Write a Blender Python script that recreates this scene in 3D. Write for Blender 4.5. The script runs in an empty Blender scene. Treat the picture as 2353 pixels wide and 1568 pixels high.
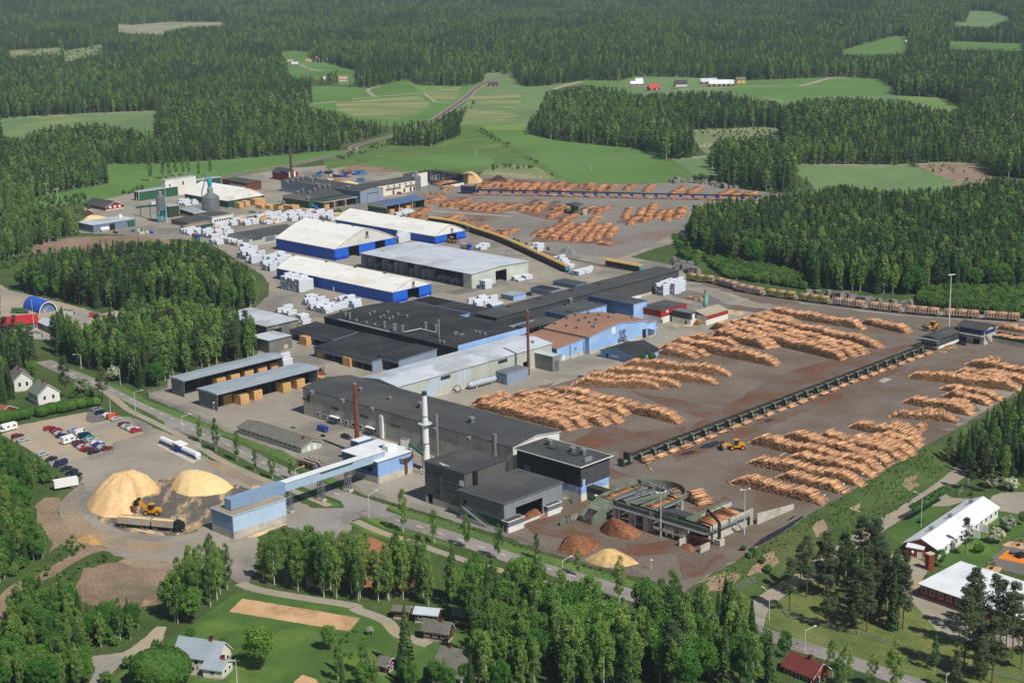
import bpy,math,random
import numpy as np
from mathutils import Vector,Matrix
from mathutils.geometry import tessellate_polygon,delaunay_2d_cdt
rng=np.random.default_rng(7)
random.seed(7)
scene=bpy.context.scene
COL=scene.collection
# ------------------------------------------------------------------ camera
CAM_H=185.0
FOC=3750.0
W0,H0=2352.0,1568.0
PITCH=math.radians(14.348)
ROLL=math.radians(-1.1373)
ANG_A=math.radians(-44.518)
_c,_s=math.cos(ROLL),math.sin(ROLL)
_fw=np.array([0,math.cos(PITCH),-math.sin(PITCH)])
_up=np.array([0,math.sin(PITCH),math.cos(PITCH)])
_rt=np.array([1.0,0,0])
CR,CU,CF=_rt*_c+_up*_s,-_rt*_s+_up*_c,_fw
cam_data=bpy.data.cameras.new('camera')
cam=bpy.data.objects.new('camera',cam_data)
COL.objects.link(cam)
cam.matrix_world=Matrix(((CR[0],CU[0],-CF[0],0),(CR[1],CU[1],-CF[1],0),(CR[2],CU[2],-CF[2],CAM_H),(0,0,0,1)))
cam_data.sensor_width=36.0
cam_data.lens=36.0*FOC/W0
cam_data.clip_start=1.0
cam_data.clip_end=30000.0
scene.camera=cam
# ------------------------------------------------------------------ light
SUN_EL,SUN_AZ=math.radians(50),math.radians(-50)
world=bpy.data.worlds.new('World')
scene.world=world
world.use_nodes=True
wt=world.node_tree
wt.nodes.clear()
wo=wt.nodes.new('ShaderNodeOutputWorld')
wb=wt.nodes.new('ShaderNodeBackground')
ws=wt.nodes.new('ShaderNodeTexSky')
ws.sky_type='NISHITA'
ws.sun_disc=False
ws.sun_elevation=SUN_EL
ws.sun_rotation=math.radians(90)-SUN_AZ
ws.air_density=1.0
ws.dust_density=0.6
wb.inputs[1].default_value=0.06
wt.links.new(ws.outputs[0],wb.inputs[0])
wt.links.new(wb.outputs[0],wo.inputs[0])
sun_d=bpy.data.lights.new('sun','SUN')
sun_d.energy=4.9
sun_d.angle=math.radians(0.53)
sun_d.color=(1.0,0.965,0.91)
sun=bpy.data.objects.new('sun',sun_d)
COL.objects.link(sun)
_sd=Vector((math.cos(SUN_EL)*math.cos(SUN_AZ),math.cos(SUN_EL)*math.sin(SUN_AZ),math.sin(SUN_EL)))
sun.rotation_euler=_sd.to_track_quat('Z','Y').to_euler()
sun.location=_sd*3000
scene.view_settings.view_transform='Standard'
scene.view_settings.look='None'
scene.view_settings.exposure=0.0
scene.view_settings.gamma=1.0
scene.cycles.max_bounces=4
scene.cycles.diffuse_bounces=2
scene.cycles.glossy_bounces=2
scene.cycles.transmission_bounces=2
scene.cycles.volume_bounces=0
scene.cycles.transparent_max_bounces=4
# ------------------------------------------------------------------ survey: where a measured sight line meets the ground
S1,S2=1100/2350,550/2350
KEYS={'D':(0,0,3200/2352),'L':(350,500,S2),'M':(850,500,S2),'N':(1350,500,S2),'O':(850,850,S2),'Q':(1350,850,S2),'R':(1050,1300,S2),'S':(1750,1400,S2),'U':(2650,1450,S2),'a':(1500,1150,500/2347),'b':(2250,1300,S2),'c':(2050,920,S2),'d':(0,1250,450/2352),'e':(2650,950,550/1343)}
for _r in range(3):
 for _q in range(3):
  KEYS['%d%d'%(_r,_q)]=((0,1050,2100)[_q],(0,700,1400)[_r],S1)
def toD(k,x,y):
 ox,oy,s=KEYS[k]
 return((ox+x*s)*W0/3200,(oy+y*s)*W0/3200)
def DL(k,*pts):
 return[toD(k,x,y)for x,y in pts]
def ray(d):
 v=CR*((d[0]-W0/2)/FOC)-CU*((d[1]-H0/2)/FOC)+CF
 return v
def sstep(t):
 t=np.clip(t,0,1)
 return t*t*(3-2*t)
def _flat(d,z):
 v=ray(d)
 return v[:2]*((z-CAM_H)/v[2])
 # the bank at the right: the log yard stands about 4 m above the road outside it
BANK_A=_flat(toD('22',150,905),0)
BANK_B=_flat(toD('22',1660,0),0)
_bd=(BANK_B-BANK_A)/np.linalg.norm(BANK_B-BANK_A)
_bn=np.array([_bd[1],-_bd[0]])
_hp=[rng.uniform(0,6.28,8),rng.uniform(-1,1,8),rng.uniform(-1,1,8)]
def height(x,y):
 x=np.asarray(x,float);y=np.asarray(y,float)
 u=(x-BANK_A[0])*_bd[0]+(y-BANK_A[1])*_bd[1]
 d=(x-BANK_A[0])*_bn[0]+(y-BANK_A[1])*_bn[1]
 z=-4.0*sstep((d-1.0)/13.0)*sstep((u+75)/75.0)*sstep((520-u)/150)
 far=sstep((y-1900)/2000)
 hills=0
 for i in range(6):
  k=2*math.pi/(700+260*i)
  hills=hills+np.sin(k*(x*math.cos(i*1.1+.3)+y*math.sin(i*1.1+.3)*1.3)+_hp[0][i])*(5+1.6*i)
 z=z+far*(10+hills*0.5)
 z=z+sstep((y-3400)/3000)*60
 return z
def G(d,z=None):
 v=ray(d)
 if z is not None:
  t=(z-CAM_H)/v[2]
  return Vector((v[0]*t,v[1]*t,z))
 zz=0.0
 for _ in range(14):
  t=(zz-CAM_H)/v[2]
  zz=float(height(v[0]*t,v[1]*t))
 return Vector((v[0]*t,v[1]*t,zz))
def P(k,x,y,z=None):
 return G(toD(k,x,y),z)
def proj(p):
 p=np.atleast_2d(np.asarray(p,float))-np.array([0,0,CAM_H])
 w=p@CF
 return np.stack([W0/2+FOC*(p@CR)/w,H0/2-FOC*(p@CU)/w],1)
def hgt(k,base,top,zb=None):
 b=P(k,base[0],base[1],zb)
 ty=toD(k,*top)[1]
 lo,hi=0.0,120.0
 for _ in range(40):
  m=(lo+hi)/2
  if proj((b.x,b.y,b.z+m))[0][1]>ty:lo=m
  else:hi=m
 return lo
 # ------------------------------------------------------------------ object helpers
def link(o,parent=None):
 COL.objects.link(o)
 if parent is not None:o.parent=parent
 return o
def tag(o,label=None,cat=None,group=None,kind=None):
 if label:o['label']=label
 if cat:o['category']=cat
 if group:o['group']=group
 if kind:o['kind']=kind
 return o
def thing(name,label,cat,loc=(0,0,0),rz=0.0,group=None):
 o=bpy.data.objects.new(name,None)
 o.empty_display_size=0.5
 o.location=loc
 o.rotation_euler=(0,0,rz)
 link(o)
 return tag(o,label,cat,group)
def copy_tree(o,parent=None):
 c=o.copy();link(c,parent)
 for ch in o.children:copy_tree(ch,c)
 return c
class MB:
 def __init__(s):s.v=[];s.f=[];s.m=[];s.mats=[]
 def mi(s,mat):
  if mat not in s.mats:s.mats.append(mat)
  return s.mats.index(mat)
 def poly(s,pts,mat):
  n=len(s.v);s.v+=[tuple(p)for p in pts]
  s.f.append(tuple(range(n,n+len(pts))));s.m.append(s.mi(mat))
  return s
 def box(s,c,d,mat,rz=0.0,top=None,taper=1.0):
  hx,hy,hz=d[0]/2,d[1]/2,d[2]/2
  ca,sa=math.cos(rz),math.sin(rz)
  n=len(s.v)
  for sz in(-1,1):
   k=taper if sz>0 else 1
   for sx,sy in((-1,-1),(1,-1),(1,1),(-1,1)):
    x,y=sx*hx*k,sy*hy*k
    s.v.append((c[0]+x*ca-y*sa,c[1]+x*sa+y*ca,c[2]+sz*hz))
  i=s.mi(mat);it=s.mi(top)if top else i
  for q,mm in(((3,2,1,0),i),((4,5,6,7),it),((0,1,5,4),i),((1,2,6,5),i),((2,3,7,6),i),((3,0,4,7),i)):
   s.f.append(tuple(n+a for a in q));s.m.append(mm)
  return s
 def b2(s,lo,hi,mat,top=None):
  return s.box(((lo[0]+hi[0])/2,(lo[1]+hi[1])/2,(lo[2]+hi[2])/2),(abs(hi[0]-lo[0]),abs(hi[1]-lo[1]),abs(hi[2]-lo[2])),mat,0,top)
 def tube(s,a,b,r0,mat,r1=None,n=8,cap=True):
  a=Vector(a);b=Vector(b);d=(b-a)
  if d.length<1e-6:return s
  q=d.to_track_quat('Z','Y');r1=r0 if r1 is None else r1
  k=len(s.v);i=s.mi(mat)
  for p,r in((a,r0),(b,r1)):
   for j in range(n):
    t=2*math.pi*j/n
    s.v.append(tuple(p+q@Vector((r*math.cos(t),r*math.sin(t),0))))
  for j in range(n):
   s.f.append((k+j,k+(j+1)%n,k+n+(j+1)%n,k+n+j));s.m.append(i)
  if cap:
   s.f.append(tuple(k+n+j for j in range(n)));s.m.append(i)
   s.f.append(tuple(k+n-1-j for j in range(n)));s.m.append(i)
  return s
 def beam(s,a,b,w,h,mat):
  a=Vector(a);b=Vector(b);d=(b-a).normalized()
  side=d.cross(Vector((0,0,1)))
  side=Vector((1,0,0))if side.length<1e-4 else side.normalized()
  up=side.cross(d)
  n=len(s.v);i=s.mi(mat)
  for p in(a,b):
   for x,y in((-1,-1),(1,-1),(1,1),(-1,1)):
    s.v.append(tuple(p+side*(x*w/2)+up*(y*h/2)))
  for q in((0,1,2,3),(7,6,5,4),(4,5,1,0),(5,6,2,1),(6,7,3,2),(7,4,0,3)):
   s.f.append(tuple(n+a_ for a_ in q));s.m.append(i)
  return s
 def prism(s,prof,y0,y1,mat,axis='y',capmat=None):
 # extrude a closed profile of (u, z): along y (profile in x,z) or along x (profile in y,z)
  n=len(s.v);k=len(prof);i=s.mi(mat);ic=s.mi(capmat)if capmat else i
  for yy in(y0,y1):
   for u,z in prof:s.v.append((u,yy,z)if axis=='y' else(yy,u,z))
  for j in range(k):
   s.f.append((n+j,n+(j+1)%k,n+k+(j+1)%k,n+k+j));s.m.append(i)
  s.f.append(tuple(n+j for j in range(k)));s.m.append(ic)
  s.f.append(tuple(n+k+j for j in reversed(range(k))));s.m.append(ic)
  return s
 def lathe(s,prof,mat,n=16,c=(0,0)):
  k=len(s.v);i=s.mi(mat)
  for r,z in prof:
   for j in range(n):
    t=2*math.pi*j/n
    s.v.append((c[0]+r*math.cos(t),c[1]+r*math.sin(t),z))
  for a in range(len(prof)-1):
   for j in range(n):
    s.f.append((k+a*n+j,k+a*n+(j+1)%n,k+(a+1)*n+(j+1)%n,k+(a+1)*n+j));s.m.append(i)
  return s
 def mesh(s,name,fix=True):
  me=bpy.data.meshes.new(name)
  me.from_pydata(s.v,[],s.f)
  for m in s.mats:me.materials.append(m)
  me.polygons.foreach_set('material_index',s.m)
  if fix:
   import bmesh
   bm=bmesh.new();bm.from_mesh(me)
   bmesh.ops.recalc_face_normals(bm,faces=bm.faces)
   bm.to_mesh(me);bm.free()
  me.update()
  return me
 def build(s,name,parent=None,fix=True):
  return link(bpy.data.objects.new(name,s.mesh(name,fix)),parent)
def quads_mesh(name,V,F,mats,mi=None,smooth=False):
 me=bpy.data.meshes.new(name)
 V=np.asarray(V,np.float32);F=np.asarray(F,np.int32)
 nf=len(F);k=F.shape[1]
 me.vertices.add(len(V));me.vertices.foreach_set('co',V.ravel())
 me.loops.add(nf*k);me.loops.foreach_set('vertex_index',F.ravel())
 me.polygons.add(nf);me.polygons.foreach_set('loop_start',np.arange(nf,dtype=np.int32)*k)
 try:me.polygons.foreach_set('loop_total',np.full(nf,k,np.int32))
 except Exception:pass
 for m in mats:me.materials.append(m)
 if mi is not None:me.polygons.foreach_set('material_index',np.asarray(mi,np.int32))
 if smooth:me.polygons.foreach_set('use_smooth',np.ones(nf,bool))
 me.update(calc_edges=True)
 me.validate()
 return me
 # ------------------------------------------------------------------ materials
MATS={}
def lin(c):
 if isinstance(c,str):
  c=tuple(int(c[i:i+2],16)/255 for i in(0,2,4))
  return tuple(((x+.055)/1.055)**2.4 if x>.04045 else x/12.92 for x in c)
 return c
def M(name,c1,c2=None,scale=0.4,rough=0.75,fine=None,line=None,bump=0.0,metal=0.0,c3=None,s3=0.03,island=0.0,objrand=0.0,spec=0.3,detail=5.0,thr=(0.35,0.65),thr3=(0.5,0.62),stretch=None):
 """procedural surface: c1/c2 mixed by noise, c3 in large patches, panel lines, per-piece variation"""
 if name in MATS:return MATS[name]
 m=bpy.data.materials.new(name);m.use_nodes=True
 nt=m.node_tree;N=nt.nodes;Lk=nt.links
 b=N['Principled BSDF']
 b.inputs['Roughness'].default_value=rough
 b.inputs['Metallic'].default_value=metal
 b.inputs['Specular IOR Level'].default_value=spec
 c1=lin(c1);c2=lin(c2)if c2 else tuple(x*0.82 for x in c1)
 tc=N.new('ShaderNodeTexCoord')
 src=tc.outputs['Object']
 if stretch:
  mp=N.new('ShaderNodeMapping');mp.inputs['Scale'].default_value=stretch
  Lk.new(src,mp.inputs[0]);src=mp.outputs[0]
 def noise(sc,det=detail):
  n=N.new('ShaderNodeTexNoise');n.inputs['Scale'].default_value=sc;n.inputs['Detail'].default_value=det
  n.inputs['Roughness'].default_value=0.62
  Lk.new(src,n.inputs['Vector']);return n.outputs['Fac']
 def ramp(f,t):
  r=N.new('ShaderNodeMapRange');r.inputs[1].default_value=t[0];r.inputs[2].default_value=t[1]
  Lk.new(f,r.inputs[0]);return r.outputs[0]
 def mix(f,a,c,mode='MIX'):
  x=N.new('ShaderNodeMix');x.data_type='RGBA';x.blend_type=mode
  if isinstance(f,float):x.inputs[0].default_value=f
  else:Lk.new(f,x.inputs[0])
  for s_,v in((x.inputs[6],a),(x.inputs[7],c)):
   if isinstance(v,tuple):s_.default_value=(*v[:3],1)
   else:Lk.new(v,s_)
  return x.outputs[2]
 col=mix(ramp(noise(scale),thr),c1,c2)
 if c3:col=mix(ramp(noise(s3,6.0),thr3),col,lin(c3))
 if fine:
  f=ramp(noise(fine[0],2.0),(0.3,0.7))
  col=mix(fine[1],col,mix(f,(0,0,0),(1,1,1)),'SOFT_LIGHT')
 if line:
  sp=N.new('ShaderNodeSeparateXYZ');Lk.new(tc.outputs['Object'],sp.inputs[0])
  a=sp.outputs['XYZ'.index(line[0])]
  md=N.new('ShaderNodeMath');md.operation='PINGPONG';md.inputs[1].default_value=line[1]/2
  Lk.new(a,md.inputs[0])
  lt=N.new('ShaderNodeMath');lt.operation='LESS_THAN';lt.inputs[1].default_value=line[3]
  Lk.new(md.outputs[0],lt.inputs[0])
  mu=N.new('ShaderNodeMath');mu.operation='MULTIPLY';mu.inputs[1].default_value=line[2]
  Lk.new(lt.outputs[0],mu.inputs[0])
  col=mix(mu.outputs[0],col,tuple(x*0.25 for x in c1))
 if island or objrand:
  hsv=N.new('ShaderNodeHueSaturation')
  if island:
   g=N.new('ShaderNodeNewGeometry');rf=g.outputs['Random Per Island']
   r=N.new('ShaderNodeMapRange');r.inputs[3].default_value=1-island;r.inputs[4].default_value=1+island
   Lk.new(rf,r.inputs[0]);val=r.outputs[0]
  if objrand:
   oi=N.new('ShaderNodeObjectInfo')
   r2=N.new('ShaderNodeMapRange');r2.inputs[3].default_value=1-objrand;r2.inputs[4].default_value=1+objrand
   Lk.new(oi.outputs['Random'],r2.inputs[0])
   h2=N.new('ShaderNodeMapRange');h2.inputs[3].default_value=0.5+objrand*0.05;h2.inputs[4].default_value=0.5-objrand*0.09
   Lk.new(oi.outputs['Random'],h2.inputs[0]);Lk.new(h2.outputs[0],hsv.inputs['Hue'])
   if island:
    mm=N.new('ShaderNodeMath');mm.operation='MULTIPLY'
    Lk.new(val,mm.inputs[0]);Lk.new(r2.outputs[0],mm.inputs[1]);val=mm.outputs[0]
   else:val=r2.outputs[0]
  Lk.new(val,hsv.inputs['Value']);Lk.new(col,hsv.inputs['Color']);col=hsv.outputs[0]
 Lk.new(col,b.inputs['Base Color'])
 if bump:
  bp=N.new('ShaderNodeBump');bp.inputs['Strength'].default_value=bump;bp.inputs['Distance'].default_value=0.3
  Lk.new(noise(scale*6),bp.inputs['Height']);Lk.new(bp.outputs[0],b.inputs['Normal'])
 MATS[name]=m
 return m
def leafmat(name,c1,c2,objrand=0.28,island=0.3,trans=0.25):
 if name in MATS:return MATS[name]
 m=M(name,c1,c2,scale=0.25,rough=0.7,island=island,objrand=objrand,spec=0.15,detail=2.0)
 nt=m.node_tree;b=nt.nodes['Principled BSDF']
 src=b.inputs['Base Color'].links[0].from_socket
 t=nt.nodes.new('ShaderNodeBsdfTranslucent');mx=nt.nodes.new('ShaderNodeMixShader')
 mx.inputs[0].default_value=trans
 nt.links.new(src,t.inputs[0])
 out=nt.nodes['Material Output']
 nt.links.new(b.outputs[0],mx.inputs[1]);nt.links.new(t.outputs[0],mx.inputs[2]);nt.links.new(mx.outputs[0],out.inputs[0])
 return m
def plain(name,c,rough=0.6,metal=0.0,spec=0.4):
 return M('paint_'+name,c,tuple(x*0.9 for x in lin(c)),scale=1.5,rough=rough,metal=metal,spec=spec)
 # ------------------------------------------------------------------ ground
m_floor=M('undergrowth','38491f','4a5c2b',scale=0.05,rough=0.9,fine=(1.1,0.35),c3='5d5a38',s3=0.012,thr3=(0.55,0.75),bump=0.4)
m_grass=M('meadow_grass','48622c','5b7338',scale=0.08,rough=0.9,fine=(1.6,0.4),c3='6f7a3c',s3=0.03,thr3=(0.52,0.7),bump=0.4)
m_lawn=M('lawn','3d5a24','4c682c',scale=0.09,rough=0.9,fine=(2.0,0.3),c3='6a8034',s3=0.05,thr3=(0.5,0.75))
m_drylawn=M('dry_lawn','4c602b','6e743e',scale=0.1,rough=0.9,fine=(1.5,0.35),c3='8f8455',s3=0.06,thr3=(0.58,0.75))
m_field=M('field_crop','4f6f31','5c7d3a',scale=0.012,rough=0.9,fine=(0.5,0.22),c3='5d7a48',s3=0.006,thr3=(0.5,0.8))
m_fieldp=M('field_pale','5a7345','6c8353',scale=0.01,rough=0.9,fine=(0.4,0.25),c3='8b9058',s3=0.008,thr3=(0.55,0.8))
m_fieldy=M('field_yellow','63803a','7f8e45',scale=0.02,rough=0.9,fine=(0.4,0.3),c3='557538',s3=0.02,thr3=(0.45,0.7))
m_clear=M('clearing','64744a','7d8258',scale=0.03,rough=0.9,fine=(0.4,0.5),c3='9a9476',s3=0.02,thr3=(0.5,0.7))
m_cut=M('felled_clearing','7d8166','949278',scale=0.03,rough=0.9,fine=(0.25,0.7),c3='6c7c50',s3=0.012,thr3=(0.5,0.7))
m_asph=M('yard_asphalt','877f72','989082',scale=0.05,rough=0.85,fine=(1.5,0.18),c3='77726b',s3=0.022,thr3=(0.5,0.6))
m_logy=M('log_yard_asphalt','695f55','756a5f',scale=0.06,rough=0.8,fine=(1.2,0.25),c3='62503f',s3=0.028,thr3=(0.48,0.66))
m_logf=M('far_yard_asphalt','77726a','848078',scale=0.04,rough=0.85,fine=(1.0,0.2),c3='755a49',s3=0.02,thr3=(0.5,0.66))
m_road=M('road_asphalt','858079','908a82',scale=0.08,rough=0.85,fine=(2.0,0.15),c3='7a756f',s3=0.05,thr3=(0.5,0.56))
m_path=M('path_asphalt','8d8577','9b9384',scale=0.1,rough=0.9,fine=(2.0,0.2),c3='a08f72',s3=0.06)
m_grav=M('gravel','9b8c76','a89a84',scale=0.07,rough=0.95,fine=(1.6,0.25),c3='8a857c',s3=0.035,thr3=(0.5,0.6))
m_dirt=M('dirt','7a6652','93806a',scale=0.07,rough=0.95,fine=(1.2,0.4),c3='6a6a40',s3=0.05,thr3=(0.55,0.7))
m_soil=M('bare_soil','79604d','8f7a66',scale=0.05,rough=0.95,fine=(1.2,0.4),c3='66604c',s3=0.04,thr3=(0.5,0.7))
m_plot=M('tilled_soil','b6916b','c6a37c',scale=0.15,rough=0.95,fine=(2.5,0.35),c3='a5835e',s3=0.1)
m_bark=M('bark_litter','6d4a36','5a4030',scale=0.12,rough=0.95,fine=(1.5,0.5),c3='665a50',s3=0.06,thr3=(0.42,0.56))
m_dust=M('sawdust_litter','d8b987','b7a184',scale=0.15,rough=0.95,fine=(1.6,0.4),c3='8b8273',s3=0.12,thr3=(0.45,0.58))
m_wet=M('puddle_water','1c1a1a','262322',scale=0.2,rough=0.15,spec=0.5)
m_patch=M('new_asphalt','66625d','716c66',scale=0.1,rough=0.85,fine=(1.5,0.2))
m_lite=M('worn_concrete','a39c90','948d82',scale=0.1,rough=0.9,fine=(1.5,0.2))
def grid_ground():
 xs=np.unique(np.concatenate([np.arange(-3600,-320,45),np.arange(-320,331,5),np.arange(345,3600,45)]))
 ys=np.unique(np.concatenate([np.arange(120,260,20),np.arange(260,700,4.5),np.arange(700,1500,14),np.arange(1500,9000,36)]))
 X,Y=np.meshgrid(xs,ys)
 Z=height(X,Y)
 V=np.stack([X.ravel(),Y.ravel(),Z.ravel()],1)
 nx,ny=len(xs),len(ys)
 i,j=np.meshgrid(np.arange(nx-1),np.arange(ny-1))
 a=(j*nx+i).ravel()
 F=np.stack([a,a+1,a+nx+1,a+nx],1)
 o=link(bpy.data.objects.new('ground',quads_mesh('ground',V,F,[m_floor],smooth=True)))
 tag(o,kind='structure')
grid_ground()
def in_poly(px,py,poly):
 px=np.asarray(px);py=np.asarray(py)
 c=np.zeros(px.shape,bool);n=len(poly);j=n-1
 for i in range(n):
  xi,yi=poly[i];xj,yj=poly[j]
  if yi!=yj:
   c^=((yi>py)!=(yj>py))&(px<(xj-xi)*(py-yi)/(yj-yi)+xi)
  j=i
 return c
DN=[0]
def drape(name,dpts,mat,off=0.03,jit=0.0,step=14.0,label=None,cat=None):
 DN[0]+=1;off+=0.0009*(DN[0]%23)
 g=[np.array(G(d)[:2])for d in dpts]
 if jit:
  out=[]
  for i in range(len(g)):
   a,b=g[i],g[(i+1)%len(g)]
   L=np.linalg.norm(b-a);n=max(1,min(60,int(L/(jit*2.5))))
   for k in range(n):
    p=a+(b-a)*k/n
    if k or 1:p=p+rng.normal(0,jit*0.35,2)
    out.append(p)
  g=out
 g=np.array(g)
 z=height(g[:,0],g[:,1])
 lo,hi=g.min(0),g.max(0)
 gx,gy=np.meshgrid(np.arange(lo[0],hi[0],step),np.arange(lo[1],hi[1],step))
 flat=float(np.abs(height(gx,gy)).max()if gx.size else 0)<0.02 and np.abs(z).max()<0.02
 if flat:
  tri=tessellate_polygon([[Vector((p[0],p[1],0))for p in g]])
  V=[(p[0],p[1],off)for p in g];F=[tuple(t)for t in tri]
 else:
  q=np.stack([gx.ravel(),gy.ravel()],1)
  q=q[in_poly(q[:,0],q[:,1],g)]
  pts=[Vector(p)for p in g]+[Vector(p)for p in q]
  n=len(g)
  r=delaunay_2d_cdt(pts,[(i,(i+1)%n)for i in range(n)],[list(range(n))],1,1e-4)
  vv=np.array([tuple(v)for v in r[0]])
  V=np.column_stack([vv,height(vv[:,0],vv[:,1])+off]).tolist();F=[tuple(f)for f in r[2]]
 me=bpy.data.meshes.new(name);me.from_pydata(V,[],F)
 me.materials.append(mat);me.update()
 up=[p.normal.z for p in me.polygons]
 if up and sum(up)<0:me.flip_normals()
 o=link(bpy.data.objects.new(name,me))
 if label:tag(o,label,cat)
 else:tag(o,kind='structure')
 return o
def smooth_line(pts,n=6):
 pts=[Vector((p[0],p[1],0))for p in pts];out=[]
 for i in range(len(pts)-1):
  p0,p1,p2,p3=pts[max(i-1,0)],pts[i],pts[i+1],pts[min(i+2,len(pts)-1)]
  for k in range(n):
   t=k/n
   out.append(0.5*((2*p1)+(p2-p0)*t+(2*p0-5*p1+4*p2-p3)*t*t+(3*p1-p0-3*p2+p3)*t**3))
 out.append(pts[-1])
 return out
def strip(name,line,width,mat,off=0.05,kind='structure',shift=0.0,dz=0.0):
 V=[];F=[]
 for i,p in enumerate(line):
  d=(line[min(i+1,len(line)-1)]-line[max(i-1,0)]).normalized()
  nrm=Vector((-d.y,d.x,0))
  for s in(-1,1):
   q=p+nrm*(shift+s*width/2)
   V.append((q.x,q.y,float(height(q.x,q.y))+off+dz))
  if i:F.append((2*i-2,2*i-1,2*i+1,2*i))
 me=bpy.data.meshes.new(name);me.from_pydata(V,[],F);me.materials.append(mat);me.update()
 if sum(p.normal.z for p in me.polygons)<0:me.flip_normals()
 o=link(bpy.data.objects.new(name,me))
 if kind:tag(o,kind=kind)
 return o
def road(name,dpts,width,mat,off=0.06,n=6):
 line=smooth_line([G(d)for d in dpts],n)
 strip(name,line,width,mat,off)
 return line
BANK_TOP=DL('22',(1660,0),(1330,195),(1010,385),(900,450),(700,570),(520,690),(330,800),(150,905))
YARD=(DL('D',(283,445),(350,415),(510,402),(620,385),(700,384),(770,378),(840,384),(985,395),(1100,404),(1300,414),(1590,421),(1640,425),(1750,440),(1800,448),(1790,470),(1590,480),(1585,525),(1590,548),(1500,572),(1448,590),(1560,612),(1580,638),(1700,660),(1900,688),(2100,710),(2400,736),(2420,850))+BANK_TOP+DL('21',(2330,960),(2070,870),(1960,835),(1640,760),(1400,690),(1130,590),(800,490),(480,390),(340,350),(170,300),(0,225))+DL('10',(1900,1520),(1500,1385),(1300,1290),(1000,1160),(985,1130),(1120,1090),(1130,1020),(1720,870),(1730,780),(1500,600),(1700,560),(1790,480),(1800,400),(1740,330),(1620,260),(1500,190),(1400,130),(1200,100),(1000,105),(900,75),(540,60))+DL('00',(510,1520),(540,1470),(640,1440),(540,1390),(620,1340)))
drape('mill_yard',YARD,m_asph,0.02,jit=0.8)
LOGYARD=(DL('11',(870,1215),(1240,1100),(1560,1040),(1900,930),(2160,850))+DL('12',(280,715),(620,590),(700,540),(560,520),(200,400),(300,395),(900,540),(1500,610),(2100,650),(2420,668),(2420,1080))+BANK_TOP+DL('21',(2330,960),(2070,870),(1640,760),(1400,690),(1130,590),(1250,480),(1440,420),(1500,350),(1640,330),(1830,160))+DL('11',(1500,1440)))
drape('log_yard',LOGYARD,m_logy,0.035,jit=1.5)
FARYARD=DL('01',(470,1290),(760,1230),(830,1190),(980,1170),(1620,1215),(2080,1225),(2350,1230))+DL('02',(330,1260),(790,1300),(700,1330),(230,1350),(120,1400),(110,1500))+DL('11',(2350,20),(2000,190),(1880,230),(1500,190),(1300,110),(1060,60),(880,20))+DL('01',(840,1500),(520,1400))
drape('far_log_yard',FARYARD,m_logf,0.035,jit=1.5)
LEFTYARD=(DL('d',(40,560),(290,410),(720,330),(1450,185),(1600,165),(1760,260),(2130,270),(2352,360))+DL('10',(1050,1370),(1200,1420),(1340,1500))+DL('20',(1420,100),(1560,140),(1750,230),(1900,300),(2090,400),(2280,410),(2353,480),(2353,570),(1900,510),(1720,590),(1700,830),(1640,960),(1590,900),(1370,800),(1240,770),(830,735),(690,680),(560,630),(440,570),(390,430),(400,370),(540,220),(550,190),(470,160),(430,140),(300,60))+DL('d',(880,1100),(600,880)))
drape('chip_yard',LEFTYARD,m_asph,0.02,jit=0.8)
drape('car_park',DL('d',(40,560),(290,410),(720,330),(1450,185),(1560,180),(1720,260),(2100,300),(2352,545),(1860,690),(1700,850),(1100,1020),(880,1100),(600,880)),m_grav,0.035,jit=0.6)
drape('tarmac_patch',DL('d',(1400,330),(1430,190),(1600,190),(1760,330),(1500,380)),m_patch,0.05,jit=0.5)
drape('soil_patch',DL('20',(520,900),(560,800),(830,750),(1280,780),(1250,840),(1130,960),(1080,1040),(830,1080),(560,1040),(500,960)),m_soil,0.03,jit=1.2)
drape('soil_patch',DL('20',(470,560),(640,580),(700,660),(560,700),(400,640),(330,700),(350,640),(250,480),(230,380),(300,330),(400,330),(390,430)),m_dirt,0.03,jit=1.0)
drape('soil_patch',DL('10',(230,130),(480,90),(900,75),(1150,110),(1120,160),(620,190),(560,180),(200,200)),m_soil,0.03,jit=1.0)
drape('gravel_yard',DL('10',(0,400),(60,440),(400,520),(680,600),(860,560),(900,620),(620,720),(320,780),(180,760),(200,690),(300,690),(0,640)),m_grav,0.03,jit=0.8)
drape('driveway',DL('20',(520,1370),(640,1385),(830,1360),(960,1270),(1040,1190),(1110,1190),(1080,1300),(1000,1370),(850,1400),(760,1490),(660,1600),(580,1600),(640,1470),(600,1400)),m_grav,0.03,jit=0.4)
LAWN=DL('20',(1130,1280),(1320,1150),(1600,940),(2353,1075))+DL('21',(250,1130),(410,1250),(600,1270),(800,1230),(950,1260),(900,1320),(640,1400),(560,1600))+DL('20',(2353,1600),(650,1600),(830,1480),(1050,1350))
drape('garden_lawn',LAWN,m_lawn,0.02)
drape('vegetable_plot',DL('20',(1528,1090),(1620,1003))+DL('21',(163,1133),(88,1222)),m_plot,0.045,jit=0.2)
drape('vegetable_plot',DL('20',(1960,1560),(2020,1510),(2110,1540),(2150,1600),(1950,1600)),m_plot,0.045,jit=0.2)
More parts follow.
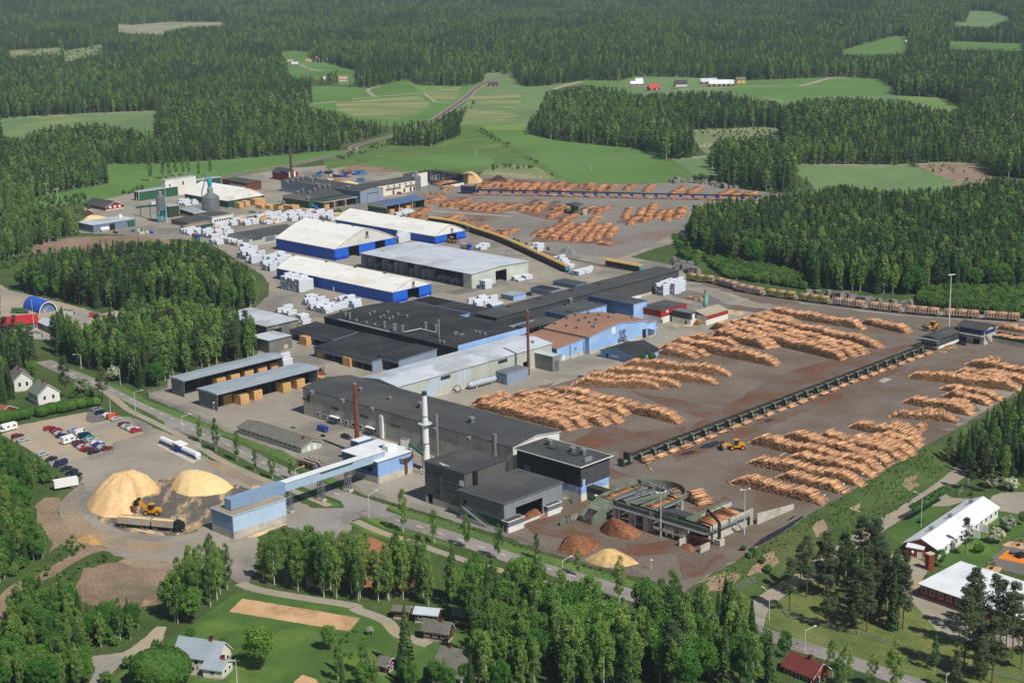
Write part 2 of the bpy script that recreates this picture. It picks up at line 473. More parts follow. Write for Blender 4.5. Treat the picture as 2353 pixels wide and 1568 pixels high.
# verges beside the road
for pts in(DL('10',(720,1130),(850,1190),(960,1255),(930,1275),(870,1230),(790,1180)),DL('10',(970,1300),(1020,1285),(1090,1315),(1100,1335),(1060,1345)),DL('20',(1180,0),(1350,20),(1580,100),(1800,190),(1980,260),(2260,370),(2290,390),(2200,395),(2010,300),(1850,240),(1700,180),(1530,110),(1330,40)),DL('21',(180,465),(260,455),(520,560),(800,650),(760,665),(560,600),(330,540)),DL('21',(80,500),(130,490),(420,610),(690,700),(660,760),(400,640),(200,560))):
 drape('grass_verge',pts,m_lawn,0.05,jit=0.3)
VERGE2=DL('10',(400,950),(470,960),(620,1020),(830,1085),(990,1180),(1180,1250),(1300,1300),(1500,1390))+DL('20',(1900,25),(2110,140),(2353,260))+DL('21',(0,210),(160,290),(120,300),(0,265))+DL('20',(2300,290),(2050,160),(1850,60))+DL('10',(1560,1440),(1370,1360),(1180,1290),(960,1200),(740,1085),(560,1000))
drape('grass_verge',VERGE2,m_grass,0.05,jit=0.3)
drape('grass_verge',DL('21',(340,370),(480,420),(800,510),(1130,625),(1400,715),(1640,790),(1960,880),(2353,1000),(2353,1040),(1960,925),(1640,835),(1400,770),(1130,680),(950,610),(700,530),(480,460),(330,395)),m_grass,0.05,jit=0.3)
MAINROAD=DL('10',(290,915),(430,980),(600,1045),(760,1115),(900,1180),(1050,1250),(1200,1325),(1360,1405),(1560,1490))+DL('20',(1750,95),(1900,165),(2100,250),(2330,335))+DL('21',(130,375),(330,455),(560,525),(780,595),(1000,670),(1250,755),(1560,845),(1850,940),(2100,1020))+DL('22',(20,1065),(250,1130),(480,1185),(640,1245),(860,1320),(1100,1395),(1480,1525),(1700,1600))
mline=road('main_road',MAINROAD,7.2,m_road,0.06)
m_white=plain('road_white','d8d6cf')
def dashes(line,s0,s1,gap=9.0,L=3.0,w=0.16):
 mb=MB();acc=0;nxt=s0
 for i in range(len(line)-1):
  a,b=line[i],line[i+1];d=(b-a).length;u=(b-a).normalized();n=Vector((-u.y,u.x,0))
  while nxt<acc+d and nxt<s1:
   p=a+u*(nxt-acc);z=float(height(p.x,p.y))+0.075
   q=p+u*L;zq=float(height(q.x,q.y))+0.075
   mb.poly([(p-n*w+Vector((0,0,z))),(p+n*w+Vector((0,0,z))),(q+n*w+Vector((0,0,zq))),(q-n*w+Vector((0,0,zq)))],m_white)
   nxt+=gap
  acc+=d
 tag(mb.build('centre_line',None,False),kind='structure')
dashes(mline,10,900)
road('footpath',DL('10',(640,1075),(760,1160),(860,1240),(1000,1310),(1150,1385),(1300,1460))+DL('20',(1440,60),(1620,150),(1800,225),(2010,305),(2200,385)),3.0,m_path,0.07)
road('footpath',DL('21',(130,485),(300,560),(520,630),(700,695),(900,760),(1150,830),(1500,930),(1850,1060)),3.0,m_path,0.07)
drape('junction',DL('20',(2080,400),(2290,400),(2353,300))+DL('21',(60,290),(350,380),(300,470),(170,460),(90,490),(0,600),(-200,560))+DL('20',(1900,520)),m_road,0.062,jit=0.3)
drape('gate_apron',DL('10',(1000,1300),(1170,1255),(1330,1330),(1500,1410),(1330,1420),(1100,1370)),m_road,0.062,jit=0.3)
road('dirt_track',DL('20',(10,1250),(25,1060),(110,930),(300,850),(420,775),(560,700),(700,660)),5.0,m_dirt,0.04)
road('gravel_lane',DL('20',(1600,900),(1750,950),(2100,1010),(2353,1050))+DL('21',(150,1080),(330,1150),(420,1240),(620,1310)),3.8,m_path,0.05)
road('side_road',DL('22',(540,1180),(580,1060),(700,965),(860,870),(1100,700),(1400,510),(1560,415),(1760,285),(1880,195),(1960,120)),6.0,m_path,0.06)
drape('school_apron',DL('U',(1290,390),(1400,450),(1900,470),(1930,420),(2050,380),(2420,370),(2420,690),(2010,620),(1780,490),(1600,480),(1340,560),(1100,560)),m_path,0.05,jit=0.2)
drape('school_apron',DL('U',(780,1190),(1030,1310),(1060,1430),(950,1600),(700,1700),(600,1500),(350,1300),(500,1200)),m_path,0.05,jit=0.2)
drape('school_lawn',DL('U',(510,900),(1000,560),(1340,490),(1390,580),(700,1060)),m_lawn,0.03,jit=0.3)
drape('school_lawn',DL('U',(960,1290),(1100,1200),(1400,900),(1900,700),(2010,620),(2420,700),(2420,1000),(2140,1010),(1920,1250),(1800,1380),(1700,1450),(1200,1340)),m_lawn,0.04,jit=0.3)
drape('school_lawn',DL('22',(560,1130),(640,1060),(760,990),(1300,640),(1560,700),(1700,1000),(1800,1250),(2353,1350),(2353,1600),(1700,1570),(1100,1370),(800,1270)),m_drylawn,0.03,jit=0.4)
drape('school_yard',DL('22',(1560,740),(1700,790),(1640,970),(1900,1030),(2353,1150),(2353,1330),(2000,1330),(1780,1230),(1500,900)),m_path,0.05,jit=0.3)
drape('playground_surface',DL('U',(1920,1250),(2080,1100),(2140,1010),(2420,1060),(2420,1500),(2000,1400)),m_patch,0.06)
drape('orange_play_surface',DL('U',(2000,1255),(2130,1147),(2420,1215),(2420,1345)),M('orange_rubber','d98528','cf7a22',scale=0.5),0.08)
m_sand=M('sand','c2a27c','b4946f',scale=0.3,fine=(2,.3))
drape('sand_pit',DL('U',(2060,1085),(2110,1050),(2190,1030),(2420,1070),(2420,1150),(2250,1120)),m_sand,0.08,jit=0.3)
drape('sand_pit',DL('U',(1800,1400),(1880,1350),(2060,1380),(2010,1460),(1850,1440)),m_sand,0.08,jit=0.3)
# wear, bark and water on the yards
for pts in(DL('22',(520,670),(600,600),(760,515),(870,452),(880,460),(740,560),(600,640)),DL('12',(180,1500),(210,1470),(300,1445),(330,1460),(260,1495)),DL('12',(40,1545),(110,1515),(170,1510),(130,1535)),DL('a',(1405,130),(1450,105),(1530,110),(1480,135)),DL('a',(1650,40),(1680,25),(1740,30),(1700,48)),DL('a',(1570,80),(1600,66),(1645,72),(1600,90)),DL('12',(610,1315),(640,1300),(680,1302),(640,1325)),DL('22',(765,485),(800,458),(830,450),(790,480))):
 drape('puddle',pts,m_wet,0.062,jit=0.25)
for pts in(DL('12',(0,1170),(300,1235),(460,1300),(300,1330),(0,1230)),DL('11',(1960,1110),(2340,1180),(2340,1250),(2150,1200)),DL('22',(0,560),(330,720),(200,840),(60,880),(0,700)),DL('21',(1250,480),(1420,430),(1640,560),(2060,640),(2280,600),(2353,700),(1900,720),(1500,600),(1300,560)),DL('S',(640,260),(840,330),(1000,380),(700,420),(640,350)),DL('S',(1700,800),(2000,760),(2200,640),(2300,700),(2100,850),(1850,860)),DL('22',(80,660),(170,700),(300,760),(150,830),(40,800)),DL('01',(1250,1365),(1330,1330),(1370,1335),(1290,1370)),DL('01',(1400,1370),(1460,1340),(1510,1345),(1440,1375)),DL('01',(870,1470),(960,1455),(1010,1460),(930,1490)),DL('01',(1860,1490),(1960,1440),(2040,1420),(2000,1470),(1930,1490)),DL('12',(250,530),(420,540),(640,570),(560,590),(300,560)),DL('01',(720,1385),(790,1350),(830,1355),(760,1390)),DL('11',(1560,1450),(1800,1330),(2000,1390),(2340,1350),(2340,1420),(1900,1560),(1650,1520)),DL('12',(700,1010),(1200,860),(1600,800),(1500,860),(900,1080),(200,1360),(100,1370)),DL('12',(0,1520),(300,1420),(700,1270),(1100,1110),(1500,930),(1560,960),(1100,1170),(700,1330),(300,1490),(0,1600))):
 drape('bark_litter',pts,m_bark,0.048,jit=1.6)
drape('bark_berm',DL('N',(640,330),(700,240),(1020,260),(1350,280),(1900,300),(1980,330),(1940,345),(1300,310),(900,300),(680,350)),m_bark,0.06,jit=1.0)
for pts in(DL('20',(700,500),(830,530),(1000,570),(1110,585),(1000,545),(840,520)),DL('20',(1680,250),(1740,250),(1740,270),(1690,275)),DL('20',(1520,610),(1650,590),(1890,500),(1910,510),(1700,600),(1540,630)),DL('12',(320,600),(380,570),(500,590),(420,620)),DL('N',(640,1110),(760,1150),(740,1200),(590,1200)),DL('12',(0,650),(90,660),(150,680),(20,690))):
 drape('sawdust_litter',pts,m_dust,0.048,jit=1.2)
for pts in(DL('Q',(150,270),(500,200),(850,150),(880,190),(560,260),(300,305)),DL('12',(0,420),(240,470),(420,560),(300,560),(0,480)),DL('S',(640,60),(760,40),(900,300),(820,340),(690,250))):
 drape('tarmac_patch',pts,m_patch,0.05,jit=0.3)
for pts in(DL('12',(1375,1045),(1420,1025),(1470,1035),(1410,1062)),DL('01',(640,1405),(1170,1440),(1160,1447),(640,1412)),DL('01',(760,1385),(1300,1425),(1290,1432),(750,1392)),DL('12',(780,1035),(840,1032),(830,1046),(785,1046)),DL('12',(780,1062),(835,1060),(825,1078),(785,1074))):
 drape('concrete_strip',pts,m_lite,0.05)
drape('new_tarmac',DL('12',(200,545),(200,470),(0,425),(0,560),(60,640),(180,690),(700,545),(460,560)),m_asph,0.05,jit=0.2)
drape('new_tarmac',DL('a',(1000,330),(1240,0),(2000,-120),(2300,20),(1500,120),(1100,250),(900,320),(0,480),(0,330),(700,200)),m_asph,0.055,jit=0.4)
for pts in(DL('22',(1560,190),(1640,180),(1660,270),(1590,290),(1540,240)),DL('22',(930,520),(1010,470),(1040,540),(960,600)),DL('22',(560,760),(680,660),(700,760),(640,830),(500,860)),DL('22',(170,900),(330,830),(470,850),(400,930),(250,960)),DL('22',(1180,400),(1280,350),(1250,420))):
 drape('bank_soil',pts,m_dirt,.05,jit=1.2,step=4)
for pts in(DL('N',(1330,1090),(1420,960),(1900,840),(2420,850),(2420,1120),(1900,1110)),DL('N',(650,420),(700,310),(2000,320),(2400,350),(2400,440),(1500,450)),DL('N',(360,690),(700,570),(1270,560),(1240,620),(900,720)),DL('N',(1150,700),(1330,590),(1880,600),(1800,800),(1500,790))):
 drape('bark_litter',pts,M('thin_bark_litter','7d5f4d','74665b',scale=.06,fine=(1.2,.4),c3='6b4c3a',s3=.05,thr3=(.46,.6)),.045,jit=2.5)
m_streak=M('dusty_dark_asphalt','55514c','625d56',scale=.1,rough=.9,fine=(1.5,.3),c3='b99d75',s3=.16,thr3=(.5,.6),stretch=(1,.3,1))
drape('dusty_asphalt',DL('20',(640,470),(700,380),(900,260),(1060,215),(1140,200),(1400,180),(1580,250),(1750,310),(1600,390),(1430,480),(1300,560),(1150,590),(850,560)),m_streak,.04,jit=1.2)
drape('dusty_verge',DL('20',(400,360),(480,290),(570,225),(560,300),(520,400),(560,480),(700,570),(1000,620),(1200,640),(960,700),(700,660),(480,560),(395,440)),M('brown_dust','8f7c62','9c8970',scale=.08,fine=(1.4,.35),c3='7f776c',s3=.05,thr3=(.48,.6)),.043,jit=1.2)
drape('dusty_verge',DL('20',(830,735),(1240,770),(1370,800),(1300,830),(900,790),(790,760)),MATS['brown_dust'],.043,jit=1.0)
drape('dusty_verge',DL('20',(1380,75),(1560,120),(1760,215),(1880,300),(1760,300),(1600,220),(1420,130)),MATS['brown_dust'],.043,jit=.8)
# ------------------------------------------------------------------ farmland
C1=DL('01',(-20,575),(230,590),(300,570),(390,550),(480,535),(560,572),(850,578),(960,555),(970,570),(800,680),(640,800),(600,800),(420,800),(180,795),(90,770),(0,735))+DL('00',(2020,710),(2110,680),(2070,575))
C2=DL('01',(970,570),(1000,490),(1110,485),(1190,520),(1240,580),(1400,575),(1650,540),(1900,540),(2000,510),(2350,518))+DL('02',(500,540),(1140,515),(1380,530),(1490,600),(1500,640),(1830,655),(1960,735),(1850,720),(1700,700),(1500,660),(1300,640),(920,640),(750,685),(600,660),(370,600),(0,600))+DL('01',(2350,600),(1980,625),(1960,590),(1700,565),(1500,585),(1390,615),(1350,745),(1260,790),(1280,835),(1265,875),(1000,870),(830,835),(870,730),(880,660),(780,730),(660,800),(800,690))
C3=DL('01',(830,835),(1240,820),(1280,880),(1320,905),(1450,935),(1800,975),(1990,990),(2150,1045),(2200,1075),(2350,1060))+DL('02',(235,1042),(235,1110),(340,1170),(120,1190),(0,1210))+DL('01',(2080,1228),(1620,1222),(980,1150),(580,1130),(440,1150),(80,1110),(-60,1130),(-90,1060),(0,1045),(380,915),(380,975),(640,978),(830,905))
F2=DL('00',(710,1098),(1100,1092),(1550,1065),(2300,1000),(2350,1010),(1900,1110),(1530,1180),(1300,1190),(1020,1240),(830,1290),(640,1330),(230,1375),(240,1320),(730,1225))
F1=DL('00',(-10,792),(300,775),(700,755),(1055,742),(1025,860),(930,860),(880,850),(800,830),(620,810),(320,830),(150,890),(60,885),(0,840))
F1b=DL('00',(-10,885),(165,888),(150,905),(0,905))
F5=DL('02',(790,1103),(1560,1103),(1650,1120),(1920,1230),(1800,1240),(1500,1265),(1300,1225),(1100,1230),(970,1270),(930,1180))
F5b=DL('02',(1600,1100),(1800,1085),(2020,1090),(2160,1200),(2140,1215),(1920,1225),(1650,1118))
S1p=DL('02',(20,870),(640,850),(740,868),(720,890),(300,905),(240,1000),(200,960),(130,880))
H1=DL('00',(1870,352),(1960,340),(2070,355),(2060,420),(2180,420),(2350,470))+DL('01',(150,480),(100,530),(10,530))+DL('00',(2260,470),(2080,500),(1960,500),(1920,420))
X1=DL('02',(1110,345),(1480,245),(1580,250),(1570,340),(1350,360),(1220,355))
X2=DL('02',(1850,278),(2350,295),(2350,330),(1850,315))
X3=DL('02',(1700,145),(1960,150),(1990,75),(2150,82),(2270,122),(2110,170),(1900,165))
K1=DL('00',(790,165),(880,170),(1150,150),(1520,152),(1500,168),(1290,172),(1100,200),(1090,225),(780,205))
K2=DL('00',(60,340),(400,320),(420,345),(680,300),(690,340),(430,405),(420,350),(60,368))
K3=DL('00',(1060,335),(1250,290),(1700,300),(1730,340),(1300,352))
K4=DL('00',(0,480),(200,480),(440,470),(560,420),(690,380),(700,440),(500,490),(200,500))
OPENS=[C1,C2,C3,F1,F1b,F2,F5,F5b,S1p,H1,X1,X2,X3,K1,K2]
def field(name,poly,mat,off=0.05,down=14):
 low=[(x,y+down)for x,y in poly]
 drape(name,poly,mat,off,jit=1.0,step=40)
 if down:drape(name,low,mat,off*0.5,jit=1.0,step=40)
field('field',F1,m_fieldp);field('field',F1b,m_fieldy);field('field',F2,m_field,down=4);field('field',C1,m_field);field('field',C2,m_fieldp)
field('meadow',C3,m_grass,down=0);field('field',F5,m_fieldp);field('clearing',F5b,m_dirt);field('clearing',S1p,m_clear)
field('field',H1,m_field,0.4);field('field',X1,m_field,0.5,6);field('field',X2,m_field,0.5,6);field('field',X3,m_fieldp,0.5,5);field('clearing',K1,m_cut,0.5,5);field('clearing',K2,m_clear,0.5,6)
field('clearing',K3,m_grass,0.5,6);field('clearing',K4,m_grass,0.4,6)
drape('field',DL('01',(1010,880),(1265,878),(1320,905),(1450,935),(1800,975),(1990,990),(2150,1045),(2200,1075))+DL('02',(150,1180),(100,1200))+DL('01',(2350,1222),(1640,1222),(1500,1190),(1400,1120),(1200,990),(1030,900)),m_field,0.09)
drape('field',DL('02',(5,1066),(235,1042),(240,1100),(335,1150),(340,1172),(150,1170),(60,1110)),m_fieldp,0.10)
drape('field',DL('01',(300,1060),(640,1035),(1000,1030),(1060,1080),(1030,1110),(700,1130),(440,1150),(150,1095)),m_field,0.09,jit=1)
drape('field',DL('01',(970,840),(1250,822),(1270,872),(1000,872)),m_fieldy,0.09,jit=1)
m_furrow=M('furrowed_field','53703f','96915f',scale=0.035,rough=0.9,stretch=(0.25,1.0,1.0),c3='587743',s3=0.02,thr3=(0.5,0.7),detail=3)
drape('field',DL('01',(870,660),(1000,610),(1230,625),(1240,660),(1190,725),(1110,720),(860,700)),m_furrow,0.10,jit=1)
drape('field',DL('01',(850,800),(880,730),(1110,740),(1230,770),(1100,810),(900,820)),m_furrow,0.10,jit=1)
drape('field',DL('01',(0,690),(300,660),(560,640),(640,700),(560,760),(400,795),(180,790),(90,765),(0,735)),m_furrow,0.10,jit=1)
drape('field',DL('01',(600,620),(830,590),(820,640),(760,690),(680,690)),m_furrow,0.10,jit=1)
drape('field',DL('02',(300,590),(500,545),(1140,520),(1380,532),(1480,600),(1490,640),(1300,640),(920,640),(750,685),(600,660),(430,620)),m_field,0.10,jit=1)
drape('field',DL('02',(1510,640),(1830,655),(1950,735),(1850,725),(1700,705)),m_fieldy,0.12,jit=1)
drape('field',DL('01',(1500,570),(1650,545),(1900,542),(1990,590),(1800,590),(1700,570)),m_field,0.10,jit=1)
drape('field',DL('01',(480,540),(560,572),(850,578),(560,615),(510,570)),m_fieldy,0.10,jit=1)
drape('scrub',DL('N',(640,200),(780,80),(1000,60),(1300,80),(1500,130),(1680,200),(1790,270),(1500,270),(1100,240),(800,220)),m_clear,0.10,jit=1.2)
drape('soil_heap_ground',DL('M',(880,150),(1000,90),(1180,60),(1500,110),(1740,110),(1600,165),(1200,170)),m_soil,0.10,jit=1)
for nm,d,w in(('field_road',DL('00',(2020,705),(2350,665))+DL('01',(0,675),(250,648),(560,622),(850,580)),5),('field_road',DL('01',(255,645),(215,600),(300,573)),5),('field_road',DL('01',(590,625),(660,680),(700,685)),3.5),('farm_road',DL('02',(-30,595),(100,595),(300,588),(500,578),(740,576)),5),('farm_road',DL('02',(850,576),(960,550),(1060,522),(1150,520)),7),('farm_road',DL('01',(1930,572),(2080,580),(2350,603)),6),('field_road',DL('02',(0,1066),(230,1043)),5),('field_road',DL('02',(860,1098),(1200,1102),(1560,1100),(1780,1090),(1970,1088)),5),('field_road',DL('00',(-10,790),(330,772),(700,755),(1050,743)),6),('farm_road',DL('00',(2000,430),(2060,460),(2150,478)),5),('farm_road',DL('02',(1560,335),(1440,315),(1430,300),(1490,273)),9),('ditch',DL('01',(990,890),(1200,1000),(1400,1130),(1500,1195)),7),('field_road',DL('01',(1450,600),(1540,570),(1640,548)),7),('field_road',DL('02',(610,648),(740,682)),3)):
 road(nm,d,w,m_grass if nm=='ditch' else m_grav,0.5 if d[0][1]<180 else 0.14)
 # railway
m_ball=M('ballast','8d867c','7a746b',scale=0.4,fine=(1.5,.4),c3='9a7f6a',s3=.05)
m_rail=plain('rail','6b5a4e',0.5,0.6)
m_sleep=M('sleepers','6a625a','575049',scale=0.5)
RAIL1=DL('00',(1380,1205),(1560,1170),(1900,1110),(2100,1065),(2350,1010))+DL('01',(130,975),(400,900),(560,835),(660,795),(760,730),(870,650),(970,568),(1100,520),(1200,500),(1240,490))
RAIL2=DL('N',(-500,780),(0,840),(300,890),(600,985),(900,1085),(1200,1215),(1500,1355),(1800,1495),(1900,1540))
RAIL3=DL('N',(950,1060),(1300,1170),(1700,1285),(2200,1395))+DL('11',(1800,285),(2040,325))+DL('12',(60,370),(300,405),(500,460),(800,505),(1180,555),(1440,585),(1720,612),(2020,632),(2420,660))
RLINES=[]
for i,rp in enumerate((RAIL1,RAIL2,RAIL3)):
 ln=smooth_line([G(d)for d in rp],6)
 RLINES.append(ln)
 strip('railway_ballast',ln,9 if i==0 else 4.2,m_ball,0.16 if i==0 else 0.07)
 strip('railway_sleepers',ln,3.2 if i==0 else 2.5,m_sleep,0.24 if i==0 else 0.1)
 for s in(-0.76,0.76):strip('rail',ln,0.14,m_rail,0.32 if i==0 else 0.17,shift=s)
 # ------------------------------------------------------------------ buildings
m_roofd=M('dark_roof_felt','3e3f40','494a4a',scale=0.08,line=('Y',4.0,.3,.1),rough=0.85,fine=(1.0,0.15),c3='55554f',s3=0.05,thr3=(0.5,0.75))
m_roofb=M('black_roof_felt','26282a','323436',scale=0.08,line=('X',5.0,.4,.1),rough=0.85,fine=(1.0,0.15),c3='3b3d3e',s3=0.04,thr3=(0.5,0.7))
m_roofg=M('grey_roof_sheet','b2b9c1','c0c6cc',scale=0.1,rough=0.55,line=('X',3.0,0.15,0.06),c3='a1a6aa',s3=0.06)
m_roofw=M('white_roof_sheet','d4d7da','e0e2e3',scale=0.1,rough=0.5,line=('Y',1.0,0.25,0.05),c3='b9bdc0',s3=0.07,thr3=(0.55,0.8))
m_roofs=M('steel_roof','9aa4ab','a9b2b8',scale=0.15,rough=0.45,line=('Y',1.2,0.2,0.05),metal=0.2)
m_roofbr=M('brown_roof_sheet','8f6a55','99735d',scale=0.08,rough=0.8,c3='7c5d4b',s3=0.05,thr3=(0.5,0.8),fine=(1,.15))
m_roofred=M('red_roof_sheet','6b3530','763d37',scale=0.3,rough=0.6,line=('X',0.6,0.25,0.05))
m_rooftile=M('weathered_roof_tile','65635a','737067',scale=0.5,rough=0.9,line=('Y',0.5,0.3,0.06),fine=(3,.3))
m_roofrib=M('roof_blue_felt','45597c','51668a',scale=0.1,rough=0.7)
m_memb=M('membrane_roof','e6e4dd','dad8d0',scale=0.25,rough=0.6,line=('X',3.2,0.28,0.09),stretch=(0.35,1,1),c3='c6bfae',s3=0.2,thr3=(0.52,0.75))
m_blue=M('blue_cladding','1d62c4','1a5abb',scale=0.3,rough=0.5,line=('X',5.0,0.25,0.05))
m_dblue=M('dark_blue_cladding','1740a8','163b9e',scale=0.3,rough=0.5)
m_lblue=M('pale_blue_cladding','8fb0da','88aad6',scale=0.3,rough=0.6,line=('Y',6.0,0.2,0.05),c3='9cbbe0',s3=0.08)
m_mblue=M('mid_blue_cladding','5a7599','547093',scale=0.3,rough=0.6)
m_green=M('green_cladding','2f5a41','28513a',scale=0.3,rough=0.6)
m_teal=M('teal_cladding','134f4a','10463f',scale=0.3,rough=0.6)
m_greyw=M('pale_grey_cladding','b4b9ae','a9aea4',scale=0.2,rough=0.6,line=('X',1.2,0.18,0.06),c3='bfc4b8',s3=0.1)
m_conc=M('concrete_panel','a8a598','b3b0a4',scale=0.2,rough=0.85,line=('X',6.2,0.55,0.14),c3='97948a',s3=0.12,fine=(1.5,.2))
m_concp=M('concrete','bdb8ab','aba699',scale=0.3,rough=0.9,fine=(1.5,.25),c3='94907f',s3=0.15,thr3=(0.5,0.75))
m_white=M('white_cladding','dedcd3','d2d0c8',scale=0.3,rough=0.7,c3='c3c0b6',s3=0.12,thr3=(.5,.8))
m_cream=M('cream_render','d9d3bf','cfc9b5',scale=0.3,rough=0.8)
m_dgrey=M('charcoal_cladding','4a4b4d','434446',scale=0.3,rough=0.6,line=('X',6.0,0.3,0.06))
m_ribs=M('grey_ribbed_sheet','8b9096','80858b',scale=0.3,rough=0.5,line=('Z',0.6,0.4,0.1))
m_mgrey=M('mid_grey_cladding','6d7174','64686b',scale=0.2,rough=0.7,line=('X',4.0,0.3,0.06))
m_bgrey=M('blue_grey_cladding','8693a6','7d8a9d',scale=0.2,rough=0.6,line=('X',6.0,0.45,0.12))
m_red=M('red_boarding','8f2f27','842a23',scale=0.4,rough=0.8,line=('X',0.5,0.2,0.04))
m_brick=M('red_brick','8d4433','7f3b2c',scale=0.8,rough=0.9,line=('Z',0.3,0.2,0.04))
m_brown=M('brown_boarding','6a4130','5d3829',scale=0.6,rough=0.85,line=('X',0.4,0.25,0.04))
m_timber=M('weathered_boarding','75746e','64635d',scale=0.4,rough=0.9,line=('Z',0.5,0.3,0.05),c3='8d8b84',s3=0.2)
m_dark=M('dark_opening','121315','1a1b1d',scale=0.5,rough=0.9)
m_glass=M('window_glass','1c252c','2c3942',scale=0.6,rough=0.12,spec=0.6)
m_metal=M('galvanised_steel','a8acad','959a9b',scale=0.5,rough=0.4,metal=0.5)
m_rust=M('rusty_steel','6b3f2b','7d4a33',scale=0.6,rough=0.8,c3='54342a',s3=0.4)
m_black=plain('black','1b1c1d')
m_wh=plain('white','e4e4e0')
m_emb=plain('emblem_green','173f33',0.7)
SPEC={}
class Bld:
 def __init__(s,k,Wp,Sp,Ep=None,h=8.0,ang=ANG_A,depth=None,zb=0.0):
 # Wp, Sp, Ep: the west, south and east eave corners, h above the ground zb
  w,so=P(k,*Wp,z=h+zb)if len(Wp)==2 else P(Wp[0],Wp[1],Wp[2],h+zb),P(k,*Sp,z=h+zb)if len(Sp)==2 else P(Sp[0],Sp[1],Sp[2],h+zb)
  if ang is None:ang=math.atan2(so.y-w.y,so.x-w.x)
  ax=Vector((math.cos(ang),math.sin(ang),0));bx=Vector((-ax.y,ax.x,0))
  s.LA=(so-w).dot(ax)
  if depth is None:
   e=P(k,*Ep,z=h+zb)if len(Ep)==2 else P(Ep[0],Ep[1],Ep[2],h+zb)
   depth=(e-so).dot(bx)
  s.LB=depth;s.h=h;s.ang=ang;s.zb=zb
  s.o=so-ax*s.LA;s.o.z=zb
  s.ax,s.bx=ax,bx
 def loc(s,v):
  d=v-s.o
  return Vector((d.dot(s.ax),d.dot(s.bx),d.z))
 def wld(s,x,y,z=0.0):return s.o+s.ax*x+s.bx*y+Vector((0,0,z))
 def uz(s,face,k,x,y):
  v=ray(toD(k,x,y));v=Vector(v);c=Vector((0,0,CAM_H))
  if face in('y0','y1'):
   off=0 if face=='y0' else s.LB
   n,p0,u=s.bx,s.o+s.bx*off,s.ax
  else:
   off=s.LA if face=='x1' else 0
   n,p0,u=s.ax,s.o+s.ax*off,s.bx
  t=(p0-c).dot(n)/v.dot(n)
  q=c+v*t-s.o
  return q.dot(u),q.z
 def on(s,k,x,y,z):return s.loc(P(k,x,y,z+s.zb))
 def start(s,name,label,cat,group=None):
  s.root=thing(name,label,cat,s.o,s.ang,group);return s.root
 def rect(s,spec):
  if len(spec)==4 and isinstance(spec[1],str):
   f,k,p,q=spec
   u0,z0=s.uz(f,k,*p);u1,z1=s.uz(f,k,*q)
   return f,min(u0,u1),max(u0,u1),max(0.0,min(z0,z1)),max(z0,z1)
  return spec
 def walls(s,mat,holes=(),open_=(),post=None,plinth=None,t=0.3,mats={},inner=None,stripe=None):
  """four walls with real openings; plinth=(height, material); stripe=(z0, z1, material)"""
  H={f:[]for f in('x0','x1','y0','y1')}
  for sp in holes:
   f,u0,u1,z0,z1=s.rect(sp);H[f].append((u0,u1,z0,min(z1,s.h-0.2)))
  mb=MB();pl=MB();sm=MB()
  def seg(f,u0,u1,z0,z1,m,mbx=None,out=0.0):
   if u1-u0<0.01 or z1-z0<0.01:return
   b=mbx or mb
   if f=='y0':b.b2((u0,-out,z0),(u1,t,z1),m)
   elif f=='y1':b.b2((u0,s.LB-t,z0),(u1,s.LB+out,z1),m)
   elif f=='x0':b.b2((-out,u0,z0),(t,u1,z1),m)
   else:b.b2((s.LA-t,u0,z0),(s.LA+out,u1,z1),m)
  for f in H:
   if f in open_:continue
   L=s.LA if f[0]=='y' else s.LB
   a0,a1=(0,L)if f[0]=='y' else(t,L-t)
   m=mats.get(f,mat);cur=a0
   for u0,u1,z0,z1 in sorted(H[f]):
    u0=max(u0,cur);u1=min(u1,a1)
    if u1<=u0:continue
    seg(f,cur,u0,0,s.h,m);seg(f,u0,u1,z1,s.h,m)
    if z0>0.6:seg(f,u0,u1,0,z0,m)
    cur=u1
   seg(f,cur,a1,0,s.h,m)
   for band,bmb,dst in((plinth,pl,0.04),(stripe,sm,0.03)):
    if not band:continue
    zz0,zz1,bm_=(0.0,band[0],band[1])if len(band)==2 else band
    cur=a0
    for u0,u1,z0,z1 in sorted(H[f]):
     if z0>zz1:continue
     seg(f,cur,u0,zz0,zz1,bm_,bmb,dst);cur=max(cur,u1)
    seg(f,cur,a1,zz0,zz1,bm_,bmb,dst)
  mb.build('wall',s.root)
  if pl.f:pl.build('plinth',s.root)
  if sm.f:sm.build('wall_stripe',s.root)
  if open_ and post:
   n,pm=post
   for f in open_:
    L=s.LA if f[0]=='y' else s.LB
    for i in range(n+1):
     u=0.2+(L-0.4)*i/n
     p={'y0':(u,0.2),'y1':(u,s.LB-.2),'x0':(.2,u),'x1':(s.LA-.2,u)}[f]
     MB().box((p[0],p[1],s.h/2),(0.32,0.32,s.h),pm).build('post',s.root)
  return s
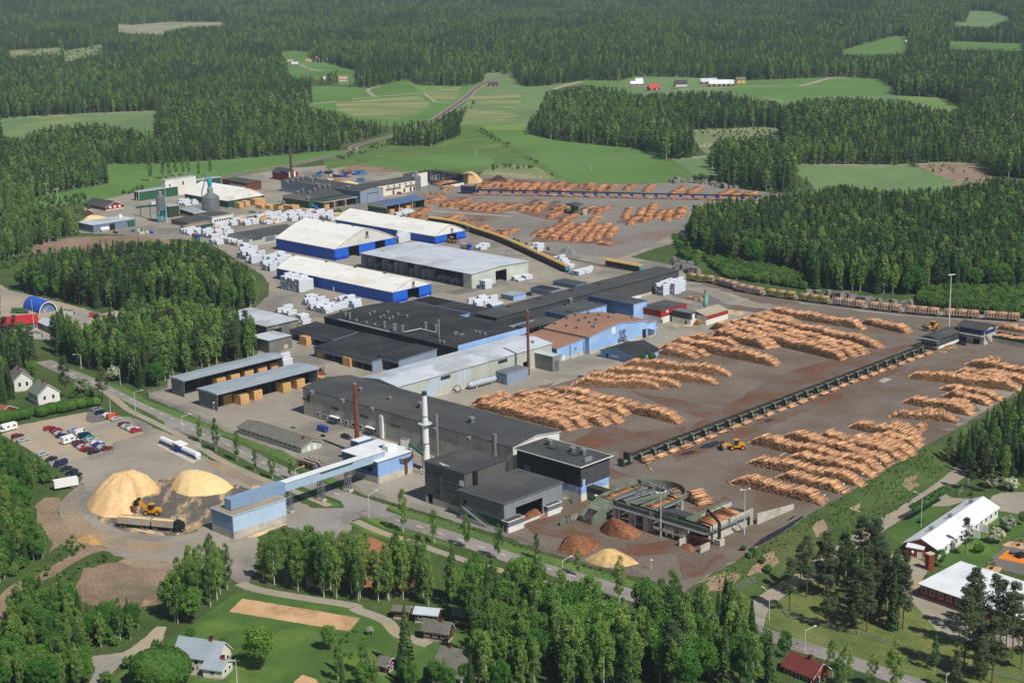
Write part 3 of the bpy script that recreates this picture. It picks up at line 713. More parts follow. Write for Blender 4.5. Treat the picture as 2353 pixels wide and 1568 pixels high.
 def roof(s,kind,mat,rise=0.0,ov=0.4,t=0.25,gable=None,edge=None,lo=0.0,seg=14):
  h,A,B=s.h,s.LA,s.LB
  edge=edge or mat
  mb=MB()
  if kind=='flat':
   mb.b2((-ov,-ov,h),(A+ov,B+ov,h+t),edge)
   mb.poly([(-ov+.25,-ov+.25,h+t+.01),(A+ov-.25,-ov+.25,h+t+.01),(A+ov-.25,B+ov-.25,h+t+.01),(-ov+.25,B+ov-.25,h+t+.01)],mat)
   s.rz=lambda x,y:h+t
  else:
   if kind in('gx','gy'):
    D_=B if kind=='gx' else A
    prof=[(0,0),(D_/2,rise),(D_,0)]
   elif kind in('mx','my'):
    D_=B if kind=='my' else A
    prof=[(0,max(0,-rise)),(D_,max(0,rise))]
   else:
    D_=B
    prof=[(D_*i/seg,rise*(1-abs(2*i/seg-1)**1.32))for i in range(seg+1)]
   D_=prof[-1][0]
   def at(u):
    for(a,b),(c,d)in zip(prof,prof[1:]):
     if a<=u<=c or c==D_:
      if u<=c:return b+(d-b)*(u-a)/(c-a)
    return prof[-1][1]
   k0=(prof[1][1]-prof[0][1])/(prof[1][0]-prof[0][0]);k1=(prof[-1][1]-prof[-2][1])/(prof[-1][0]-prof[-2][0])
   top=[(-ov,prof[0][1]-k0*ov)]+prof[1:-1]+[(D_+ov,prof[-1][1]+k1*ov)]
   up=[(u,h+z+t)for u,z in top];dn=[(u,h+z)for u,z in reversed(top)]
   ax='x' if kind in('gx','my','arc')else 'y'
   L=A if ax=='x' else B
   mb.prism(up+dn,-ov,L+ov,mat,axis=ax,capmat=edge)
   s.rz=(lambda x,y:h+t+at(y))if ax=='x' else(lambda x,y:h+t+at(x))
   g=MB();gm=gable or edge
   gp=[(u,h+z)for u,z in prof]+[(D_,h),(0,h)]
   gp2=[]
   for p in gp:
    if not gp2 or abs(p[0]-gp2[-1][0])+abs(p[1]-gp2[-1][1])>1e-4:gp2.append(p)
   if abs(gp2[0][0]-gp2[-1][0])+abs(gp2[0][1]-gp2[-1][1])<1e-4:gp2.pop()
   if len(gp2)>2:
    for a,b in((0.0,0.3),(L-0.3,L)):MB().prism([(u,z-0.002)for u,z in gp2],a,b,gm,axis=ax).build('gable',s.root)
    if kind in('mx','my')and abs(rise)>.3:
     if kind=='my':lo_,hi_=((0.3,B-.3,h),(A-.3,B,h+rise))if rise>0 else((.3,0,h),(A-.3,.3,h-rise))
     else:lo_,hi_=((A-.3,.3,h),(A,B-.3,h+rise))if rise>0 else((0,.3,h),(.3,B-.3,h-rise))
     MB().b2(lo_,hi_,gm).build('upper_wall',s.root)
  mb.build('roof',s.root);return s
 def panel(s,name,f,u0,u1,z0,z1,mat,out=0.07,frame=None,parent=None):
  mb=MB()
  def bx(a0,a1,b0,b1,o,m,target):
   if f=='y0':target.b2((a0,-o,b0),(a1,0.02,b1),m)
   elif f=='y1':target.b2((a0,s.LB-.02,b0),(a1,s.LB+o,b1),m)
   elif f=='x0':target.b2((-o,a0,b0),(.02,a1,b1),m)
   else:target.b2((s.LA-.02,a0,b0),(s.LA+o,a1,b1),m)
  bx(u0,u1,z0,z1,out,mat,mb)
  o=mb.build(name,parent or s.root)
  if frame:
   w=0.12;fm=MB()
   for a0,a1,b0,b1 in((u0-w,u0,z0-w,z1+w),(u1,u1+w,z0-w,z1+w),(u0,u1,z1,z1+w),(u0,u1,z0-w,z0)):bx(a0,a1,b0,b1,out+.04,frame,fm)
   fm.build('frame',o)
  return o
 def pan(s,name,f,k,p,q,mat,out=0.07,frame=None):
  _,u0,u1,z0,z1=s.rect((f,k,p,q));return s.panel(name,f,u0,u1,z0,z1,mat,out,frame)
 def wins(s,f,n,u0,u1,z0,z1,w,mat=None,frame=None):
  for i in range(n):
   c=u0+(u1-u0)*(i+.5)/n
   s.panel('window',f,c-w/2,c+w/2,z0,z1,mat or m_glass,0.06,frame)
 def vent(s,k,x,y,size=0.9,high=1.4,kind='box',name='roof_vent'):
  v=s.on(k,x,y,s.h+0.5)
  for _ in range(4):v=s.on(k,x,y,s.rz(v.x,v.y))
  z=s.rz(v.x,v.y)-0.05
  mb=MB()
  if kind=='box':
   mb.box((v.x,v.y,z+high*.35),(size,size,high*.7),m_mgrey);mb.box((v.x,v.y,z+high*.85),(size*1.25,size*1.25,high*.3),m_metal)
  elif kind=='pipe':
   mb.tube((v.x,v.y,z),(v.x,v.y,z+high),size*.4,m_metal);mb.tube((v.x,v.y,z+high),(v.x,v.y,z+high+.4),size*.6,m_metal)
  else:
   mb.box((v.x,v.y,z+.25),(size*1.6,size*1.1,.5),m_black,0,m_roofd)
  return mb.build(name,s.root)
def text_mesh(txt,size):
 cu=bpy.data.curves.new('t','FONT');cu.body=txt;cu.size=size;cu.extrude=0.02;cu.align_x='CENTER'
 o=bpy.data.objects.new('t',cu);COL.objects.link(o)
 dg=bpy.context.evaluated_depsgraph_get()
 me=bpy.data.meshes.new_from_object(o.evaluated_get(dg))
 bpy.data.objects.remove(o);bpy.data.curves.remove(cu)
 return me
EMB=[[(0,0),(.5,.3),(.35,.9),(-.1,.7)],[(-.1,.7),(.35,.9),(.1,1.5),(-.5,1.2)],[(.3,.8),(.9,1.0),(1.0,1.7),(.6,1.35)],[(-.5,1.2),(.1,1.5),(0,2.0),(-.4,1.9),(-.2,1.6)],[(.35,.9),(.6,1.35),(.4,2.0),(.2,1.4)],[(-.5,.1),(0,0),(-.1,.5),(-.45,.6),(-.7,.35)],[(.4,.3),(.8,.1),(.9,.5),(.6,.6)],[(-.6,1.2),(-.9,1.5),(-.6,1.6)]]
def mark(b,k,px,py,sz):
 u,z=b.uz('x1',k,px,py)
 mb=MB()
 for poly in EMB:
  mb.poly([(b.LA+.36,u+x*sz,z+.15*sz+y*sz)for x,y in poly],m_emb)
 mb.build('emblem',b.root,False)
 me=text_mesh('UPM',1.25*sz);me.materials.clear();me.materials.append(m_emb)
 o=link(bpy.data.objects.new('lettering',me),b.root)
 o.matrix_local=Matrix.Translation((b.LA+.36,u,z-1.0*sz))@Matrix(((0,0,1,0),(1,0,0,0),(0,1,0,0),(0,0,0,1)))
def ridge_rise(b,k,x,y):
 ty=toD(k,x,y)[1];lo,hi=0.0,30.0
 for _ in range(40):
  m=(lo+hi)/2
  if proj(tuple(b.wld(b.LA,b.LB/2,b.h+m)))[0][1]>ty:lo=m
  else:hi=m
 return lo
 # --- the three blue arched halls
def blue_hall(label,k,Wp,Sp,Ep,base,peak,doors,mk,stripe=True):
 sk,sx,sy=(Sp if len(Sp)==3 else(k,*Sp))
 h=hgt(sk,base,(sx,sy))
 b=Bld(k,Wp,Sp,Ep,h)
 b.start('arched_hall',label,'warehouse','blue arched timber halls')
 rs=ridge_rise(b,*peak)
 b.walls(m_blue,holes=[('x1',*d)for d in doors],mats={'y0':m_blue},stripe=(0.25,h*0.3,m_dblue),plinth=(0.25,m_concp))
 b.roof('arc',m_memb,rs,ov=0.35,t=0.3)
 mark(b,*mk)
 for i in range(1,4):
  x=b.LA*i/4+3;z=b.rz(x,b.LB/2)
  MB().box((x,b.LB/2,z+.25),(1.6,1.0,.6),m_black,0,m_metal).build('ridge_vent',b.root)
 print('hall',round(b.LA),round(b.LB),round(h,1),round(rs,1))
 return b
bh1=blue_hall('farthest blue hall with white arched roof beside the covered freight train','M',(873,790),('N',42,1020),('N',478,945),(45,1132),('N',310,866),[('N',(200,998),(330,1118))],('N',262,950,1.0))
bh2=blue_hall('tallest blue hall with wide white vaulted roof and two dark doorways','M',(72,1040),(838,1192),(1685,1040),(842,1352),('M',1245,915),[('M',(1020,1160),(1168,1300)),('M',(1375,1090),(1515,1240))],('M',1262,1010,1.35))
bh3=blue_hall('nearest long blue hall with white arched roof and one open doorway','O',('M',103,1435),(1612,272),(2148,160),(1613,432),('O',1882,96),[('O',(1808,235),(1968,400))],('O',1882,178,1.1))
for u in(0.18,0.5):bh3.panel('door','y0',bh3.LA*u,bh3.LA*u+1.2,0.1,2.6,m_wh)
bh3.pan('door','x1','O',(2070,310),(2090,360),m_wh)
# --- grey hall open along its front
h=hgt('Q',(525,222),(525,25))
gh=Bld('M',(1172,1250),('N',525,1525),('N',1312,1357),h)
gh.start('grey_storage_hall','grey metal hall open along its front with stacked white packs inside','warehouse')
gh.walls(m_greyw,holes=[('x1','N',(848,1485),(1000,1640))],open_=('y0',),post=(8,m_mgrey))
gh.roof('gx',m_roofg,ridge_rise(gh,'11',1065,280),ov=0.5,gable=m_greyw,edge=m_roofg)
gh.panel('corner_wall','y0',gh.LA-6,gh.LA,0,gh.h,m_greyw)
print('grey hall',gh.LA,gh.LB,h)
# --- long dark hall running up to the right
h=hgt('11',(2130,478),(2130,372))
dh=Bld('Q',(618,540),(865,612),('11',2310,318),h)
dh.start('sorting_hall','long narrow charcoal hall climbing to the right between mill and rail yard','industrial hall')
dh.walls(m_dgrey,plinth=(1.2,m_concp));dh.roof('my',m_roofd,0.4,ov=0.5,edge=m_dgrey)
for x,y in((1020,460),(1425,357),(1855,250),(2230,155)):dh.vent('Q',x,y,1.4,1,'hatch')
print('dark hall',dh.LA,dh.LB,h)
# --- main mill block with its low wings
h=8.5
mm=Bld('O',(690,605),('Q',345,1022),('Q',1150,757),h)
mm.start('main_mill','wide black-roofed main mill with many vents and pale blue parapet','mill building')
mm.walls(m_bgrey,mats={'x1':m_lblue,'y0':m_roofb});mm.roof('gx',m_roofb,0.9,ov=0.3,edge=m_roofb,gable=m_lblue)
for x,y in((925,530),(1305,580),(1360,550),(1490,600),(1445,618),(1565,640),(1610,620),(1545,550),(1680,580),(1800,605),(1125,660),(1255,690),(1370,715),(2235,935),(2290,950)):mm.vent('O',x,y,0.9,1.2)
for x,y in((980,580),(1040,625),(1505,745),(1745,800),(2055,755),(2190,785),(1625,775),(1650,770)):mm.vent('O',x,y,1.2,2.6,'pipe')
for x,y in((300,840),(325,830),(378,860),(412,855),(580,810),(632,820),(705,840)):mm.vent('Q',x,y,0.9,1.2)
mm.vent('Q',95,870,1.0,7.5,'pipe','roof_mast')
parapet=MB().b2((mm.LA+.31,-0.3,mm.h-1.2),(mm.LA+.5,mm.LB+.3,mm.h+1.5),m_lblue)
parapet.build('parapet',mm.root)
strips=MB()
for a,b_ in(((880,610),(1560,775)),((1640,790),(1775,828)),((1775,828),(2000,745)),((1990,750),(2195,800))):
 p,q=mm.on('O',*a,9.5),mm.on('O',*b_,9.5)
 p.z=mm.rz(p.x,p.y)+.06;q.z=mm.rz(q.x,q.y)+.06
 strips.beam(p,q,0.35,0.2,m_wh)
strips.build('roof_flashing',mm.root)
print('main',mm.LA,mm.LB)
def wing(label,k,Wp,Sp,depth,h,rs=0.0,roofm=None,wallm=None,open_=('y0',),posts=6,**kw):
 b=Bld(k,Wp,Sp,None,h,depth=depth)
 b.start('mill_wing',label,'mill building','low wings of the main mill')
 b.walls(wallm or m_bgrey,open_=open_,post=(posts,m_mgrey)if open_ else None)
 if open_ and 'y0' in open_:b.panel('fascia','y0',0,b.LA,b.h-1.5,b.h,m_bgrey,0.1)
 b.roof('my' if rs else 'flat',roofm or m_roofb,rs,ov=0.3,edge=wallm or m_bgrey)
 return b
hw=hgt('O',(1350,1335),(1342,1200));print('wing h',hw)
pW=P('O',690,605,mm.h);
w1=Bld('O',(250,770),(805,912),None,hw,depth=5)
dep1=-w1.loc(mm.o).y*-1
w1=wing('left open-fronted lean-to roof with posts along the main mill','O',(250,770),(805,912),w1.loc(mm.o).y-.4,hw,0.9,posts=4)
t2=Bld('O',(585,995),(1335,1198),None,hw,depth=5)
w2=wing('nearest open-fronted lean-to with timber stacked behind its posts','O',(585,995),(1335,1198),t2.loc(mm.o).y-.5,hw-.004,1.2,posts=6)
t3=Bld('O',(1425,1105),(1690,1180),None,hw+1.2,depth=5)
w3=wing('lean-to with raised blue-grey gutter wall between carport and grey hall','O',(1425,1105),(1690,1182),t3.loc(mm.o).y-.5,hw+1.2,0.6,open_=('y0',),posts=2)
h=6.5
low=Bld('O',(1420,640),('Q',960,720),('Q',1290,600),h)
low.start('mill_wing','low black roof with white flashing behind the main mill','mill building','low wings of the main mill')
low.walls(m_bgrey);low.roof('flat',m_roofb,edge=m_dgrey)
n1=Bld('O',(1360,497),(2090,545),(2262,492),8.4,depth=None)
n1=Bld('O',(1362,500),(2092,690),None,8.0,depth=26)
n1.start('mill_wing','black-roofed rear wing of the mill with a pale blue end wall','mill building','low wings of the main mill')
n1.walls(m_bgrey,mats={'x1':m_lblue});n1.roof('flat',m_roofb,edge=m_lblue)
h=hgt('Q',(522,530),(522,440))
n2=Bld('Q',(-330,395),(130,528),(522,440),h)
n2.start('mill_wing','jet black flat-roofed hall with pale blue wall behind the mill','mill building','low wings of the main mill')
n2.walls(m_lblue);n2.roof('flat',M('new_black_felt','151618','1b1c1e',scale=.1),edge=m_lblue)
print('n2',n2.LA,n2.LB,h)
low2=Bld('Q',(270,598),(495,612),(620,570),6.0,depth=14)
low2=Bld('Q',(272,600),(500,662),None,4.5,depth=24)
low2.start('link_building','low dark blue link building with white framed end beside the charcoal hall','annex')
low2.walls(m_mblue);low2.roof('flat',m_roofd,edge=m_wh)
# --- pale grey long hall
h=hgt('Q',(1328,1290),(1328,1030));print('pale h',h)
ph=Bld('11',(415,1088),(1440,798),None,h,ang=ANG_A+math.pi/2,depth=5)
nn=P('11',155,1015,h+1)
ph=Bld('11',(415,1088),(1440,798),None,h,ang=ANG_A+math.pi/2,depth=abs(ph.loc(nn).y))
ph.start('planing_hall','long pale grey metal hall with rusted stains beside the log yard','industrial hall')
ph.walls(M('stained_grey_sheet','b3b8aa','a4a99c',scale=0.2,rough=.6,line=('X',1.0,0.15,0.05),c3='a9b8c6',s3=0.09,thr3=(.5,.6)),plinth=(0.9,m_concp),holes=[('y0','Q',(1215,1205),(1275,1290))])
ph.roof('gx',m_roofg,1.3,ov=0.4,edge=m_wh)
for p,q in(((112,1412),(245,1390)),((882,1195),(1005,1172))):ph.pan('window','y0','Q',(p[0],p[1]-12),(q[0],q[1]+20),m_glass)
for x in(100,420,725,1020,1328):
 u,z=ph.uz('y0','Q',x,1200);MB().tube((u,-.15,0),(u,-.15,ph.h),.12,m_wh).build('downpipe',ph.root)
ph.vent('Q',1345,945,.8,1)
print('pale',ph.LA,ph.LB)
# --- pale blue building with brown roof
h=hgt('11',(1695,873),(1690,757));print('brown',h)
bb=Bld('11',(1390,692),(1690,757),(2050,642),h)
bb.start('blue_workshop','pale blue hall with brown gabled roof and outside stairs','industrial hall')
bb.walls(m_lblue,plinth=(1.6,m_concp),holes=[('x1','11',(2045,705),(2070,760))]);bb.roof('gx',m_roofbr,ridge_rise(bb,'11',1875,662),ov=0.3,gable=m_lblue,edge=m_lblue)
for x,y in((1465,668),(1545,632),(1600,610),(1625,647),(1670,628),(1685,598),(1740,642),(1757,611),(1823,626),(1695,660),(1610,696),(1543,682),(1978,628)):bb.vent('11',x,y,.9,1.2)
bb.vent('11',1730,690,1.3,2.2,'pipe')
bb.pan('window','x1','11',(1842,690),(1865,728),m_wh)
for i,(p,q)in enumerate((((1880,775),(1940,785)),((1880,745),(1925,755)),((1915,680),(1930,700)))):
 _,u0,u1,z0,z1=bb.rect(('x1','11',p,q))
 mbs=MB().b2((bb.LA+.1,u0,z0),(bb.LA+1.6,u1,z0+.15),m_metal)
 for uu in(u0,u1):mbs.tube((bb.LA+1.5,uu,z0),(bb.LA+1.5,uu,z0+1.2),.05,m_metal)
 if i<2:mbs.beam((bb.LA+1,u1,z0+.1),(bb.LA+1,u0+1,z0+4.2),1.0,.2,m_metal)
 mbs.build('stair_flight',bb.root)
h2=hgt('11',(1480,922),(1476,836))
bb2=Bld('11',(1292,746),(1476,836),None,h2,depth=abs(bb.wld(0,0).xy.__sub__(bb.o.xy).length)+0.1)
t=bb.loc(P('11',1476,836,h2));
bb2=Bld('11',(1292,746),(1476,836),None,h2,depth=-t.y-0.05)
bb2.start('blue_workshop','lower pale blue wing with brown roof joined to the workshop','industrial hall')
bb2.walls(m_lblue,plinth=(1.4,m_concp));bb2.roof('my',m_roofbr,1.2,ov=0.2,edge=m_lblue)
bb2.panel('door','x1',bb2.LB*.2,bb2.LB*.2+1.2,.1,2.4,m_white);bb2.panel('window','x1',bb2.LB*.62,bb2.LB*.62+1.2,3.2,4.2,m_mgrey)
for f in(.45,.95):MB().tube((bb2.LA+.15,bb2.LB*f,0),(bb2.LA+.15,bb2.LB*f,bb2.h),.15,m_black).build('downpipe',bb2.root)
bb3=Bld('11',(1960,640),(2055,668),(2165,655),h-1.2,depth=11)
bb3=Bld('11',(1900,620),(2052,664),None,h-1.5,depth=11)
o_=bb.wld(bb.LA-24,bb.LB+.05);bb3.o=o_;bb3.LA=24;bb3.LB=max(6,bb.loc(P('11',2165,657,h-1.5)).y-bb.LB)
bb3.start('blue_annex','pale blue annex with porch at the far end of the brown roof','annex')
bb3.walls(m_lblue,plinth=(1.3,m_concp));bb3.roof('flat',m_roofbr,ov=.2,edge=m_lblue)
MB().b2((bb3.LA+.05,.3,4.2),(bb3.LA+3,5,4.45),m_lblue).tube((bb3.LA+2.8,.5,0),(bb3.LA+2.8,.5,4.2),.12,m_lblue).tube((bb3.LA+2.8,4.7,0),(bb3.LA+2.8,4.7,4.2),.12,m_lblue).build('porch',bb3.root)
# pipe gantry in front of the blue wall
gt=Bld('Q',(2150,1090),(2310,1010),None,0,ang=None,depth=1)
gt.start('pipe_gantry','white lattice pipe gantry standing before the pale blue wall','gantry')
for u,n in((0,'upright'),(gt.LA,'upright')):
 q=MB()
 for dy in(0,.7):q.tube((u,dy,0),(u,dy,6.5),.1,m_metal)
 for zz in range(0,6):q.tube((u,0,zz),(u,.7,zz+1),.06,m_metal)
 q.build(n,gt.root)
q=MB()
for dy in(0,.7):
 for zz in(6.5,7.3):q.tube((-.1,dy,zz),(gt.LA+.1,dy,zz),.1,m_metal)
for i in range(8):q.tube((gt.LA*i/8,0,6.5),(gt.LA*(i+1)/8,0,7.3),.05,m_metal)
q.build('bridge',gt.root)
# --- small sheds around the pale hall
def shed(name,label,cat,k,Wp,Sp,Ep,base,wall,roofm,roof='flat',rise=0.0,plinth=None,h=None,ang=ANG_A,ov=.2,gable=None,edge=None,group=None,zb=0.0,depth=None,open_=(),posts=None,holes=(),mats={}):
 if h is None:h=hgt(k,base,Sp,zb)
 b=Bld(k,Wp,Sp,Ep,h,ang=ang,depth=depth,zb=zb)
 b.start(name,label,cat,group)
 b.walls(wall,plinth=plinth,open_=open_,post=posts,holes=holes,mats=mats);b.roof(roof,roofm,rise,ov=ov,gable=gable or wall,edge=edge or wall)
 print(label[:40],round(b.LA,1),round(b.LB,1),round(h,1))
 return b
s1=shed('metal_shed','tall ribbed metal shed with grey door beside the rusty chimney','shed','Q',(1378,1065),(1612,1137),(1722,1107),(1612,1335),M('ribbed_tin','8d9088','777a74',scale=.3,line=('X',.5,.4,.08)),m_roofg)
s1.pan('door','x1','Q',(1632,1190),(1693,1320),m_mgrey)
s2=shed('substation_hut','pale blue-grey flat-roofed hut at the chimney foot','hut','Q',(870,1322),(1000,1362),(1280,1277),(1000,1510),m_bgrey,m_mgrey)
s2.pan('door','y0','Q',(930,1425),(955,1490),m_mgrey);s2.pan('window','y0','Q',(922,1360),(942,1385),m_dark)
s3=shed('gable_shed','small blue shed with black gabled roof beside the log piles','shed','11',(1790,835),(1978,888),(2155,835),(1980,932),m_lblue,m_roofb,'gy',2.4,ov=.7)
s3.panel('door','y0',3,4.4,0,2.2,m_dblue);s3.panel('window','y0',6,10,1.2,2.2,m_wh)
s4=shed('red_workshop','red boarded building with dark flat roof on a white plinth','workshop','11',(2017,557),(2170,582),(2310,528),(2168,665),M('red_cladding','9c3027','902b23',scale=.3),m_roofd,plinth=(3.0,m_white))
s4.pan('door','x1','11',(2172,640),(2180,660),m_dark);s4.panel('vent_grille','x1',4,5.4,4.6,5.8,m_white)
s5=shed('boiler_shed','charcoal shed on white plinth with sawdust around its foot','shed','c',(225,210),(460,258),(545,225),(455,412),m_dgrey,m_mgrey,plinth=(2.6,m_white))
s5.pan('door','y0','c',(392,345),(412,398),m_dark);s5.pan('window','x1','c',(485,262),(515,330),m_wh)
s6=shed('bark_shed','white and red shed with sloping roof behind the green cyclone','shed','c',(560,190),(668,290),(888,190),(668,320),m_white,M('tan_roof','a59c86','98907b',scale=.2),'gy',1.5,h=4.5,gable=M('red_gable','9c3027','902b23',scale=.3),mats={'x1':m_white})
s6.panel('red_band','x1',0.1,s6.LB-.1,2.6,4.4,MATS['red_gable'])
s6.panel('white_trailer_door','y1',2,5,.2,2.6,m_wh)
s7=shed('transformer_house','pale blue cube-shaped house with grey roof near the white packs','hut','Q',(958,287),(1085,327),(1265,287),(1085,388),m_bgrey,m_roofs,mats={'x1':m_lblue})
s8=shed('dark_roofed_shed','low shed with black roof behind the charcoal hall','shed','Q',(1330,207),(1590,262),(1725,225),(1590,330),m_bgrey,m_roofb)
s9=shed('blue_shed','farther low blue shed with dark roof behind the charcoal hall','shed','Q',(1640,118),(1922,180),(2112,150),(1922,230),m_mblue,m_roofd)
s9b=shed('tin_shelter','tiny blue shelter with shiny tin roof beside white packs','shelter','Q',(695,445),(810,455),(890,405),(810,500),m_mblue,m_roofg,'gy',1.0,h=3)
s10=shed('blue_annex','blue annex with dark flat roof against the charcoal hall','annex','11',(1395,582),(1540,612),(1830,545),(1540,680),m_mblue,m_roofd,h=7.5,mats={'x1':m_lblue})
s10.vent('Q',1845,410,1.6,2.4);s10.vent('Q',1820,530,1.6,1,'hatch');s10.vent('Q',2225,420,1.6,1,'hatch')
s11=shed('blue_annex','taller blue annex at the far side of the charcoal hall','annex','11',(1685,478),(1985,537),(2092,515),(1985,615),m_mblue,m_roofd,h=9.0,mats={'x1':m_lblue})
s12=shed('loading_canopy','flat black canopy between the charcoal hall and brown-roofed workshop','canopy','Q',(950,735),(1290,760),(1500,690),(1290,800),m_roofd,m_roofd,h=5.0,open_=('x1','y0'),posts=(3,m_mgrey),depth=24)
# --- big hall in front
h=hgt('10',(1955,1290),(1948,1112));print('front hall h',h)
fh=Bld('10',(1945,1114),('11',1180,1492),('11',1505,1390),h)
fh.start('sawmill_hall','huge dark-roofed concrete panel hall across the middle of the mill','industrial hall')
fh.walls(m_conc,plinth=(0.8,m_concp),mats={'x1':m_white,'x0':m_white});fh.roof('gx',m_roofd,1.6,ov=0.4,gable=m_white,edge=m_wh)
for x,y in((163,1110),(42,1185),(358,1170),(240,1245),(662,1380),(887,1440),(565,1225),(905,1325)):fh.vent('11',x,y,1.0 if x not in(905,565)else 1.5,1.2 if x not in(905,565)else 2.2)
for x,y in((2080,1135),(2285,1190)):fh.vent('10',x,y,1.2,1.4)
for a,b_,c,d in((2018,1155,2070,1182),(2210,1215,2262,1240)):fh.pan('window','y0','10',(a,b_),(c,d),m_glass)
for a,b_,c,d in((160,1270,215,1297),(365,1332,425,1360),(-15,1220,20,1245)):fh.pan('window','y0','11',(a,b_),(c,d),m_glass)
for i in range(10):fh.panel('window','y0',8+i*4.2,9.8+i*4.2,1.3,2.6,m_glass,frame=m_wh)
for u in(17,38):MB().b2((u,-1.6,3.0),(u+5,-.08,3.3),m_wh).build('door_canopy',fh.root);fh.panel('door','y0',u+1.5,u+3.5,.1,2.6,m_mblue)
fh.panel('white_pipe_cabinet','y0',fh.LA*.40,fh.LA*.40+1.6,.2,9,m_wh,.8)
mb=MB()
for yy in(fh.LB*.02,):mb.tube((fh.LA*.68,-1.2,0),(fh.LA*.68,-1.2,h+5),.45,m_metal)
mb.build('flue_pipe',fh.root)
MB().b2((fh.LA*.925,-1.5,2),(fh.LA*.935,-.02,h+3.5),m_mgrey).build('duct',fh.root)
fh.panel('emblem_sign','y0',2.2,4.2,h-4.8,h-2.2,m_emb)
print('front',fh.LA,fh.LB)
h=hgt('21',(1610,355),(1630,122));print('tall',h)
th=Bld('21',(1182,12),(1632,124),(1850,60),h)
th.start('log_intake_hall','black-walled hall with a pale blue band and white base by the log ring','industrial hall')
th.walls(m_dgrey,plinth=(2.6,m_white),stripe=(2.6,5.0,m_lblue),mats={'y0':M('black_cladding','222427','2a2c2e',scale=.3,line=('X',6,.3,.06))});th.roof('flat',m_roofd,ov=1.0,edge=m_wh)
for x,y in((1578,30),(1650,45)):th.vent('21',x,y,1.4,2.2)
th.vent('a',1020,1130,1.4,2.2);th.vent('a',1060,1170,2.2,1,'hatch');th.vent('a',1380,1265,2.2,1,'hatch')
th.pan('window','y0','21',(1255,108),(1295,150),m_mblue)
MB().b2((th.LA*.93,th.LB*.25,th.h+.3),(th.LA*.96,th.LB*.5,th.h+1.6),m_metal).build('roof_rail',th.root)
q=MB()
for i in range(9):q.b2((th.LA-1+.05*i,-1.3-i*.28,4.8-i*.5),(th.LA+.3,-1.05-i*.28,4.9-i*.5),m_metal)
q.build('outside_stairs',th.root)
th.panel('door','x1',1.0,2.2,5.0,7.4,m_lblue)
# grey block and its lower shed
h=hgt('R',(1192,1140),(1190,600));print('grey block',h)
gb=Bld('R',(1190,602),(1712,770),(2310,596),h)
gb.start('chipper_house','tall grey block with dark roof and large gridded windows','industrial hall')
gb.walls(M('grey_block_cladding','5d5d5c','555554',scale=.3,rough=.6,line=('X',4,.25,.05)),plinth=(2.2,m_concp),holes=[('y0','R',(1228,1030),(1293,1165))]);gb.roof('flat',m_roofd,ov=.35,edge=m_dgrey)
for p,q in(((1303,725),(1402,1045)),((1415,850),(1515,960)),((1522,880),(1617,995)),((1220,710),(1268,790))):
 o_=gb.pan('window','y0','R',p,q,m_glass,.06,m_mgrey)
gb.pan('wall_sign','y0','R',(1645,850),(1705,940),m_wh)
q=MB()
for a,b_ in(((1380,620),(1500,665)),((1400,640),(1445,660))):
 p_,r_=gb.on('R',*a,gb.h+.8),gb.on('R',*b_,gb.h+.8);q.beam(p_,r_,.3,.2,m_wh)
q.build('roof_bracket',gb.root)
u,z=gb.uz('x1','R',1845,800);MB().b2((gb.LA+.05,u-.8,gb.h-6),(gb.LA+.9,u+.8,gb.h),m_black).build('cable_riser',gb.root)
h=hgt('21',(1118,555),(1120,374));print('chip shed',h)
cs=Bld('21',(832,276),(1120,375),(1462,215),h)
cs.start('bark_store','grey ribbed shed with broad open mouth and two small huts','shed')
cs.walls(m_mgrey,holes=[('x1','21',(1200,395),(1380,440))],mats={'x1':m_ribs},plinth=(.8,m_white));cs.roof('flat',m_roofd,ov=.35,edge=m_mgrey)
cs.panel('door','y0',2,3.2,cs.h*.45,cs.h*.45+2.3,m_dark);cs.panel('green_lower_wall','y0',cs.LA*.2,cs.LA*.98,.9,3.6,M('dark_green_sheet','17402c','1b4a33',scale=.4))
q=MB();n=18
for i in range(n):
 q.b2((2.5+i*.62,-1.6,cs.h*.45-i*cs.h*.45/n),(3.1+i*.62,-.35,cs.h*.45+.1-i*cs.h*.45/n),m_metal)
for yy in(-1.6,-.35):q.beam((2.5,yy,cs.h*.45+1),(2.5+n*.62,yy,1.0),.08,.08,m_metal)
q.build('outside_stairs',cs.root)
hA=shed('gate_hut','small white and grey hut at the near corner of the bark store','hut','21',(1117,482),(1150,496),(1247,455),(1153,570),m_white,m_roofd,ov=.3)
hB=shed('gate_hut','small white and grey hut at the far side of the bark store mouth','hut','21',(1370,378),(1413,392),(1500,358),(1415,460),m_white,m_roofd,ov=.3)
for hh in(hA,hB):hh.panel('grey_upper_wall','x1',.02,hh.LB-.02,hh.h*.55,hh.h,m_mgrey,.05);hh.panel('grey_upper_wall','y0',.02,hh.LA-.02,hh.h*.55,hh.h,m_mgrey,.05)
hA.panel('door','y0',.6,1.6,.1,2.1,m_dark)
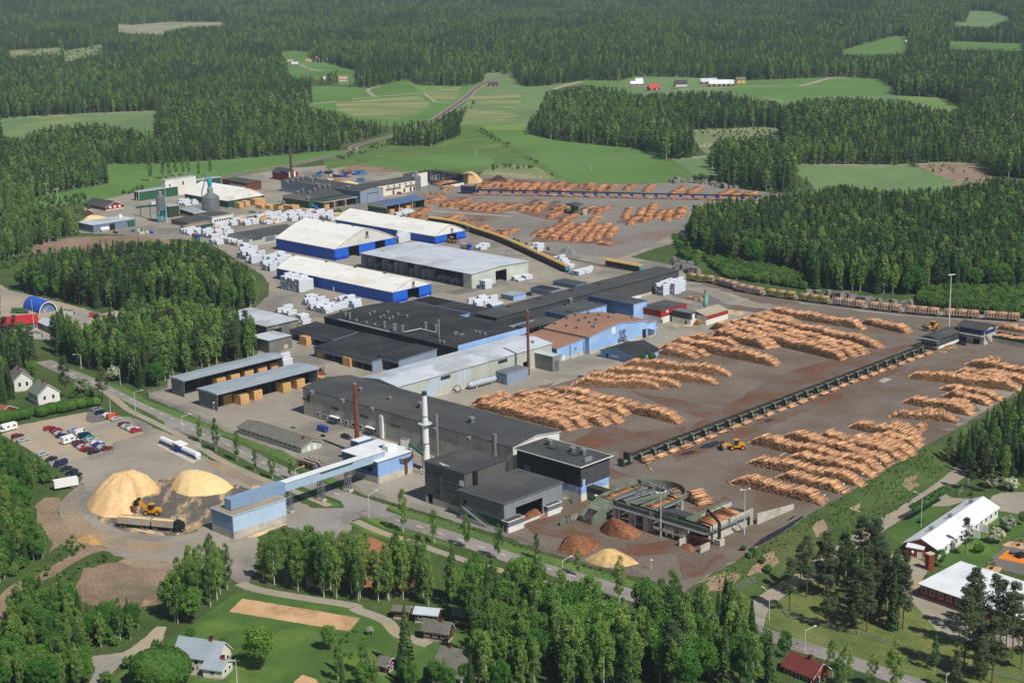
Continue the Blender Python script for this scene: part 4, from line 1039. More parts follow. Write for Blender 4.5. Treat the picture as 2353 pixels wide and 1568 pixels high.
# blue boiler house
h=hgt('R',(567,905),(557,612));print('boiler',h)
bo=Bld('R',(142,448),(550,612),(1050,468),h)
bo.start('boiler_house','blue boiler house with white roof under the conveyor gallery','boiler house')
bo.walls(m_mblue,plinth=(2.4,m_concp),mats={'x1':M('boiler_lit_blue','8fadd8','86a5d1',scale=.3),'y0':M('boiler_shade_blue','4a6a9c','446393',scale=.3)});bo.roof('flat',m_roofw,ov=.5,edge=m_wh)  # one blue wall: sunlit side painted paler, shaded side deeper
for p,q in(((330,650),(410,715)),((418,660),(496,745))):bo.pan('window','y0','R',p,q,m_dark,.06,m_mgrey)
_,u0,u1,z0,z1=bo.rect(('x1','R',(845,640),(1005,505)))
q=MB();um=(u0+u1)/2
q.poly([(bo.LA+.1,u0,z1),(bo.LA+1.8,u0,z1),(bo.LA+.6,um-.6,z0),(bo.LA+.1,um-.6,z0)],m_rust).poly([(bo.LA+.1,u1,z1),(bo.LA+1.8,u1,z1),(bo.LA+.6,um+.6,z0),(bo.LA+.1,um+.6,z0)],m_rust).poly([(bo.LA+1.8,u0,z1),(bo.LA+1.8,u1,z1),(bo.LA+.6,um+.6,z0),(bo.LA+.6,um-.6,z0)],m_rust).b2((bo.LA+.08,um-.5,z0-4),(bo.LA+.6,um+.5,z0),m_rust)
q.build('chip_hopper',bo.root,False)
bo.vent('R',640,415,2,1,'hatch');MB().b2((bo.LA*.6,bo.LB*.55,bo.h+.3),(bo.LA*.75,bo.LB*.8,bo.h+2.2),m_wh).build('roof_housing',bo.root)
bx=shed('boiler_annex','lower white-roofed annex behind the boiler house','annex','R',(187,328),(300,357),(545,315),(200,400),m_mblue,m_roofw,h=7)
bx2=shed('oil_container','small blue container beside the boiler house wall','container','R',(80,445),(150,470),(200,425),(150,560),m_mblue,m_dgrey,h=3.0)
# long low office barrack
lb=shed('barrack','long low pale grey barrack with weathered tiled gable roof','barrack','10',(1600,1352),(2012,1490),(2137,1447),(2015,1530),m_greyw,m_rooftile,'gx',1.6,ov=.6)
for i in range(12):lb.panel('window','y0',3+i*(lb.LA-5)/12,4.4+i*(lb.LA-5)/12,1.2,2.2,m_glass,frame=m_wh)
for y in(.3,.6):lb.panel('door','x1',lb.LB*y,lb.LB*y+1,.1,2.2,m_wh)
MB().box((lb.LA*.9,lb.LB*.45,lb.h+1.8),(1,1,1.6),m_brick).build('chimney',lb.root)
# two drying sheds, narrow with forward tilted ends
def drying(label,W1,S1_,N1,E1,hh,base):
 b=Bld('10',W1,S1_,E1,hh,ang=ANG_A)
 b.start('drying_shed',label,'shed','narrow open drying sheds')
 A,B=b.LA,b.LB
 MB().prism([(-.4,hh+.1),(A+.4,hh+.1),(A+.4,hh+.45),(A*.55,hh+.9),(-.4,hh+.45)],-.4,B+.4,m_roofs).build('roof',b.root)
 for y in(0.2,B-.2):
  MB().prism([(A*.06,0),(A*.94,0),(A,hh+.1),(0,hh+.1)],y-.15,y+.15,m_mgrey).build('end_wall',b.root)
 n=int(B/9)
 for i in range(1,n):
  q=MB();y=B*i/n
  q.beam((A*.5,y,0),(A*.5,y,hh),.3,.3,m_mgrey);q.beam((A*.5,y,hh*.55),(A-.3,y,hh),.2,.2,m_mgrey);q.beam((A*.5,y,hh*.55),(.3,y,hh),.2,.2,m_mgrey)
  q.build('frame',b.root)
 MB().prism([(A*.49,0),(A*.51,0),(A*.51,hh),(A*.49,hh)],.4,B-.4,m_dark).build('partition',b.root)
 return b
h=hgt('10',(1228,1158),(1226,1052));print('drying',h)
d1=drying('farther drying shed with grey roof beside the wood edge',(1127,1028),(1226,1052),None,(1880,886),h,None)
d2=drying('nearer drying shed with grey roof and bare timber stacks in front',(1328,1100),(1450,1142),None,(2115,965),h,None)
print(d1.LA,d1.LB,d2.LA,d2.LB)
wh1=shed('weathered_warehouse','large low grey warehouse with pale metal roof beside the wood','warehouse','10',(1480,602),(1780,687),(2030,646),(1785,780),m_timber,m_roofg,h=7.0,ov=.5,holes=[('x1',0,0,0,0)]if 0 else())
wh1.panel('doorway','x1',1.5,wh1.LB*.45,.05,5.2,m_dark)  # near-black panel paints the shade inside an open doorway
wh2=shed('weathered_warehouse','smaller dark grey store with stained roof in front of the warehouse','warehouse','10',(1690,745),(1795,782),(1932,742),(1797,865),m_timber,m_roofg,ov=.4)
wh2.panel('window','x1',wh2.LB*.65,wh2.LB*.65+2,.6,2.4,m_dust)
# ------------------------------------------------------------------ the older mill at the far left
g1=shed('long_shed','long green shed with an open end and grey roof by the field','shed','L',(168,437),(352,430),(835,345),(358,552),m_green,m_roofs,open_=('y0',),posts=(2,m_white),ov=.4,edge=m_wh)
z=g1.uz('x1','L',710,275)[1]
g2=shed('kiln_house','white block with blue-grey roof rising above the long green shed','industrial hall','L',(540,282),(708,275),(1085,210),None,m_white,m_roofs,h=max(8,z),ov=.2)
g2.panel('door','x1',g2.LB*.55,g2.LB*.55+1.2,g2.h-5,g2.h-2.5,m_dark);g2.panel('window','x1',3,4.5,g2.h-5,g2.h-3,m_mgrey)
for f in(.45,.75):MB().tube((g2.LA*.3,g2.LB*f,g2.h),(g2.LA*.3,g2.LB*f,g2.h+3),.8,m_metal).build('roof_flue',g2.root)
g3=shed('green_hall','green hall with slate roof right of the white block','industrial hall','L',(915,287),(1095,282),(1425,225),None,m_green,m_roofs,h=hgt('L',(1425,340),(1425,225)),ov=.3,edge=m_wh)
h=hgt('L',(1545,642),(1545,548))
ah=Bld('L',(715,490),(1545,548),(1948,456),h)
ah.start('arched_hall','teal-walled hall with white arched roof behind the steel silos','warehouse')
rs=ridge_rise(ah,'L',1765,377);print('arch',ah.LA,ah.LB,h,rs)
ah.walls(m_teal,holes=[('x1','L',(1710,515),(1788,600))],plinth=(.3,m_concp));ah.roof('arc',m_memb,rs,ov=.3)
h=hgt('M',(1187,585),(1178,432))
lh=shed('storage_hall','very long blue-grey hall with dark roof behind the drying kilns','industrial hall','M',('L',1795,345),(1178,432),(1354,362),(1187,585),m_bgrey,m_roofd,'gx',1.2,ov=.4,edge=m_wh)
for x,y in((608,342),(1015,370)):lh.vent('M',x,y,2.2,1.2)
lh2=shed('storage_hall','low dark brown hall at the left end of the long hall','industrial hall','L',(1440,265),(1800,312),None,None,m_brown,m_roofd,h=6,depth=13,ov=.4)
for i in range(6):lh2.panel('window','y0',lh2.LA*.3+i*3.4,lh2.LA*.3+2.4+i*3.4,2,4,m_wh)
h=hgt('M',(1362,506),(1348,360))
ow=shed('office_building','cream office and workshop block with rows of dark windows','office building','M',(1095,345),(1348,362),(1768,236),(1362,506),m_cream,m_roofd,'mx',-.5,ov=.3,gable=m_cream,edge=m_dgrey)
L_=ow.LB
for u0,u1 in((.27,.6),(.72,.98)):ow.panel('grey_band','x1',L_*u0,L_*u1,ow.h*.42,ow.h*.66,M('band_grey','8b877c',scale=.4),.05)
for i,u in enumerate((.05,.17,.31,.44,.56,.69,.81,.93)):
 ow.panel('window','x1',L_*u,L_*u+1.7,ow.h*.74,ow.h*.86,m_glass)
 if i>1:ow.panel('window','x1',L_*u,L_*u+1.7,ow.h*.48,ow.h*.6,m_glass,.09)
for u in(.42,.66,.8,.88,.95):ow.panel('door','x1',L_*u,L_*u+1.6,.1,3,m_glass)
tw=shed('lift_shed','grey annex with a timber-filled open side at the hall corner','annex','M',(1180,437),(1275,447),(1352,412),(1275,570),m_bgrey,m_roofd,open_=('x1',),ov=.2)
h=5.5
dk=shed('drying_kiln','wide dark-roofed drying kiln with white gable and green walls','industrial hall','M',('L',2045,512),(495,530),(828,437),(497,665),m_green,m_roofd,'gy',3.0,ov=.4,gable=m_white,edge=m_wh)
for x,y in((145,465),(212,445),(280,430),(345,412),(410,400),(475,385),(565,372),(342,450),(410,432),(475,412),(540,400),(605,385),(500,485),(570,462),(635,445),(700,430),(763,415)):dk.vent('M',x,y,1.5,2.2)
dk.panel('white_wall_band','y0',0,dk.LA,dk.h-1.4,dk.h,m_white)
dk2=shed('kiln_lean_to','lean-to on the right of the kiln with timber under its roof','shed','M',(500,532),(685,572),(1012,478),(688,672),m_green,m_roofd,open_=('x1',),posts=(3,m_white),ov=.3,edge=m_wh)
br=shed('blue_roof_shed','open shed with blue roof and white fascia full of sawn timber','shed','M',(1200,590),(1530,616),(1903,505),(1535,730),m_green,m_roofrib,'gy',2.0,ov=.5,gable=m_white,edge=m_wh,open_=('x1',),posts=(3,m_white))
br.panel('white_wall_band','y0',0,br.LA,br.h-1.6,br.h,m_white)
gg=shed('grading_hall','grey gabled hall with dark roof among the white packs','industrial hall','L',(1588,985),(1832,1048),None,(1838,1158),m_greyw,m_roofd,'gy',2.2,depth=36,ov=.5)
for i in range(4):gg.panel('window','x1',2.6+i*1.8,4.0+i*1.8,3.2,4.4,m_glass)
gg.panel('big_window','x1',12,19,1.2,4,m_mgrey)
of=shed('office_building','low white office with dark flat roof beside the big silo','office building','L',(1145,715),(1335,765),(1585,712),(1345,850),m_white,m_roofd,ov=.4)
for i in range(7):of.panel('window','x1',1.5+i*(of.LB-3)/7,2.8+i*(of.LB-3)/7,1.0,2.2,m_glass)
of2=shed('workshop','low dark-roofed workshop with grey front left of the white office','workshop','L',(815,792),(1010,838),(1256,765),(1010,895),m_mgrey,m_roofd,ov=.3)
of3=shed('storage_shed','low teal storage shed with sandy roof by the white packs','shed','L',(950,878),(1025,905),(1350,850),(1028,965),m_teal,M('sandy_roof','a08a66','8e7b5c',scale=.2),ov=.2)
of4=shed('storage_shed','pale-roofed open shed with white end wall near the kiln','shed','L',(1610,765),(1660,782),(1972,722),(1660,830),m_white,m_roofs,ov=.3,open_=('x1',),posts=(3,m_white))
gs2=shed('pump_house','small dark green house with slanting roof under the slim silo','hut','L',(750,622),(893,602),None,(900,770),M('deep_green','2b3a28','32422f',scale=.4),m_roofs,h=7.5,depth=11,ang=None,edge=m_wh)
gs3=shed('pump_house','lower green and white lean-to house left of the big silo','hut','L',(905,655),(1088,712),None,(1090,745),M('deep_green','2b3a28'),m_roofs,h=4.0,depth=9,ang=None,edge=m_wh,plinth=(1.4,m_cream))
sw=shed('sawdust_shed','grey shed with sawdust on its pale roof and dark doorway','shed','00',(545,1482),(622,1507),(930,1466),(625,1556),m_bgrey,m_roofg,ov=.3)
sw.panel('doorway','x1',sw.LB*.38,sw.LB*.5,0,sw.h*.85,m_dark);sw.panel('green_door','x1',sw.LB*.8,sw.LB*.97,.1,sw.h*.85,m_green)  # doorway is a flat dark panel imitating the unlit inside
MB().box((sw.LA*.4,sw.LB*.85,sw.h+1.2),(1.6,2,2.4),m_wh).build('roof_hatch',sw.root)
rh=shed('red_house','red wooden house with dark roof and white windows at the car park','house','00',(662,1345),(704,1386),(835,1368),(705,1408),m_red,m_roofd,'gx',3.2,ov=.6,edge=m_wh,plinth=(.5,m_white))
for i in range(3):rh.panel('window','x1',rh.LB*(.2+.25*i),rh.LB*(.2+.25*i)+1.6,1.2,2.8,m_wh)
rm=shed('red_mill','tall red boarded building with dark roof beside the slender stack','workshop','M',('L',2092,165),(205,187),(316,160),(200,285),m_red,m_roofd,'gx',3.0,ov=.5,edge=m_wh)
for i in range(2):rm.panel('window','x1',rm.LB*(.15+.45*i),rm.LB*(.15+.45*i)+1.4,2,7,m_wh)
wb2=shed('debarker_house','white tall building with dark roof behind the grey silo','industrial hall','M',(1742,188),(1880,205),(2010,165),(1880,400),m_white,m_roofd,'mx',1.0,ov=.3,h=hgt('M',(2005,335),(2005,170)))
# ------------------------------------------------------------------ houses and farm buildings
def house(label,k,Wp,Sp,Ep,h,wall,roofm,rise,zb=0.0,roof='gx',name='house',cat='house',chim=None,ang=None,edge=None,win=4,gable=None,depth=None,ov=.5):
 b=Bld(k,Wp,Sp,Ep,h,ang=ang,zb=zb,depth=depth)
 b.start(name,label,cat);b.walls(wall,plinth=(.5,m_concp));b.roof(roof,roofm,rise,ov=ov,gable=gable or wall,edge=edge or m_wh)
 for i in range(win):
  u=b.LA*(i+.5)/win
  b.panel('window','y0',u-.6,u+.6,h*.45,h*.8,m_glass,.06,m_wh)
 if b.LB>4:
  for i in range(2):b.panel('window','x1',b.LB*(.3+.4*i)-.5,b.LB*(.3+.4*i)+.5,h*.45,h*.8,m_glass,.06,m_wh)
 if chim:
  x,y=b.LA*chim[0],b.LB*chim[1]
  MB().b2((x-.4,y-.4,h),(x+.4,y+.4,h+rise+1.0),m_brick).b2((x-.5,y-.5,h+rise+1.0),(x+.5,y+.5,h+rise+1.15),m_black).build('chimney',b.root)
 print(label[:34],round(b.LA,1),round(b.LB,1));return b
hc=house('cream house with pale metal roof and brick chimney in the garden','20',(1163,1372),(1453,1414),(1533,1337),3.6,m_cream,m_roofs,3.4,chim=(.72,.5),win=5)
an=house('small cream annex with metal roof and patio in front of the house','20',(1352,1466),(1480,1482),(1540,1415),2.6,m_cream,m_roofs,1.2,name='annex',cat='annex',chim=(.75,.6),win=1)
patio=P('20',1300,1470)
pt=thing('patio_set','dark garden table and chairs on the paved patio','garden furniture',patio,.4)
MB().box((0,0,.72),(1.9,1.0,.06),m_black).build('table_top',pt)
for x in(-.8,.8):
 for y in(-.4,.4):MB().tube((x,y,0),(x,y,.7),.04,m_black).build('leg',pt)
for x,y,s_ in((-.6,-1,1),(.6,-1,1),(-.6,1,-1),(.6,1,-1),(-2.6,-.6,1)):
 MB().box((x,y,.42),(.5,.5,.07),m_black).box((x,y-.25*s_,.75),(.5,.06,.6),m_black).box((x-.2,y,.2),(.05,.4,.4),m_black).box((x+.2,y,.2),(.05,.4,.4),m_black).build('chair',pt)
drape('patio',DL('20',(1240,1440),(1350,1470),(1370,1525),(1250,1510)),m_path,0.05)
house('white house with dark roof behind the trees','10',(60,1000),(92,1046),(212,1028),5.0,m_white,m_rooftile,3.2,chim=(.5,.5))
house('white house with grey-green roof above the clipped hedge','10',(188,1108),(252,1142),(396,1114),4.4,m_white,M('green_tile','74806f','687464',scale=.5,line=('Y',.5,.3,.06)),3.6,chim=(.55,.5))
house('small red-brown outbuilding with tiled roof by the car park hedge','d',(-110,190),(5,215),(268,130),2.4,m_red,M('red_tile','8d5a4a','7d4e40',scale=.5,line=('Y',.5,.3,.06)),2.0,name='outbuilding',cat='outbuilding',win=1)
house('brown summer cottage with white doors and brick chimney','21',(578,1206),(742,1232),(792,1196),3.0,m_brown,m_rooftile,2.2,chim=(.65,.5),win=3)
house('tin-roofed brown shed behind the cottage','21',(525,1098),(672,1112),(722,1078),2.8,m_brown,m_roofg,1.0,name='garden_shed',cat='shed',win=2)
house('old shed with mossy tin roof at the lane bend','21',(382,1078),(480,1086),(520,1062),2.6,m_brown,m_rooftile,.8,name='garden_shed',cat='shed',win=0)
house('dark little shed among the birches','21',(780,1100),(858,1112),(885,1096),2.6,m_brown,m_rooftile,1.2,name='garden_shed',cat='shed',win=0)
house('large house with weathered brown roof at the bottom edge','21',(640,1490),(838,1530),(938,1402),4.0,m_cream,m_rooftile,4.6,roof='gx',chim=(.3,.5))
house('tiny brown-roofed shed in the dark corner of the garden','21',(268,1440),(330,1455),(378,1400),2.4,m_brown,m_rooftile,1.2,name='garden_shed',cat='shed',win=0)
house('red wooden house with maroon roof and roof ladder beside the road','22',(742,1448),(942,1528),(1012,1454),3.4,m_brick,m_roofred,2.6,zb=-4,chim=(.62,.5))
sc1=house('long brick school wing with white metal roof','U',(1200,1143),(2005,577),(1592,482),3.6,m_white,m_roofw,2.4,zb=-4,name='school_building',cat='school',win=12,gable=m_brick)
sc1.panel('brick_wall','x0',0,sc1.LB,0,sc1.h,m_brick,.1)
for f in(.2,.5,.85):MB().box((sc1.LA*f,sc1.LB*.58,sc1.h+2.6),(1.4,1.4,1.4),m_metal).build('roof_vent',sc1.root)
ent=Bld('U',(785,1100),(1000,1140),(1045,1105),3.2,ang=None,zb=-4)
ent.start('school_porch','brick entrance porch with white door and round lamp','porch');ent.walls(m_brick,plinth=(.5,m_concp));ent.roof('my',m_roofw,.8,ov=.3,edge=m_wh)
ent.panel('door','y0',ent.LA*.66,ent.LA*.66+1.5,.1,2.5,m_wh);MB().lathe([(0,1.6),(.35,1.75),(.45,2.1),(.35,2.4),(0,2.5)],m_wh,10,(ent.LA*.4,-.5)).build('lamp',ent.root)
for f in(.55,.68):
 o_=MB().b2((sc1.LA*f,-2.6,0),(sc1.LA*f+.3,-.1,2.6),m_wh).build('screen_wall',sc1.root)
sc2=house('white-roofed brick school wing beside the tall chimney','22',(1658,906),(2480,1185),None,4.0,m_brick,m_roofw,.9,zb=-4,roof='my',name='school_building',cat='school',win=14,ov=.6,depth=20)
bc=P('U',1085,1400);bc.z=-4
t=thing('brick_chimney','square red brick chimney standing between the school wings','chimney',bc,.5)
hh_=hgt('U',(1085,1400),(1085,1195));MB().box((0,0,hh_/2),(2.1,1.6,hh_),m_brick).build('shaft',t);MB().box((0,0,hh_+.15),(2.4,1.9,.3),m_concp).build('cap',t)
q=MB()
for i in range(int(hh_/.5)):q.box((-.4,-.88,.4+i*.5),(.5,.06,.06),m_black)
q.build('ladder',t)
house('long low building with bright red roof at the left edge','10',(-100,692),(258,656),(215,607),3.2,m_timber,M('bright_red_roof','b3262c','a32026',scale=.3,line=('X',.8,.2,.06)),2.2,name='storage_shed',cat='shed',win=0)
house('grey shed with white tin roof next to the red roof','10',(256,652),(345,690),(480,700),3.4,m_timber,m_roofg,1.5,name='storage_shed',cat='shed',win=0)
house('narrow grey shed with pale roof at the wood edge','10',(672,642),(700,650),(858,606),3.0,m_timber,m_roofg,1.4,name='storage_shed',cat='shed',win=0)
# blue round shelter
p0,p1,p2=P('10',258,598),P('10',388,582),P('10',150,558)
r_=(p1-p0).length/2;ax_=(p2-p0).normalized();Lq=(p2-p0).length
qs=thing('round_shelter','blue half-round shelter hall with open arched end','shelter',(p0+p1)/2,math.atan2(ax_.y,ax_.x)-math.pi/2)
hq=hgt('10',(320,590),(300,519));q=MB();nn=14
arc=[(r_*math.cos(math.pi*i/nn),hq*math.sin(math.pi*i/nn))for i in range(nn+1)]
for a,b_ in zip(arc,arc[1:]):
 q.poly([(a[0],0,a[1]),(b_[0],0,b_[1]),(b_[0],Lq,b_[1]),(a[0],Lq,a[1])],M('shelter_blue','2b5fc0','2556b0',scale=.4,line=('Y',1.5,.3,.06)))
q.build('arched_cover',qs)
MB().prism([(x*.97,z*.97)for x,z in arc],1.0,1.2,m_mblue).build('end_wall',qs)
MB().prism(arc+[(x*.93,z*.93)for x,z in reversed(arc)],-.1,.15,m_wh).build('front_rim',qs)
def far_house(label,k,xl,yb,xr,yt,wall,roofm,dark=0.45,rot=.25,depth=.6,name='farmhouse',cat='house',share=.45,roof='gx'):
 a,b_=P(k,xl,yb),P(k,xr,yb)
 L=(b_-a).length*.92;hh=hgt(k,((xl+xr)/2,yb),((xl+xr)/2,yt),None)
 hh=max(hh,3.5);b=object.__new__(Bld)
 b.h=hh*share+.5;b.LA=L;b.LB=L*depth;b.ang=math.atan2(b_.y-a.y,b_.x-a.x)+rot;b.zb=a.z
 b.ax=Vector((math.cos(b.ang),math.sin(b.ang),0));b.bx=Vector((-b.ax.y,b.ax.x,0));b.o=a.copy();b.o.z=min(a.z,b_.z)-.3
 b.start(name,label,cat,None);b.walls(wall);b.roof(roof,roofm,hh*(1-share),ov=.5,gable=wall,edge=m_wh)
 n=max(2,int(L/5))
 for i in range(n):b.panel('window','y0',L*(i+.5)/n-.7,L*(i+.5)/n+.7,b.h*.35,b.h*.75,m_wh,.08)
 return b
m_pink=M('pink_tile_roof','b08c80','a07e74',scale=.3)
far_house('long yellowish farm building with pinkish roof on the far hill','00',2075,415,2192,380,m_cream,m_pink,rot=.1,depth=.25)
far_house('little grey wing beside the long farm building','00',2040,417,2072,396,m_cream,m_pink,rot=.1)
far_house('upper red barn left of the hill farm','00',1922,425,1956,400,m_red,m_pink,name='barn',cat='barn')
far_house('lower red barn with pale roof by the hill road','00',1948,439,1990,417,m_red,m_roofg,name='barn',cat='barn')
far_house('white far cottage among the hill trees','00',2232,403,2254,388,m_white,m_pink)
far_house('white-walled cottage with pale roof at the field corner','00',2162,536,2216,515,m_white,m_roofg)
far_house('red farmhouse with pale red roof between two spruces','01',20,545,76,514,m_white,m_pink)
far_house('white cottage half hidden by trees beyond the striped field','01',142,540,178,515,m_white,m_roofg)
far_house('long low brown house in the trees left of the railway','01',672,532,742,506,m_cream,m_rooftile,depth=.3)
far_house('small pale cottage beside the long low brown house','01',762,542,784,520,m_white,m_roofg)
far_house('red house with white corners beside the railway crossing','01',1018,580,1084,553,m_red,m_roofd)
far_house('white-roofed long barn at the left of the farmstead','01',1968,573,2056,546,m_red,m_roofw,name='barn',cat='barn',depth=.35)
far_house('dark barn with pale roof behind the long barn','01',2002,556,2052,527,m_brown,m_roofw,name='barn',cat='barn')
far_house('red-roofed shed with white end in the farmstead','01',2094,608,2170,568,m_red,M('red_tin','c04438','ae3a30',scale=.3),name='barn',cat='barn',rot=.5)
far_house('dark-roofed cottage behind the red-roofed shed','01',2264,580,2340,540,m_brown,m_roofd)
far_house('dark farmhouse with grey roof left of the machine barn','02',24,580,110,540,m_white,m_roofd)
far_house('red barn with pale tin roof behind the machine barn','02',195,562,310,528,m_red,m_roofg,name='barn',cat='barn',depth=.3)
far_house('wide machine barn with bright white roof','02',250,580,424,540,m_brown,m_roofw,name='barn',cat='barn',depth=.45,rot=.1)
far_house('yellow two-storey farmhouse with brown roof','02',432,560,498,520,M('yellow_boarding','dba541','cf9a3a',scale=.4),m_rooftile,share=.65)
far_house('pale cottage in the trees at the right wood edge','02',312,1078,398,1055,m_white,m_roofg)
far_house('red cottage glimpsed between pines at the field corner','02',606,1072,645,1046,m_brick,m_rooftile)
far_house('tiny yellow farmhouse at the far right bend of the road','02',1560,284,1578,268,MATS['yellow_boarding'],m_roofg)
far_house('grey field barn under the trees at the meadow edge','01',2218,1040,2262,1018,m_timber,m_roofg,name='barn',cat='barn')
# ------------------------------------------------------------------ chimneys, silos, masts
def chimney(label,kb,base,kt,top,r0,r1,mat,name='steel_chimney',zb=0.0):
 b=P(kb,*base);ty=toD(kt,*top)[1];lo,hi=0,100
 for _ in range(40):
  m=(lo+hi)/2
  if proj((b.x,b.y,m))[0][1]>ty:lo=m
  else:hi=m
 t=thing(name,label,'chimney',b)
 MB().tube((0,0,0),(0,0,lo),r0,mat,r1,16).build('shaft',t)
 MB().tube((0,0,lo),(0,0,lo+.5),r1*.85,m_metal,n=14).build('tip',t)
 MB().box((0,0,.35),(r0*3.2,r0*3.2,.7),m_concp).build('base',t)
 print(label[:30],round(lo,1));return t,lo
t,hh=chimney('tall spiral rusty chimney beside the pale grey hall','11',(1286,1022),'11',(1278,583),.62,.5,m_rust)
q=MB()
for i in range(60):
 a=i*.5;z=hh*(.45+.53*i/60);q.beam((.6*math.cos(a),.6*math.sin(a),z),(.6*math.cos(a+.5),.6*math.sin(a+.5),z+hh*.53/60),.18,.12,m_rust)
q.build('spiral_fin',t)
t,hh=chimney('rusty chimney rising through the boiler house annex','R',(292,500),'11',(125,1068),.95,.72,m_rust)
t,hh=chimney('white steel chimney with round railed platform','R',(1212,720),'11',(588,1128),1.35,.85,m_wh)
MB().tube((0,0,hh-.7),(0,0,hh+.6),.93,M('dark_green_band','1f4a38',scale=.5),.9,16).build('green_top',t)
bpx=P('R',1212,720);lo,hi=0,90
for _ in range(40):
 m=(lo+hi)/2
 if proj((bpx.x,bpx.y,m))[0][1]>toD('11',600,1330)[1]:lo=m
 else:hi=m
pz=lo;q=MB();q.lathe([(1.0,pz),(2.5,pz),(2.5,pz+.15),(1.0,pz+.15)],m_wh,18)
q.build('platform',t);q=MB()
for zz in(.6,1.2):
 for i in range(18):a,b_=2*math.pi*i/18,2*math.pi*(i+1)/18;q.tube((2.45*math.cos(a),2.45*math.sin(a),pz+zz),(2.45*math.cos(b_),2.45*math.sin(b_),pz+zz),.05,m_green,n=4)
for i in range(18):a=2*math.pi*i/18;q.tube((2.45*math.cos(a),2.45*math.sin(a),pz),(2.45*math.cos(a),2.45*math.sin(a),pz+1.2),.05,m_green,n=4)
q.build('railing',t)
for f in(.35,.7):MB().tube((0,0,hh*f),(0,0,hh*f+.3),1.35-.5*f+.1,m_mgrey,n=16).build('flange',t)
chimney('dark slender stack behind the long storage hall','M',(265,295),'00',(1935,1008),1.0,.8,M('dark_stack','4c4644','3f3a39',scale=.5),name='stack')
def silo(label,k,base,wl,wr,yb,yt,legs,mat=m_metal):
 b=P(k,*base);R=(b-Vector((0,0,CAM_H))).length;s_=KEYS[k][2]*W0/3200*R/FOC
 r=(wr-wl)/2*s_;z0=hgt(k,base,(base[0],yb));z1=hgt(k,base,(base[0],yt))
 t=thing('silo',label,'silo',b)
 MB().lathe([(0,z0),(r*.98,z0),(r,z0+.1),(r,z1),(r*.2,z1+r*.55),(0,z1+r*.55)],M('silo_steel','9aa0a3','848b90',scale=.6,rough=.38,metal=.6,line=('Z',1.1,.3,.08)),24).build('drum',t)
 MB().lathe([(r*.35,z1+r*.4),(r*.35,z1+r*1.0),(0,z1+r*1.3)],m_metal,14).build('top_cap',t)
 if legs:
  for i in range(6):a=i*math.pi/3;MB().tube((r*.9*math.cos(a),r*.9*math.sin(a),0),(r*.9*math.cos(a),r*.9*math.sin(a),z0+.2),.25,M('turquoise','3a9aa5','348d98',scale=.5)).build('leg',t)
  q=MB()
  for i in range(6):
   a,c=i*math.pi/3,(i+1)*math.pi/3;q.tube((r*.9*math.cos(a),r*.9*math.sin(a),0.3),(r*.9*math.cos(c),r*.9*math.sin(c),z0),.12,MATS['turquoise'])
  q.build('bracing',t)
 print(label[:24],round(r,1),round(z0,1),round(z1,1));return t,b,r,z0,z1
silo('slim steel silo on turquoise legs','L',(668,830),600,722,670,490,True)
t,sb,sr,z0,z1=silo('fat steel silo with turquoise cyclone on top','L',(1330,735),1215,1440,720,490,False)
m_turq=MATS['turquoise']
MB().lathe([(0,z1+sr*.6),(.5,z1+sr*.6),(1.5,z1+sr*.6+5),(1.7,z1+sr*.6+7),(1.2,z1+sr*.6+9),(0,z1+sr*.6+9.3)],m_turq,14).build('cyclone',t)
q=MB();pts=[(0,0,z1+sr*.6+9.2),(-.3,0,z1+sr*.6+11.5),(-1.5,0,z1+sr*.6+11.8),(-5.5,-.5,z1+3),(-5.9,-.5,z0+1)]
for a,b_ in zip(pts,pts[1:]):q.tube(a,b_,.4,m_metal)
q.build('blow_pipe',t)
silo('pale grey silo with cone roof beside the debarker house','M',(1930,400),1872,1992,396,222,False)
a_,b_=P('L',335,740),P('L',668,830)
t=thing('chute_conveyor','turquoise sloping conveyor from the sawdust shed to the slim silo','conveyor',a_)
d_=b_-a_;q=MB().beam((0,0,5.5),(d_.x,d_.y,11.5),1.2,1.2,m_turq);q.build('trough',t)
for f in(.15,.55):MB().tube((d_.x*f,d_.y*f,0),(d_.x*f,d_.y*f,5.5+6*f-.5),.25,m_turq).build('leg',t)
def heap(name,label,k,pts,h,mat,cat='heap',n=44,rough_=.35,seed=1,peak=None,sharp=1.0):
 """a loose heap filling the outline with a peak of height h"""
 g=np.array([np.array(P(k,*p)[:2])for p in pts]);c=g.mean(0)if peak is None else np.array(P(k,*peak,z=h)[:2])
 lr=np.random.default_rng(seed)
 z0_=float(height(c[0],c[1]))
 V=[];F=[];m=len(g)*6;rings=14
 per=[]
 for i in range(len(g)):
  for t_ in range(6):per.append(g[i]+(g[(i+1)%len(g)]-g[i])*t_/6)
 per=np.array(per);ph_=lr.uniform(0,6.28,12)
 for r in range(rings+1):
  f=r/rings
  for i in range(m):
   p=c+(per[i]-c)*f
   base=max(0.0,1-(f*f+.012)**(.56*sharp))*h
   an=2*math.pi*i/m
   nz=(math.sin(an*3+ph_[0]+f*5)*.5+math.sin(an*7+ph_[1]-f*9)*.3+lr.normal()*.35)*rough_*min(1,(1-f)*3)*min(1,f*2.5)*h*.16
   V.append((p[0]-c[0],p[1]-c[1],max(0.01,base+nz)))
  if r:
   for i in range(m):
    a=(r-1)*m+i;b=(r-1)*m+(i+1)%m;F.append((a,b,r*m+(i+1)%m,r*m+i))
 o=link(bpy.data.objects.new(name,quads_mesh(name,V,F,[mat],smooth=rough_<.3)))
 o.location=(c[0],c[1],z0_)
 return tag(o,label,cat)
m_chip=M('wood_chips','e0bd8a','d2aa78',scale=.35,rough=.95,fine=(2.2,.4),bump=.6,c3='e3bd8c',s3=.12)
